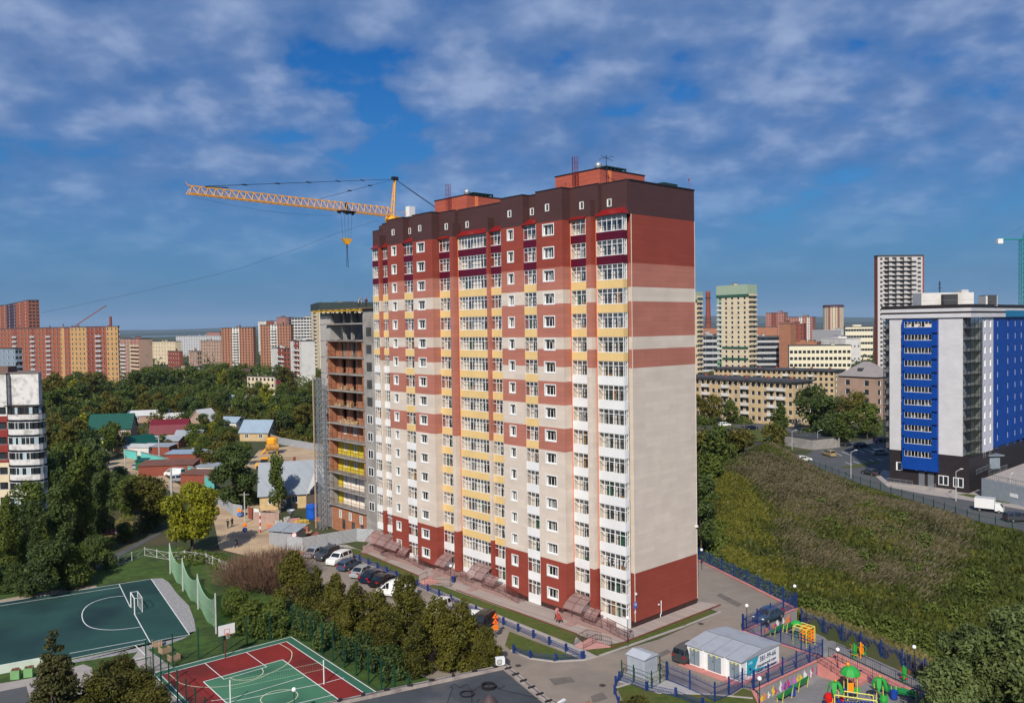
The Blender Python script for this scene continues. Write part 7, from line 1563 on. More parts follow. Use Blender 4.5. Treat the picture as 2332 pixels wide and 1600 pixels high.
text_mesh('АКД', .34, mat('pale banner lettering', (.5, .75, .8), var=0), bn, (1.55, -.065, hT-.6), (math.pi/2, 0, 0), .004)
b = MB(); b.lathe((1.5, -.07, hT-1.15), [(.01, 0)], 6); b.add([(1.3, -.066, hT-1.2), (1.5, -.066, hT-1.38), (1.7, -.066, hT-1.2), (1.5, -.066, hT-.98)], ((0, 1, 2, 3),)); b.build('banner_emblem', NAVY, bn)
# kiosk
KF = G(1467, 1551); e = root('electrical_kiosk', KF, 'small grey metal electrical kiosk with a pitched roof inside a green fence', 'kiosk', tt_)
kl = loc_(G(1423, 1540), KF, tt_); kr = loc_(G(1494, 1537), KF, tt_); LY2, LX2 = abs(kl.y)+.1, abs(kr.x)+.1; hk = Zat(KF.x, KF.y, 1502)
KG = mat('light grey kiosk paint', (.40, .43, .47), .5, var=.05); b = MB(); b.box(-.3, LX2+.7, -.3, LY2+.3, 0, .15); b.build('slab', CONC, e)
b = MB(); b.box(0, LX2, 0, LY2, .15, hk); b.build('body', KG, e)
b = MB(); b.add([(-.15, -.15, hk), (LX2+.15, -.15, hk), (LX2+.15, LY2+.15, hk), (-.15, LY2+.15, hk), (LX2/2, -.15, hk+.32), (LX2/2, LY2+.15, hk+.32)], ((0, 4, 5, 3), (4, 1, 2, 5), (0, 1, 4), (3, 5, 2), (0, 3, 2, 1))); b.build('roof', KG, e)
for a_, c_ in ((.08, LY2/2-.03), (LY2/2+.03, LY2-.08)): b = MB(); b.box(-.035, -.005, a_, c_, .25, hk-.12); b.build('door', mat('grey kiosk door', (.34, .37, .41), .5), e)
b = MB(); b.box(.15, LX2-.15, -.035, -.005, .25, hk-.12); b.build('door', mat('grey kiosk door', (.34, .37, .41)), e)
kf = [G(1416, 1541), G(1443, 1552), G(1484, 1567), G(1521, 1545), G(1503, 1532)]
def wire_panel(L_, h=1.5):
    b = MB()
    for z_ in (.1, .55, 1.0, 1.45): b.bar((0, 0, z_), (L_, 0, z_), .022)
    for i in range(int(L_/.3)): b.bar((L_*(i+.5)/int(L_/.3), 0, .1), (L_*(i+.5)/int(L_/.3), 0, 1.45), .008, 3)
    return b
fence('mesh_fence', kf, 'green wire fence enclosing the grey electrical kiosk', 'fence', 1.9, post_mesh('fence_post', .09, 1.75, GREENP), wire_panel, GREENP)
# ---------------------------------------------------------------- basketball court: fence, hoop, volleyball posts
def court_panel(L_, h=3.2):
    b = MB(); n = max(2, int(L_/.33))
    for z_ in (.05, h*.5, h-.03): b.bar((0, 0, z_), (L_, 0, z_), .02, 3)
    for i in range(n): b.bar((L_*(i+.5)/n, 0, 0), (L_*(i+.5)/n, 0, h), .005, 3)
    for i in range(8): b.bar((0, 0, h*(i+.5)/8), (L_, 0, h*(i+.5)/8), .005, 3)
    return b
cpm = post_mesh('fence_post', .11, 3.5, GREENP)
fence('court_fence', [cp_(-.4, cl+.5), cp_(-.4, -.5), cp_(cw+.5, -.5), cp_(cw+.5, cl+.5)], 'tall green wire fence with many posts around the red and green court', 'fence', 2.6, cpm, court_panel, GREENP)
e = root('court_gate', cp_(cw+.5, 1.2), 'open green gate at the left corner of the court', 'gate', math.atan2(sd_.y, sd_.x)); b = MB()
b.path([(0, 0, .1), (0, 0, 2.2), (1.6, 0, 2.2), (1.6, 0, .1), (0, 0, .1)], .04); b.bar((0, 0, 1.1), (1.6, 0, 1.1), .03); b.build('gate_frame', GREENP, e)
hq_ = G(513, 1497); e = root('basketball_hoop', hq_, 'basketball hoop with white backboard on a brown post at the court edge', 'hoop', math.atan2(td.y, td.x))
b = MB(); b.bar((0, 0, 0), (0, 0, 3.0), .08, 6); b.bar((0, 0, 2.9), (.6, 0, 3.2), .06); b.bar((-.9, -.6, 0), (0, 0, 2.2), .02); b.build('post', mat('brown post', (.10, .03, .02)), e)
b = MB(); b.box(.6, .66, -.9, .9, 2.75, 3.85); bd_ = b.build('backboard', WHITE, e)
b = MB(); O_ = mat('orange red paint', (.6, .08, .03), var=0)
b.path([(.67, -.28, 2.9), (.67, -.28, 3.35), (.67, .28, 3.35), (.67, .28, 2.9), (.67, -.28, 2.9)], .02, 4); b.build('backboard_square', O_, bd_)
b = MB(); b.path([(.95+.24*math.cos(t_*math.pi/6), .24*math.sin(t_*math.pi/6), 2.85) for t_ in range(13)], .02); b.build('rim', O_, e)
b = MB(); 
for t_ in range(8): b.bar((.95+.24*math.cos(t_*math.pi/4), .24*math.sin(t_*math.pi/4), 2.84), (.95+.14*math.cos(t_*math.pi/4+.3), .14*math.sin(t_*math.pi/4+.3), 2.4), .01, 3)
b.build('net', WHITE, e)
e = root('volleyball_posts', G(738, 1557), 'two white volleyball posts with a thin net across the court', 'net'); o = e.location; p2 = G(525, 1605)-o; h_ = Zat(o.x, o.y, 1502)
for q in (Vector((0, 0, 0)), p2): b = MB(); b.bar(q, q+Vector((0, 0, h_)), .06, 6); b.build('post', WHITE, e)
b = MB()
for z_ in (h_-.15, h_-.9): b.bar((0, 0, z_), p2+Vector((0, 0, z_)), .012, 3)
for t_ in range(40): q = p2*(t_/40); b.bar((q.x, q.y, h_-.9), (q.x, q.y, h_-.15), .003, 3)
b.build('net', NETM, e)
# hanging ball net behind the goal
e = root('ball_net', G(388, 1305), 'pale green ball net hanging between four white posts behind the football goal', 'net'); o = e.location
bs_ = [(388, 1305.5, 1236), (417, 1345, 1270), (451.5, 1386, 1306), (492.5, 1442, 1350)]; tops = []
for x, y, yt in bs_:
    q = G(x, y); h_ = Zat(q.x, q.y, yt); b = MB(); b.bar(q-o, q-o+Vector((0, 0, h_)), .11, 6, 0, .08); b.build('post', mat('pale concrete pole', (.5, .48, .46)), e); tops.append((q-o, h_))
GN = glassmat('green net mesh', (.50, .66, .52), .0)
for (a, ha), (c, hc) in zip(tops, tops[1:]):
    b = MB(); n = 12; T2 = []
    for i in range(n+1):
        t_ = i/n; q = a.lerp(c, t_); sag = 1.5*(1-(2*t_-1)**2)**.7; T2.append((q, lerp(ha, hc, t_)-.2-sag, .3+.25*math.sin(t_*9)))
    for (q0_, h0, l0), (q1_, h1, l1) in zip(T2, T2[1:]): b.quad((q0_.x, q0_.y, l0), (q1_.x, q1_.y, l1), (q1_.x, q1_.y, h1), (q0_.x, q0_.y, h0))
    b.build('net', GN, e)
    b = MB()
    for (q0_, h0, l0), (q1_, h1, l1) in zip(T2, T2[1:]):
        for k_ in range(12): b.bar((q0_.x, q0_.y, lerp(l0, h0, k_/11)), (q1_.x, q1_.y, lerp(l1, h1, k_/11)), .012 if k_ < 11 else .03, 3)
        for k_ in range(4): q = q0_.lerp(q1_, k_/4); b.bar((q.x, q.y, lerp(l0, l1, k_/4)), (q.x, q.y, lerp(h0, h1, k_/4)), .009, 3)
    b.build('net_cord', NETM, e)
# white lattice fence behind the field
def x_panel(L_, h=1.2):
    b = MB(); b.bar((0, 0, .1), (L_, 0, .1), .03); b.bar((0, 0, h), (L_, 0, h), .03); b.bar((0, 0, .1), (L_, 0, h), .02); b.bar((L_, 0, .1), (0, 0, h), .02); b.bar((L_/2, 0, .1), (L_/2, 0, h), .015); return b
WPO = post_mesh('fence_post', .12, 1.4, mat('whitewashed post', (.5, .5, .47)))
fence('lattice_fence', [G(270, 1288), G(330, 1265), G(386, 1275), G(420, 1272), G(470, 1279), G(530, 1306), G(548, 1320)], 'old white lattice fence with crossed bars behind the playing field', 'fence', 2.4, WPO, x_panel, mat('whitewashed post', (.5, .5, .47)))
# three wooden boxes by the court entrance
for x, y, lb in [(358, 1470, 'wooden box nearest the sports field, by the court corner'), (376, 1485, 'wooden box in the middle of three by the court corner'), (396, 1502, 'wooden box nearest the court, third by the fence corner')]:
    e = root('wooden_crate', G(x, y), lb, 'crate', R.uniform(0, 1), 'wooden boxes beside the court'); b = MB()
    for k_ in range(5): b.box(-.55+.22*k_, -.36+.22*k_, -.5, .5, .05, .12); b.box(-.55+.22*k_, -.36+.22*k_, -.5, -.44, .12, .7)
    b.build('planks', mat('weathered wood', (.35, .24, .16), .9), e, kind='stuff'); b = MB(); b.box(-.55, -.49, -.44, .5, .12, .7); b.box(.49, .55, -.44, .5, .12, .55); b.build('sides', mat('weathered wood', (.35, .24, .16)), e)
# ---------------------------------------------------------------- village houses and garages
def house(label, x, y, W_, D_, hw, hr, rz, wallm, roofm, kind='gable', name='house', wins=2, over=.4, chim=False, cat='house'):
    """x along the ridge; front long side faces -y"""
    q = G(x, y); e = root(name, q, label, cat, rz); b = MB(); hx, hy = W_/2, D_/2
    b.box(-hx, hx, 0, D_, 0, hw, 0)
    o_ = over
    if kind == 'gable':
        for s in (-hx, hx): b.add([(s, 0, hw), (s, D_, hw), (s, hy, hr)], ((0, 1, 2),), 0)
        b.build('wall', wallm, e); b = MB(); k = (hr-hw)/hy; zl = hw-k*o_
        for y0, y1, z0, z1 in ((-o_, hy, zl, hr), (D_+o_, hy, zl, hr)):
            b.add([(-hx-o_, y0, z0+.06), (hx+o_, y0, z0+.06), (hx+o_, y1, z1+.1), (-hx-o_, y1, z1+.1), (-hx-o_, y0, z0-.06), (hx+o_, y0, z0-.06), (hx+o_, y1, z1), (-hx-o_, y1, z1)], ((0, 1, 2, 3), (7, 6, 5, 4), (0, 4, 5, 1), (1, 5, 6, 2), (3, 7, 4, 0)))
    elif kind == 'gambrel':
        zk, yk = lerp(hw, hr, .62), D_*.2; pr = [(-o_*.6, hw-.2), (yk, zk), (hy, hr), (D_-yk, zk), (D_+o_*.6, hw-.2)]
        for s in (-hx, hx): b.poly([(s, 0, hw)]+[(s, p[0], p[1]) for p in pr[1:4]]+[(s, D_, hw)])
        b.build('wall', wallm, e); b = MB()
        for (ya, za), (yb, zb_) in zip(pr, pr[1:]): b.quad((-hx-o_, ya, za+.08), (hx+o_, ya, za+.08), (hx+o_, yb, zb_+.08), (-hx-o_, yb, zb_+.08)); b.quad((-hx-o_, ya, za), (hx+o_, ya, za), (hx+o_, yb, zb_), (-hx-o_, yb, zb_))
    else:
        b.build('wall', wallm, e); b = MB(); b.add([(-hx-o_, -o_, hw), (hx+o_, -o_, hw), (hx+o_, D_+o_, hr), (-hx-o_, D_+o_, hr), (-hx-o_, -o_, hw+.15), (hx+o_, -o_, hw+.15), (hx+o_, D_+o_, hr+.15), (-hx-o_, D_+o_, hr+.15)], ((3, 2, 1, 0), (4, 5, 6, 7), (0, 1, 5, 4), (1, 2, 6, 5), (2, 3, 7, 6), (3, 0, 4, 7)))
    b.build('roof', roofm, e)
    for i in range(wins):
        xx = -hx+W_*(i+.5)/wins; f = MB(); f.box(xx-.6, xx+.6, -.06, -.01, hw*.35, hw*.8); f = f.build('window', PVC, e); g_ = MB(); g_.box(xx-.5, xx-.05, -.08, -.06, hw*.39, hw*.76); g_.box(xx+.05, xx+.5, -.08, -.06, hw*.39, hw*.76); g_.build('pane', GLASS, f)
    if kind != 'lean' and hr-hw > 1.4:
        for s in (-1, 1): f = MB(); xx = s*hx; f.box(min(xx, xx+s*.06), max(xx, xx+s*.06), hy-.6, hy+.6, hw+.1, hw+1.3); f = f.build('window', PVC, e); g_ = MB(); xx = s*(hx+.06); g_.box(min(xx, xx+s*.02), max(xx, xx+s*.02), hy-.5, hy+.5, hw+.2, hw+1.2); g_.build('pane', GLASS, f)
    if chim: c = MB(); c.box(-.3, .3, hy+.4, hy+1.0, hr-1, hr+.8); c.build('chimney', BRK2, e)
    return e
GREENR = panelmat('dark green metal roof', (.005, .075, .055), 30, .4, .8, .5, .03, .03, True); MARR = panelmat('maroon metal roof', (.15, .012, .022), 30, .4, .8, .5, .03, .03, True); BLUER = panelmat('pale blue metal roof', (.28, .36, .44), 30, .5, .8, .5, .04, .03, True); GREYR = panelmat('grey sheet roof', (.30, .33, .36), 30, .6, .85, .5, .05, .03, True); WHR = panelmat('white slate roof', (.55, .55, .54), 30, .5, .85, .7, .05, .03, True); RUST = mat('rusty flat roof', (.16, .07, .05), .9, var=.2, scale=.5)
house('two storey house with a steep dark green roof', 250, 1006, 13, 8, 4.5, 8.8, T(10), TAN, GREENR, wins=3)
house('small outbuilding with a purple roof left of the green roofed house', 206, 1003, 5, 6, 2.5, 4.8, T(20), TAN, mat('purple metal roof', (.10, .01, .06), .5), wins=1)
house('cream house with a maroon gambrel roof', 384, 1010, 11, 8, 3.2, 7.4, T(12), CRM, MARR, 'gambrel')
house('small grey roofed house right of the maroon one', 428, 1013, 8, 6, 2.6, 4.4, T(5), TAN, GREYR)
house('low shed with one dark green and one grey roof slope', 330, 1026, 8, 7, 2.0, 4.4, T(50), TAN, GREENR, wins=1)
house('long low house with a grey sheet roof behind the green shed', 375, 1020, 9, 5, 2.4, 3.4, T(-8), BRK3, GREYR)
house('house with a pale blue metal roof and yellow walls', 578, 1004, 9.5, 8, 3.0, 6.4, T(-8), YEL5, BLUER, wins=2)
house('white gabled house among the valley trees', 483, 972, 7, 8, 2.6, 6.6, T(65), TAN, WHR, wins=1)
house('lower annex with a pale blue roof beside the white gabled house', 520, 975, 7, 5, 2.4, 4.0, T(-20), WHT, BLUER, wins=1)
house('house with a light blue roof in the trees above the white gabled house', 538, 934, 13, 9, 3, 6.5, T(-12), CRM, BLUER)
house('long white roofed shed right of the green roofed house', 337, 962, 15, 7, 3, 4.6, T(12), TAN, WHR)
house('small white roofed shed behind the maroon house', 393, 962, 7, 5, 2.5, 3.6, T(5), WHT, WHR)
house('brick house with a bright crimson roof in the trees below the towers', 617, 910, 12, 11, 4, 9.5, T(30), BRK2, MARR, wins=2)
bh = house('big old house with a broad grey sheet roof and a satellite dish', 672, 1157, 13.5, 11, 3.2, 8.6, T(14), mat('yellow plastered wall', (.52, .38, .20), .9, var=.15), GREYR, wins=3, chim=True)
b = MB(); b.add([(2.2, -2.6, 3.0), (6.6, -2.6, 3.0), (6.6, 3.6, 7.2), (4.4, 3.6, 7.8), (4.4, -2.6, 5.6)], ((0, 4, 3), (1, 2, 3, 4))); b.build('dormer_roof', WHR, bh)
b = MB(); b.lathe((3.2, -1.3, 3.6), [(.02, 0), (.5, .1), (.85, .35)], 14); b.build('satellite_dish', WHITE, bh)
b = MB(); b.box(2.2, 6.4, -2.4, -.02, 0, 2.9); b.build('porch', mat('dark weathered planks', (.10, .075, .06), .9), bh)
for x, y, W_, D_, h_, rz, m, r, lb in [(378, 1083, 13, 7, 2.6, 8, BRK2, RUST, 'brown flat roofed double garage by the lane'), (444, 1104, 7, 5, 2.4, -8, BRK2, RUST, 'red metal garage at the end of the turquoise wall'), (310, 1037, 8, 4, 2.4, -10, WHT, WHR, 'small white shed at the top of the turquoise wall'),
                                 (352, 1036, 9, 5, 2.4, -6, BRK2, GREYR, 'red shed behind the turquoise wall'), (432, 1052, 13, 5, 2.3, 0, BRK2, BLUER, 'long shed with a pale blue flat roof behind the turquoise wall'), (320, 1071, 2.5, 2.5, 2.4, 0, mat('green container paint', (.01, .12, .05), .6), GREENR, 'dark green container beside the brown garage'), (240, 1016, 5, 3, 2.2, 0, mat('lime green board', (.35, .5, .12), .8), GREYR, 'lime green hut below the green roofed house'), (270, 1032, 4, 2.5, 2, -15, mat('timber boards', (.45, .30, .16)), RUST, 'wooden board shed by the turquoise wall start'), (472, 1085, 6, 4, 2.4, -15, WHT, GREYR, 'small grey roofed shed left of the big dark tree')]:
    house(lb, x, y, W_, D_, h_, h_+.35, T(rz), m, r, 'lean', 'garage' if 'garage' in lb else 'shed', wins=0, over=.25, cat='garage' if 'garage' in lb else 'shed')
TURQ = mat('turquoise wall paint', (.12, .50, .46), .8, var=.1)
e = root('boundary_wall', G(283, 1040), 'long turquoise painted wall with a grey coping across the village', 'wall'); o = e.location
for a, c in (((283, 1040), (312, 1046)), ((322, 1047), (372, 1060)), ((372, 1060), (440, 1085)), ((440, 1085), (487, 1118))):
    a, c = G(*a)-o, G(*c)-o; b = MB(); m_ = (a+c)/2; b.cbox((m_.x, m_.y, 1.1), ((c-a).length, .25, 2.2), 0, math.atan2((c-a).y, (c-a).x)); w_ = b.build('wall', TURQ, e)
    b = MB(); b.cbox((m_.x, m_.y, 2.28), ((c-a).length+.2, .5, .14), 0, math.atan2((c-a).y, (c-a).x)); b.build('coping', CONC, w_)
# ---------------------------------------------------------------- building yard
CORR = panelmat('corrugated steel sheet', (.33, .34, .35), .18, 30, .5, .5, .0, .02) if 0 else mat('corrugated steel sheet', (.38, .39, .40), .45, .2, var=.08, scale=.6)
def corr_panel(L_, h=2.2):
    b = MB(); n = 11; prev = (0, .0)
    for i in range(1, 2*n+1):
        z_ = h*i/(2*n); y_ = -.05 if i % 2 else 0; b.quad((0, prev[1], prev[0]), (L_, prev[1], prev[0]), (L_, y_, z_), (0, y_, z_)); prev = (z_, y_)
    return b
CPO = post_mesh('fence_post', .08, 2.2, STEEL)
fence('site_fence', [G(617, 1240), G(654, 1251), G(690, 1254), G(745, 1244), G(813, 1232), G(864, 1236)], 'grey corrugated steel site fence behind the parked cars', 'fence', 2.4, CPO, corr_panel, CORR)
fence('site_fence', [G(497, 1150), G(530, 1172), G(552, 1176)], 'pale corrugated fence at the left of the dirt yard', 'fence', 2.4, CPO, corr_panel, CORR)
fence('site_fence', [G(640, 1160), G(738, 1150)], 'dark steel fence behind the yard in front of the grey roofed house', 'fence', 2.4, CPO, corr_panel, mat('dark corrugated steel', (.13, .135, .14), .5, .3))
fence('site_fence', [G(602, 998), G(640, 1012), G(740, 1030)], 'distant pale fence below the valley trees', 'fence', 4, CPO, corr_panel, CORR)
e = root('site_shed', G(612, 1238), 'low shed with two grey metal roof sheets behind the corrugated fence', 'shed', T(-18)); b = MB(); b.box(0, 5.2, .2, 3, 0, 2.2); b.build('wall', CORR, e)
for k_ in range(2): b = MB(); b.add([(-.3+2.9*k_, -.2, 2.3), (2.5+2.9*k_, -.2, 2.3), (2.5+2.9*k_, 3.6, 2.9), (-.3+2.9*k_, 3.6, 2.9), (-.3+2.9*k_, -.2, 2.24), (2.5+2.9*k_, -.2, 2.24), (2.5+2.9*k_, 3.6, 2.84), (-.3+2.9*k_, 3.6, 2.84)], ((0, 1, 2, 3), (7, 6, 5, 4), (0, 4, 5, 1), (1, 5, 6, 2))); b.build('roof_sheet', GREYR, e)
RBR = mat('red brick pile', (.34, .12, .09), .9, var=.2, scale=3)
for i, (x, y, w_, h_, m, lb) in enumerate([(668, 1218, 2.6, 1.7, RBR, 'large pallet of red bricks beside the wooden pallet'), (682, 1214, 2.0, 1.5, RBR, 'pallet of red bricks nearer the unfinished building'), (700, 1210, 1.6, 1.2, RBR, 'low pallet of red bricks by the hoist foot'), (654, 1212, 1.4, 1.1, RBR, 'small stack of bricks left of the large pallet'), (640, 1196, 1.6, 1.3, mat('pale block pile', (.45, .42, .38), .9), 'stack of pale blocks behind the orange netting'),
                                           (716, 1222, 1.8, 1.0, RBR, 'brick stack beside the plank canopy'), (690, 1192, 2.2, .9, mat('yellow sacks', (.55, .38, .06), .8), 'heap of yellow sacks in the yard'), (676, 1188, 1.8, .9, mat('pink wrapped pallet', (.5, .25, .22), .8), 'pink wrapped pallet left of the yellow sacks'), (727, 1184, 1.0, .9, mat('orange tank paint', (.65, .14, .02), .6), 'small orange tank right of the blue container'), (655, 1188, 1.4, 1.2, mat('pale block pile', (.45, .42, .38)), 'concrete block pile by the tyres')]):
    e = root('material_stack', G(x, y), lb, 'stack', R.uniform(0, 1), 'stacked building materials'); b = MB(); rgq = random.Random(i); nn_ = int(w_/.42)
    for a_ in range(nn_):
        for c_ in range(max(2, nn_-1)):
            for l_ in range(max(1, int(h_/.36))):
                if l_ == int(h_/.36)-1 and rgq.random() < .35: continue
                b.cbox((-w_/2+.42*a_, -.6+.42*c_, .2+.34*l_), (.39, .39, .31), 0, rgq.uniform(-.12, .12))
    b.build('bricks', m, e, kind='stuff'); b = MB(); b.box(-w_/2-.3, w_/2, -.9, .6, 0, .1); b.build('pallet', mat('timber boards', (.45, .30, .16)), e)
e = root('wooden_pallet', G(676, 1222), 'upright wooden pallet leaning on the brick pile', 'pallet', .4)
for k_ in range(5): b = MB(); b.box(-.6+.27*k_, -.46+.27*k_, -.03, .0, .05, 1.3); b.build('board', mat('timber boards', (.45, .30, .16)), e)
b = MB(); b.box(-.6, .64, 0, .08, .2, .3); b.box(-.6, .64, 0, .08, 1.0, 1.1); b.build('bearer', mat('timber boards', (.45, .30, .16)), e)
e = root('water_tank', G(711, 1181), 'tall bright blue plastic tank in the building yard', 'tank'); b = MB(); b.lathe((0, 0, 0), [(.01, 0), (1.0, 0), (1.12, .4), (1.05, 1.7), (1.15, 2.3), (1.1, 2.7), (.01, 2.75)], 16); b.build('tank', mat('bright blue plastic', (.01, .09, .45), .4), e); b = MB(); b.lathe((0, 0, 2.7), [(.4, 0), (.4, .15), (.01, .16)], 10); b.build('lid', mat('bright blue plastic', (.01, .09, .45)), e)
for x, y, lb in ((612, 1181, 'black tractor tyre lying left in the yard'), (622, 1183, 'tractor tyre with a white rim in the yard'), (602, 1180, 'black tyre leaning by the yard wall')):
    e = root('tyre', G(x, y), lb, 'tyre', .3, 'old tyres in the yard'); b = MB(); n = 14
    for i in range(n): a0, a1 = 2*math.pi*i/n, 2*math.pi*(i+1)/n; b.bar((.55*math.cos(a0), 0, .75+.55*math.sin(a0)), (.55*math.cos(a1), 0, .75+.55*math.sin(a1)), .22, 8)
    b.build('tyre', RUBBER, e)
    if 'white' in lb: b = MB(); b.bar((0, -.15, .75), (0, .15, .75), .36, 12); b.build('rim', WHITE, e)
e = root('debris_netting', G(608, 1206), 'bright orange plastic barrier netting by the yard gate', 'barrier', T(-35)); b = MB()
for k_ in range(7): b.bar((.5*k_, .15*math.sin(k_*1.3), 0), (.5*k_, .15*math.sin(k_*1.3), 1.1), .03); 
for k_ in range(6):
    for j in range(5): b.bar((.5*k_, .15*math.sin(k_*1.3), .2+.2*j), (.5*(k_+1), .15*math.sin((k_+1)*1.3), .2+.2*j), .05, 3)
b.build('netting', mat('orange plastic', (.70, .12, .02), .6), e)
e = root('debris_netting', G(640, 1204), 'orange plastic netting around the white barrel in the yard', 'barrier', T(10)); b = MB()
for k_ in range(8): b.bar((.5*k_, .2*math.sin(k_*2), 0), (.5*k_, .2*math.sin(k_*2), 1.0), .03)
for k_ in range(7):
    for j in range(5): b.bar((.5*k_, .2*math.sin(k_*2), .2+.18*j), (.5*(k_+1), .2*math.sin(k_*2+2), .2+.18*j), .05, 3)
b.build('netting', mat('orange plastic', (.70, .12, .02)), e)
e = root('barrel', G(644, 1208), 'white barrel standing by the orange netting', 'barrel'); b = MB(); b.lathe((0, 0, 0), [(.01, 0), (.35, 0), (.38, .3), (.35, .35), (.38, .7), (.35, 1.0), (.01, 1.0)], 12); b.build('drum', WHITE, e)
e = root('concrete_mixer', G(663, 1184), 'small grey concrete hopper on legs in the yard', 'mixer'); b = MB(); b.lathe((0, 0, .9), [(.15, 0), (.8, .9), (.8, 1.1)], 10); b.build('hopper', STEEL, e)
for k_ in range(4): b = MB(); b.bar((.5*math.cos(k_*1.57), .5*math.sin(k_*1.57), 0), (.3*math.cos(k_*1.57), .3*math.sin(k_*1.57), 1.3), .05); b.build('leg', DKSTEEL, e)
# gate and little yard walls
e = root('yard_gate', G(566, 1180), 'white and brown open yard gate beside the works signs', 'gate', T(-40))
for k_, m in ((0, BRK2), (1, WHITE)): b = MB(); b.box(1.9*k_, 1.9*k_+1.8, -.04, .04, .1, 2.2); b.build('gate_leaf', m, e)
for k_ in (0, 1.85, 3.75): b = MB(); b.box(k_-.06, k_+.06, -.1, .1, 0, 2.5); b.build('gate_post', CONC, e)
e = root('site_wall', G(580, 1190), 'pinkish low block wall right of the yard gate', 'wall', T(-12)); b = MB(); b.box(0, 5, -.15, .15, 0, 2.0); b.build('wall', mat('pinkish block wall', (.35, .24, .2), .9, var=.2), e)
e = root('barrier_pole', G(593, 1212), 'red and white striped barrier post by the yard', 'post')
for k_ in range(6): b = MB(); b.lathe((0, 0, .6*k_), [(.13, 0), (.13, .6)], 8); b.build('stripe', WHITE if k_ % 2 else mat('signal red paint', (.5, .02, .02), .5), e)
# road works signs
SIGNO = mat('orange sign paint', (.85, .22, .01), .5, var=0); SIGNB = mat('blue sign', (.05, .13, .45)); SIGNR = mat('signal red paint', (.5, .02, .02))
def tri_sign(b, c, r, m=0): b.add([(c[0]-r, c[1], c[2]-r*.6), (c[0]+r, c[1], c[2]-r*.6), (c[0], c[1], c[2]+r*1.0), (c[0]-r, c[1]+.03, c[2]-r*.6), (c[0]+r, c[1]+.03, c[2]-r*.6), (c[0], c[1]+.03, c[2]+r)], ((0, 1, 2), (5, 4, 3), (0, 3, 4, 1), (1, 4, 5, 2), (2, 5, 3, 0)), m)
e = root('road_sign_stack', G(1129, 1452), 'two orange warning triangles above an orange round 20 sign on one post', 'road sign', T(-8)); q = e.location; b = MB(); hs_ = Zat(q.x, q.y, 1398); b.bar((0, .06, 0), (0, .06, hs_), .05, 6); b.build('post', BLUEP, e)
for yy, k_ in ((1402, 't'), (1414, 't'), (1427, 'c')):
    zz = Zat(q.x, q.y, yy); b = MB()
    if k_ == 't': tri_sign(b, (0, -.03, zz), .42)
    else: b.bar((0, -.06, zz), (0, -.0, zz), .36, 16)
    s_ = b.build('sign_plate', SIGNO, e); b = MB()
    if k_ == 't':
        c0 = (0, -.045, zz); p_ = [(-.42, -.25), (.42, -.25), (0, .42)]
        for i in range(3): (xa, za), (xb, zb_) = p_[i], p_[(i+1) % 3]; b.bar((xa*.92, -.04, zz+za*.92), (xb*.92, -.04, zz+zb_*.92), .035, 3)
        s2 = b.build('sign_border', SIGNR, s_) if 0 else b.build('sign_border', SIGNR, s_)
        b = MB(); b.bar((-.03, -.05, zz-.18), (.06, -.05, zz+.06), .03, 3); b.bar((.06, -.05, zz+.0), (.16, -.05, zz-.18), .03, 3); b.bar((.04, -.05, zz+.02), (-.14, -.05, zz-.02), .02, 3); b.sphere((.07, -.05, zz+.11), .04, 0, 6, 4); b.build('pictogram', mat('black sign print', (.01, .01, .01), var=0), s_)
    else:
        b.path([(.32*math.cos(i*math.pi/9), -.07, zz+.32*math.sin(i*math.pi/9)) for i in range(19)], .03, 3); b.build('sign_border', SIGNR, s_); text_mesh('20', .38, mat('black sign print', (.01, .01, .01)), s_, (0, -.075, zz), (math.pi/2, 0, 0), .003)
for x, y, lb in [(558, 1213, 'orange triangle sign above a blue round sign on the dirt yard'), (545, 1178, 'orange and blue works signs standing at the far yard gate')]:
    e = root('road_sign', G(x, y), lb, 'road sign', T(12)); b = MB(); b.bar((0, .05, 0), (0, .05, 1.7), .04); b.build('post', DKSTEEL, e); b = MB(); tri_sign(b, (0, 0, 1.45), .5); b.build('sign_plate', SIGNO, e); b = MB(); b.bar((0, -.02, .6), (0, .03, .6), .42, 14); s_ = b.build('sign_plate', SIGNB, e); b = MB(); b.bar((-.18, -.03, .75), (.15, -.03, .45), .05, 3); b.build('arrow', WHITE, s_)
e = root('prohibition_sign', G(671, 1252), 'round white red ringed sign on the corrugated fence', 'road sign', T(-5)); b = MB(); b.bar((0, -.1, 2.5), (0, -.06, 2.5), .42, 16); s_ = b.build('sign_plate', WHITE, e); b = MB(); b.path([(.38*math.cos(i*math.pi/9), -.11, 2.5+.38*math.sin(i*math.pi/9)) for i in range(19)], .045, 3); b.bar((-.27, -.11, 2.77), (.27, -.11, 2.23), .045, 3); b.build('sign_ring', SIGNR, s_); b = MB(); b.bar((0, -.04, 0), (0, -.04, 2.9), .04); b.build('post', STEEL, e)
for x, y, yt, lb, m in [(718, 1153, 1142, 'round red ringed sign on the dark yard fence', WHITE), (732, 1152, 1140, 'yellow warning triangle on the dark yard fence', SIGNO)]:
    q = G(x, y); zz = Zat(q.x, q.y, yt); e = root('fence_sign', q, lb, 'road sign'); b = MB(); (tri_sign(b, (0, -.1, zz), .5) if m is SIGNO else b.bar((0, -.1, zz), (0, -.05, zz), .45, 14)); b.build('sign_plate', m, e)
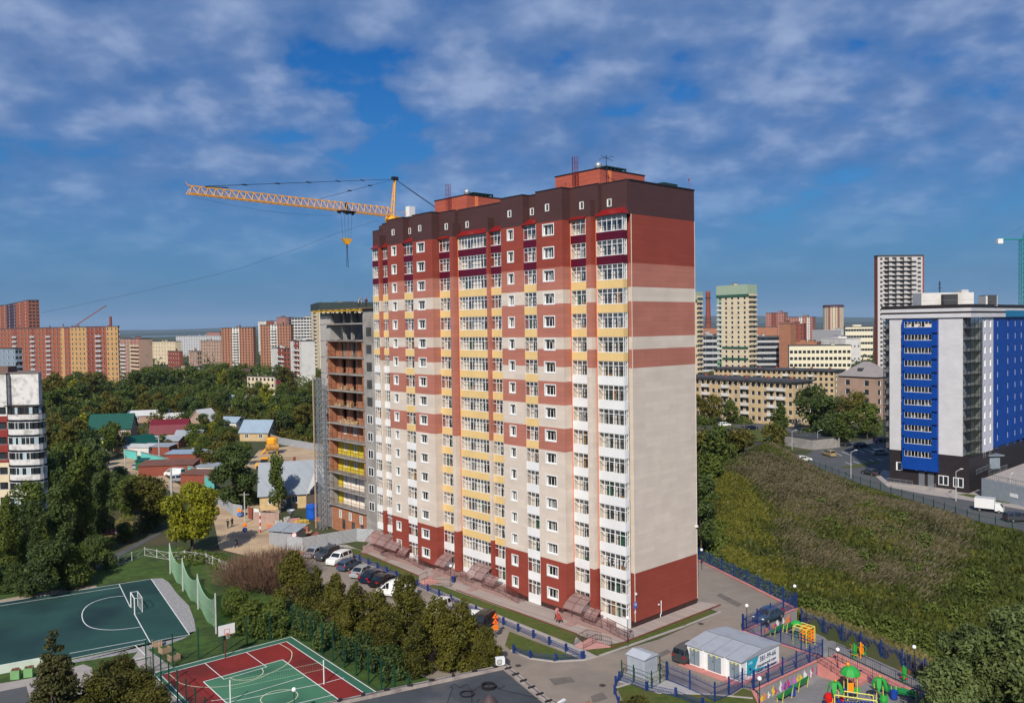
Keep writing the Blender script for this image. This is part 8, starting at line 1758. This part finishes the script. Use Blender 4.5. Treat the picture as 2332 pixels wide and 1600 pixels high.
# yellow machines in the far yard
e = root('concrete_plant', G(620, 1032), 'yellow steel concrete mixing machine on the sandy yard', 'machine', .3); b = MB()
for s in (-1.4, 1.4):
    for t_ in (-1.2, 1.2): b.bar((s, t_, 0), (s*.8, t_*.8, 3.2), .14)
b.bar((-3.2, 0, 0), (1.5, 0, 4.6), .22); b.bar((-3.2, .8, 0), (1.5, .8, 4.6), .22); b.build('frame', YC, e); b = MB(); b.lathe((0, 0, 3), [(.4, -1.4), (1.5, 0), (1.6, 1.2), (1.3, 1.8)], 10); b.build('hopper', YC, e); b = MB(); b.bar((-1.8, -1.2, 2), (1.8, -1.2, 2), .9, 12); b.build('drum', mat('worn yellow drum', (.4, .2, .04), .7, var=.3), e)
e = root('loader', G(603, 1068), 'yellow loader cab half hidden behind the grey roofed house', 'loader', .1); b = MB(); b.box(-2.2, 2.0, -1, 1, .7, 1.7); b.build('body', YC, e); b = MB(); b.box(-.8, .9, -.8, .8, 1.7, 2.9); b.box(-.95, 1.0, -.9, .9, 2.9, 3.05); b.build('cab', YC, e); b = MB(); b.box(-.82, .92, -.83, -.81, 1.9, 2.7); b.build('window', CARG, e)
for x_ in (-1.4, 1.3):
    for y_ in (-.95, .95): link('wheel', CP['van'][2], e, (x_, y_, .6)).scale = (1.8,)*3
for x, y, lb in ((470, 1018, 'stack of concrete slabs at the village edge'), (484, 1036, 'low pile of white slabs left of the big dark tree'), (455, 1030, 'scattered slab pile behind the long shed')):
    e = root('slab_stack', G(x, y), lb, 'stack', R.uniform(0, 1), 'concrete slabs in the village yard')
    for k_ in range(4): b = MB(); b.cbox((R.uniform(-.3, .3), 0, .25+.4*k_), (4.5, 2.2, .28), 0, R.uniform(-.06, .06)); b.build('slab', CONC, e)
# ---------------------------------------------------------------- people
SKIN = mat('skin', (.45, .26, .18), .6, var=0)
def person(label, loc, rz, top, legs, pose='stand', hair=(.03, .02, .015), helmet=None, s=1.0, z=None):
    """one continuous body grown from a joint skeleton, cut into clothing by height"""
    lean = {'stand': 0, 'walk': .08, 'bend': .55}[pose]; st_ = {'stand': .08, 'walk': .34, 'bend': .18}[pose]
    V_ = [(0, 0, .93), (lean*.4, 0, 1.18), (lean, 0, 1.42), (lean*1.15, 0, 1.52), (lean*1.25+.02, 0, 1.66)]; rad = [.14, .13, .15, .06, .10]; E_ = [(0, 1), (1, 2), (2, 3), (3, 4)]
    def add(p, r, par): V_.append(p); rad.append(r); E_.append((par, len(V_)-1)); return len(V_)-1
    for s_ in (-1, 1):
        h_ = add((0, s_*.10, .88), .11, 0); k_ = add((st_*s_*.5+.05*(pose != 'stand'), s_*.11, .50), .075, h_); a_ = add((st_*s_, s_*.11, .09), .05, k_); add((st_*s_+.15, s_*.12, .04), .04, a_)
        sh = add((lean, s_*.19, 1.40), .075, 2); el = add((lean+.05-.12*s_*(pose == 'walk'), s_*.27, 1.12), .052, sh); wr_ = add((lean+.16-.1*s_*(pose == 'walk'), s_*.26, .90), .038, el); add((lean+.19, s_*.25, .82), .032, wr_)
    me = bpy.data.meshes.new('body'); me.from_pydata(V_, E_, []); ob = bpy.data.objects.new('body', me); col.objects.link(ob); mdf = ob.modifiers.new('s', 'SKIN'); ob.modifiers.new('u', 'SUBSURF').levels = 1
    for i, r in enumerate(rad): me.skin_vertices[0].data[i].radius = (r, r)
    me.skin_vertices[0].data[0].use_root = True
    m2 = bpy.data.meshes.new_from_object(ob.evaluated_get(bpy.context.evaluated_depsgraph_get())); bpy.data.objects.remove(ob); m2.materials.clear()
    for q in (mat('cloth %s' % (top,), top, .9, var=.1), mat('cloth %s' % (legs,), legs, .9, var=.1), SKIN, RUBBER): m2.materials.append(q)
    for f in m2.polygons:
        c = f.center; f.material_index = 3 if c.z < .09 else (2 if c.z > 1.50 or (abs(c.y) > .2 and c.z < .92) else (1 if c.z < .95 else 0)); f.use_smooth = True
    e = root('person', loc, label, 'person', rz); e.scale = (s,)*3; link('body', m2, e)
    b = MB(); c = (lean*1.25+.01, 0, 1.71); b.sphere(c, .115, 0, 10, 6, .75); b.build('helmet' if helmet else 'hair', mat('helmet %s' % (helmet,), helmet, .4, var=0) if helmet else mat('dark hair', hair, .9, var=0), e, smooth=True)
    return e
person('person in dark work clothes standing left on the dirt yard', G(519, 1203), 1.2, (.03, .035, .03), (.02, .02, .025))
person('person in dark clothes standing right beside the other on the dirt yard', G(529, 1199), 2.6, (.025, .025, .03), (.02, .02, .02))
person('person in dark clothes walking at the lower edge of the dirt yard', G(540, 1246), 3.6, (.02, .02, .025), (.015, .015, .02), 'walk')
zroof = ZT
def on_un(u, p, z_): q = W3(u0+u, p); return Vector((q.x, q.y, z_))
person('worker with a red helmet and dark clothes on top of the unfinished building', on_un(XA-.3, -.6, ZT), -2, (.06, .02, .02), (.02, .02, .03), 'stand', helmet=(.6, .03, .03))
person('worker in pale clothes bending on top of the unfinished building', on_un(XA+2.6, -.9, ZT), -1, (.45, .42, .38), (.03, .03, .04), 'bend', helmet=(.5, .2, .15))
person('worker in dark clothes at the edge of an upper balcony by the hoist', on_un(X1+.4, .0, sl[5]+.12), -2, (.02, .02, .03), (.02, .02, .03), 'stand')
e = person('person in a pink top pushing a pushchair on the pavement by the porch', G(1268, 1412), T(-60), (.55, .22, .22), (.12, .08, .07), 'walk')
e = root('pushchair', G(1274, 1416), 'small red pushchair in front of the person in pink', 'pushchair', T(-60)); b = MB(); b.add([(-.3, -.25, .35), (.35, -.25, .4), (.35, .25, .4), (-.3, .25, .35), (-.45, -.25, .95), (-.45, .25, .95)], ((0, 1, 2, 3), (0, 3, 5, 4), (0, 4, 1), (3, 2, 5))); b.build('seat', mat('red cloth', (.35, .06, .05), .8), e)
for x_ in (-.25, .3):
    for y_ in (-.25, .25): b = MB(); b.bar((x_, y_-.02, .12), (x_, y_+.02, .12), .12, 10); b.build('wheel', RUBBER, e)
b = MB(); b.bar((-.4, -.2, .4), (-.7, -.2, 1.0), .02); b.bar((-.4, .2, .4), (-.7, .2, 1.0), .02); b.bar((-.7, -.2, 1.0), (-.7, .2, 1.0), .02); b.build('handle', DKSTEEL, e)
# ---------------------------------------------------------------- ramp with railings at the lawn end
e = root('access_ramp', G(1338, 1470), 'short pink ramp with brown railings crossing the lawn end', 'ramp', TH); o = e.location; iv = Matrix.Rotation(-TH, 3, 'Z')
A4 = [iv @ (G(x, y)-o) for x, y in ((1308, 1472), (1345, 1452), (1395, 1474), (1332, 1480))]
b = MB(); b.add([(p.x, p.y, .075) for p in A4], ((0, 1, 2, 3),)); b.build('ramp', mat('pink ramp paint', (.48, .24, .21), .85), e)
railing([tuple(iv @ (G(x, y)-o)) for x, y in ((1307, 1469), (1337, 1452), (1369, 1459))], e, 1.0, .22, z=0); railing([tuple(iv @ (G(x, y)-o)) for x, y in ((1328, 1478), (1357, 1463), (1392, 1471))], e, 1.0, .22)
e = root('access_ramp', G(960, 1330), 'second pink ramp with long brown railings between the two lawns', 'ramp', TH); o = e.location
A4 = [iv @ (G(x, y)-o) for x, y in ((952, 1326), (975, 1314), (1005, 1326), (970, 1336))]; b = MB(); b.add([(p.x, p.y, .075) for p in A4], ((0, 1, 2, 3),)); b.build('ramp', mat('pink ramp paint', (.48, .24, .21)), e)
railing([tuple(iv @ (G(x, y)-o)) for x, y in ((954, 1325), (974, 1316))], e, 1.0, .22); railing([tuple(iv @ (G(x, y)-o)) for x, y in ((967, 1332), (1027, 1336))], e, 1.0, .22)
e = root('litter_bin', G(1033, 1325), 'small blue litter bin beside the globe lamp on the pavement', 'bin'); b = MB(); b.lathe((0, 0, 0), [(.01, .05), (.28, .05), (.33, .8), (.01, .8)], 10); b.build('bin', BLUEP, e)
# ---------------------------------------------------------------- playground
BG = mat('bench green paint', (.015, .22, .06), .5, var=.1); YP = mat('playground yellow paint', (.62, .58, .12), .45, var=0); OR = mat('playground orange', (.80, .26, .01), .5, var=0); RP = mat('playground red', (.55, .01, .01), .4, var=0); GP = mat('playground bright green', (.03, .32, .05), .45, var=0); BP = mat('playground blue', (.01, .05, .30), .45, var=0)
def bench_proto():
    e = root('park_bench', (0, 0, 0), 'x', 'bench', 0, 'green benches of the playground')
    for k_ in range(4): b = MB(); b.box(-.85, .85, -.22+.12*k_, -.12+.12*k_, .43, .47); b.build('seat_slat', BG, e)
    for k_ in range(3): b = MB(); b.box(-.85, .85, .27+.04*k_, .30+.04*k_, .58+.15*k_, .70+.15*k_); b.build('back_slat', BG, e)
    for s in (-.7, .7): b = MB(); b.bar((s, -.2, 0), (s, -.2, .43), .035); b.bar((s, .24, 0), (s, .38, 1.0), .035); b.bar((s, -.2, .41), (s, .24, .41), .03); b.build('leg', YP, e)
    return e
bp0 = bench_proto(); used = [0]
for x, y, rz, lb in [(1786, 1592, 222, 'green bench left of the blue bin along the painted wall'), (1822, 1567, 222, 'green bench right of the blue bin along the painted wall'), (1795, 1436, 220, 'green bench in the corner behind the climbing cube'), (1768, 1444, 220, 'green bench below the upper painted wall'), (2015, 1580, 130, 'green bench behind the palm frames'), (2065, 1592, 145, 'green bench at the right of the palm frames'), (1912, 1520, 130, 'green bench beside the playground steps')]:
    e = bp0 if not used[0] else copy_tree(bp0); used[0] = 1; e.location = G(x, y, PZ+.02); e.rotation_euler = (0, 0, T(rz)); e.scale = (1.25,)*3; e['label'] = lb
for x, y, lb in ((1804, 1584, 'round dark blue bin between two green benches'), (2036, 1592, 'round dark blue bin between the benches at the right')):
    e = root('litter_bin', G(x, y, PZ+.02), lb, 'bin'); b = MB(); b.bar((0, 0, .15), (0, 0, .95), .33, 12); b.build('bin', BP, e); b = MB(); b.bar((0, 0, 0), (0, 0, .15), .05); b.build('leg', DKSTEEL, e)
e = root('climbing_cube', G(1831, 1466, PZ+.02), 'yellow climbing cube with orange perforated panels', 'climbing frame', T(38)); e.scale = (.66, .66, .8); hq = 2.6
for x_ in (-1.3, 1.3):
    for y_ in (-1.3, 1.3): b = MB(); b.bar((x_, y_, 0), (x_, y_, hq), .07, 6); b.build('post', YP, e)
for y_ in (-1.3, 0, 1.3): b = MB(); b.bar((-1.3, y_, hq), (1.3, y_, hq), .07, 6); b.build('beam', YP, e)
for x_ in (-1.3, 0, 1.3): b = MB(); b.bar((x_, -1.3, hq), (x_, 1.3, hq), .07, 6); b.build('beam', YP, e)
for x_ in (1.36, .5):
    b = MB(); wall(b, lambda u, zz, d: (x_-d, u, zz), -1.2, 1.2, [(.3, 2.4, 0)], [(-1.0+.55*k_, -.72+.55*k_, .5+.5*j, .78+.5*j) for k_ in range(4) for j in range(4)], .05, 0, None); b.build('orange_panel', OR, e)
b = MB()
for k_ in range(5): b.bar((-1.3, -1.3, .4+.45*k_), (-1.3, 1.3, .4+.45*k_), .03); b.bar((-1.3, -1.3, .4+.45*k_), (0, -1.3, .4+.45*k_), .03)
b.build('rungs', GP, e)
b = MB(); b.lathe((.6, 1.9, 2.5), [(1.0, 0), (.6, .3), (.05, .45)], 10); b.build('canopy', GP, e)
def palm(e, x, y, h_, m, n=6):
    for a_ in (-.55, .55): b = MB(); b.bar((x+a_, y, 0), (x+a_*.8, y, h_), .07, 6); b.build('post', YP, e)
    for i in range(n):
        a_ = 2*math.pi*i/n; pr = [(0, .15), (.5, .22), (.95, -.1), (1.2, -.65), (1.25, -1.1)]; b = MB(); wd = [.12, .28, .34, .24, .06]
        for (r0, z0_), (r1, z1_), w0, w1 in zip(pr, pr[1:], wd, wd[1:]):
            c_, s_ = math.cos(a_), math.sin(a_); b.add([(x+r0*c_-w0*s_, y+r0*s_+w0*c_, h_+z0_), (x+r0*c_+w0*s_, y+r0*s_-w0*c_, h_+z0_), (x+r1*c_+w1*s_, y+r1*s_-w1*c_, h_+z1_), (x+r1*c_-w1*s_, y+r1*s_+w1*c_, h_+z1_)], ((0, 1, 2, 3),))
        b.build('palm_leaf', m, e)
    b = MB(); b.sphere((x, y, h_+.35), .16, 0, 8, 5); b.build('orange_figure', OR, e)
qa, qb_ = G(1903, 1618, PZ), G(2004, 1612, PZ)
e = root('palm_frame', qa, 'green palm topped play frame with a red slide, left one', 'play frame'); e.scale = (.62, .62, .85); palm(e, 0, 0, 3.1, GP)
b = MB(); b.lathe((-1.2, -.3, 1.2), [(.02, 0), (.5, .05), (.6, .5), (.5, .9), (.02, 1)], 10); b.build('red_dome', RP, e); b = MB(); b.bar((-1.8, -.6, .2), (-.6, -.3, 1.5), .3, 6); b.build('slide', OR, e)
for k_ in range(3): b = MB(); b.cbox((.1+.4*k_, .1, .8+.3*k_), (.5, .7, .5)); b.build('panel', (RP, BP, RP)[k_], e)
e = root('palm_frame', qb_, 'green palm topped play frame at the right of the bridge', 'play frame'); e.scale = (.62, .62, .85); palm(e, 0, 0, 3.3, GP); b = MB(); b.lathe((.6, 0, .5), [(.5, 0), (.65, .5), (.5, 1.1)], 8); b.build('green_barrel', GP, e)
q = G(1937, 1592, PZ); e = root('play_tower', q, 'play tower with a green dome roof and an orange figure panel', 'play frame'); e.scale = (.62, .62, .78)
for a_ in (-.75, .75):
    for c_ in (-.75, .75): b = MB(); b.bar((a_, c_, 0), (a_, c_, 3.4), .07, 6); b.build('post', YP, e)
b = MB(); b.lathe((0, 0, 3.3), [(1.6, 0), (1.45, .35), (.95, .75), (.35, 1.0), (.02, 1.05)], 8); b.build('dome_roof', GP, e, smooth=False)
b = MB(); b.sphere((-.4, 0, 4.5), .28, 0, 8, 5); b.build('orange_figure', OR, e); b = MB(); b.box(-.75, .2, -.8, -.74, 1.3, 2.4); b.build('orange_panel', OR, e); b = MB(); b.box(.25, 1.2, -.78, -.72, 1.2, 1.8); b.build('green_panel', GP, e); b = MB(); b.box(-.8, .8, -.8, .8, 1.1, 1.2); b.build('deck', BP, e)
q = G(1945, 1622, PZ); e = root('rope_bridge', q, 'yellow framed bridge with dark slats between the palm frames', 'play frame', T(-8))
for s in (-.6, .6): b = MB(); b.path([(-1.9, s, 0), (-1.9, s, 1.9), (1.9, s, 1.5), (1.9, s, 0)], .06, 5); b.build('frame', YP, e)
for k_ in range(12): b = MB(); b.box(-1.8+.31*k_, -1.58+.31*k_, -.55, .55, .95-.15*math.sin(k_*.27), 1.0-.15*math.sin(k_*.27)); b.build('slat', BP, e)
for x, y, c1, c2, lb in [(1945, 1500, GP, OR, 'green and orange exercise machine in the middle of the playground'), (2058, 1553, GP, RP, 'green exercise machine with red pedals near the outer fence'), (2130, 1578, OR, GP, 'orange and green exercise machine by the willow'), (1960, 1497, OR, GP, 'orange twin of the exercise machine in the middle')]:
    e = root('exercise_machine', G(x, y, PZ+.02), lb, 'exercise machine', R.uniform(0, 2)); b = MB(); b.bar((0, 0, 0), (0, 0, 1.75), .09, 6); b.build('post', c1, e); b = MB(); b.cbox((.15, 0, 1.0), (.12, .45, 1.1)); b.build('back_plate', c1, e); b = MB(); b.bar((.1, -.4, .45), (.1, .4, .45), .06); b.cbox((.35, 0, .5), (.4, .4, .1)); b.build('seat', c2, e)
    b = MB(); b.path([(-.05, -.45, 1.5), (.35, -.45, 1.35), (.35, -.45, .9)], .035); b.path([(-.05, .45, 1.5), (.35, .45, 1.35), (.35, .45, .9)], .035); b.build('handle', c2, e)
st_ = root('playground_steps', G(1876, 1500), 'pink tiled steps and ramp with dark railings leading down to the playground', 'steps', T(-50)); b = MB()
for k_ in range(6): b.box(.7*k_, .7*k_+.7, -1.3, 1.0, PZ, -.02-.22*k_)
b.build('steps', COPE, st_); b = MB(); b.add([(0, 1.0, 0), (9, 1.0, PZ+.02), (9, 2.6, PZ+.02), (0, 2.6, 0), (0, 1.0, PZ), (9, 1.0, PZ), (9, 2.6, PZ), (0, 2.6, PZ)], ((0, 1, 2, 3), (0, 4, 5, 1), (3, 2, 6, 7))); b.build('ramp', COPE, st_)
railing([(0, 2.6, 0), (9, 2.6, PZ)], st_, 1.0, .2, m=DKSTEEL); railing([(0, 1.0, 0), (9, 1.0, PZ), (12, 1.0, PZ)], st_, 1.0, .2, m=DKSTEEL); railing([(0, -1.3, 0), (4.5, -1.3, PZ)], st_, 1.0, .2, m=DKSTEEL)
fence('low_fence', [G(1960, 1545, PZ), G(2010, 1570, PZ), G(2150, 1610, PZ)], 'low dark blue fence between the play frames and the exercise machines', 'fence', 2.6, lp, low_panel, BLUEP)
# ---------------------------------------------------------------- dark roof in the foreground
RZ = 10.0; RC = G(1151, 1512, RZ); rl = G(740, 1600, RZ); rr2 = G(1270, 1600, RZ); dl_ = (rl-RC).normalized(); dr_ = Vector((dl_.y, -dl_.x, 0)) ; dr_ = dr_ if dr_.dot(rr2-RC) > 0 else -dr_
fr_ = root('flat_roofed_building', (RC.x, RC.y, 0), 'flat dark bitumen roofed building cut by the bottom edge', 'building'); o = fr_.location
Pq = lambda a, c, z_: tuple(dl_*a+dr_*c+Vector((0, 0, z_)))
b = MB(); b.add([Pq(0, 0, 0), Pq(26, 0, 0), Pq(26, 24, 0), Pq(0, 24, 0), Pq(0, 0, RZ-.05), Pq(26, 0, RZ-.05), Pq(26, 24, RZ-.05), Pq(0, 24, RZ-.05)], ((0, 1, 5, 4), (1, 2, 6, 5), (2, 3, 7, 6), (3, 0, 4, 7))); b.build('wall', TAN, fr_)
b = MB(); b.add([Pq(.4, .4, RZ-.18), Pq(25.6, .4, RZ-.18), Pq(25.6, 23.6, RZ-.18), Pq(.4, 23.6, RZ-.18)], ((0, 1, 2, 3),)); b.build('roof', mat('patched bitumen roof', (.050, .055, .062), .85, var=.3, scale=.35, dirt=(.13, .12, .115), dscale=.16, bump=.2, bscale=3, detail=8), fr_)
PALE = mat('pale parapet sheet', (.36, .30, .26), .7, var=.15, scale=1.5, dirt=(.22, .18, .16), dscale=1)
for (a0, c0, a1, c1) in ((-.12, -.12, 26, .4), (-.12, .4, .4, 24)): b = MB(); b.add([Pq(a0, c0, RZ-.25), Pq(a1, c0, RZ-.25), Pq(a1, c1, RZ-.25), Pq(a0, c1, RZ-.25), Pq(a0, c0, RZ), Pq(a1, c0, RZ), Pq(a1, c1, RZ+.03), Pq(a0, c1, RZ+.03)], ((0, 1, 5, 4), (1, 2, 6, 5), (2, 3, 7, 6), (3, 0, 4, 7), (4, 5, 6, 7))); b.build('parapet', PALE, fr_)
for i in range(15): b = MB(); a_ = .9+1.7*i; c = dl_*a_+dr_*(.15+R.uniform(-.1, .1)); b.cbox((c.x, c.y, RZ+.08), (.38, .2, .14), 0, R.uniform(0, 3)); b.build('bracket', DKSTEEL, fr_)
for i in range(9): b = MB(); a_ = .8+1.25*i; c = dl_*.15+dr_*a_; b.cbox((c.x, c.y, RZ+.06), (.55, .14, .1), 0, math.atan2(dl_.y, dl_.x)+.1); b.build('bracket', DKSTEEL, fr_)
b = MB(); b.path([Pq(.2+.0, .1+.5*k_, RZ+.12+.03*math.sin(k_*2)) for k_ in range(30)], .02, 3); b.path([Pq(.2+.8*k_, .25+.06*math.sin(k_), RZ+.1) for k_ in range(32)], .02, 3); b.build('cable', DKSTEEL, fr_)
qv = G(1115, 1622, RZ); e = root('roof_vent', qv-Vector((0, 0, .18)), 'dark brown mushroom shaped vent cowl on the flat roof', 'vent'); e.scale = (.78,)*3; b = MB(); b.lathe((0, 0, 0), [(.5, 0), (.5, .7), (.48, .75)], 14); b.build('pipe', mat('dark brown vent metal', (.07, .045, .045), .6), e); b = MB(); b.lathe((0, 0, .8), [(.85, 0), (.78, .25), (.45, .7), (.1, 1.0), (.01, 1.02)], 16); b.build('cowl', mat('dark brown vent metal', (.07, .045, .045)), e, smooth=True)
def coil(lab, px, py, r, nturn, m=DKSTEEL):
    q = G(px, py, RZ); e = root('cable_coil', q-Vector((0, 0, .15)), lab, 'cable', 0); b = MB(); rg = random.Random(px); pts = []
    for i in range(int(nturn*14)): a_ = i*2*math.pi/14; k_ = r*(1+.08*math.sin(i*.37)); pts.append((k_*math.cos(a_), k_*math.sin(a_), .06+.02*i/14)) 
    b.path(pts, .035, 4); b.build('cable', m, e); return e
coil('loose ring of black cable on the flat roof', 1064, 1576, .48, 3); coil('heavy coil of black cable on the flat roof beside the loose ring', 1113, 1560, .5, 9)
q = G(1050, 1560, RZ); e = root('loose_cable', q-Vector((0, 0, .15)), 'tangled thin black cable snaking over the flat roof', 'cable'); b = MB(); b.path([(-.8+.12*i, .35*math.sin(i*.8)+.3*math.sin(i*.31), .05) for i in range(34)], .02, 3); b.path([(2.5+.25*i, -.3-.14*i, .05) for i in range(18)], .015, 3); b.path([(-.6-.02*i, .1-.25*i, .05) for i in range(14)], .015, 3); b.build('cable', DKSTEEL, e)
q = G(1139, 1514, RZ); e = root('air_conditioner', q, 'white air conditioner unit on the corner of the flat roof', 'air conditioner', T(12)); b = MB(); b.box(-.34, .34, -.2, .2, .08, .62); ac = b.build('casing', WHITE, e); b = MB()
for k_ in range(6): b.box(-.26+.0, .1, -.215, -.205, .15+.07*k_, .17+.07*k_)
b.path([(-.08+.19*math.cos(t_*.5236), -.21, .35+.19*math.sin(t_*.5236)) for t_ in range(13)], .015, 3); b.build('grille', DKSTEEL, ac)
for s in (-.25, .25): b = MB(); b.box(s-.04, s+.04, -.2, .2, 0, .08); b.build('foot', DKSTEEL, e)
q = G(1279, 1596, 9); e = root('lamp_head', q, 'white lamp housing at the bottom edge beside the orange bush', 'lamp', T(50)); b = MB(); b.cbox((0, 0, 0), (.75, .22, .12)); b.build('housing', WHITE, e); b = MB(); b.bar((0, 0, -9), (0, 0, 0), .05, 6); b.build('pole', STEEL, e)
e = root('exposed_mast', G(1075, 1612, RZ), 'thin dark pipe standing on the flat roof left of the vent', 'pipe'); b = MB(); b.bar((0, 0, 0), (0, 0, 1.3), .03, 6); b.build('pipe', DKSTEEL, e)
# ---------------------------------------------------------------- air
b = MB(); b.box(-27000, 27000, -2000, 26000, -8, 420); hm_ = bpy.data.materials.new('haze'); hm_.use_nodes = True; ht = hm_.node_tree; ht.nodes.clear()
pv = ht.nodes.new('ShaderNodeVolumePrincipled'); pv.inputs['Color'].default_value = (.60, .78, 1, 1); pv.inputs['Density'].default_value = .000032; pv.inputs['Anisotropy'].default_value = 0
ho = ht.nodes.new('ShaderNodeOutputMaterial'); ht.links.new(pv.outputs[0], ho.inputs['Volume']); b.build('haze', hm_, None, kind='stuff')
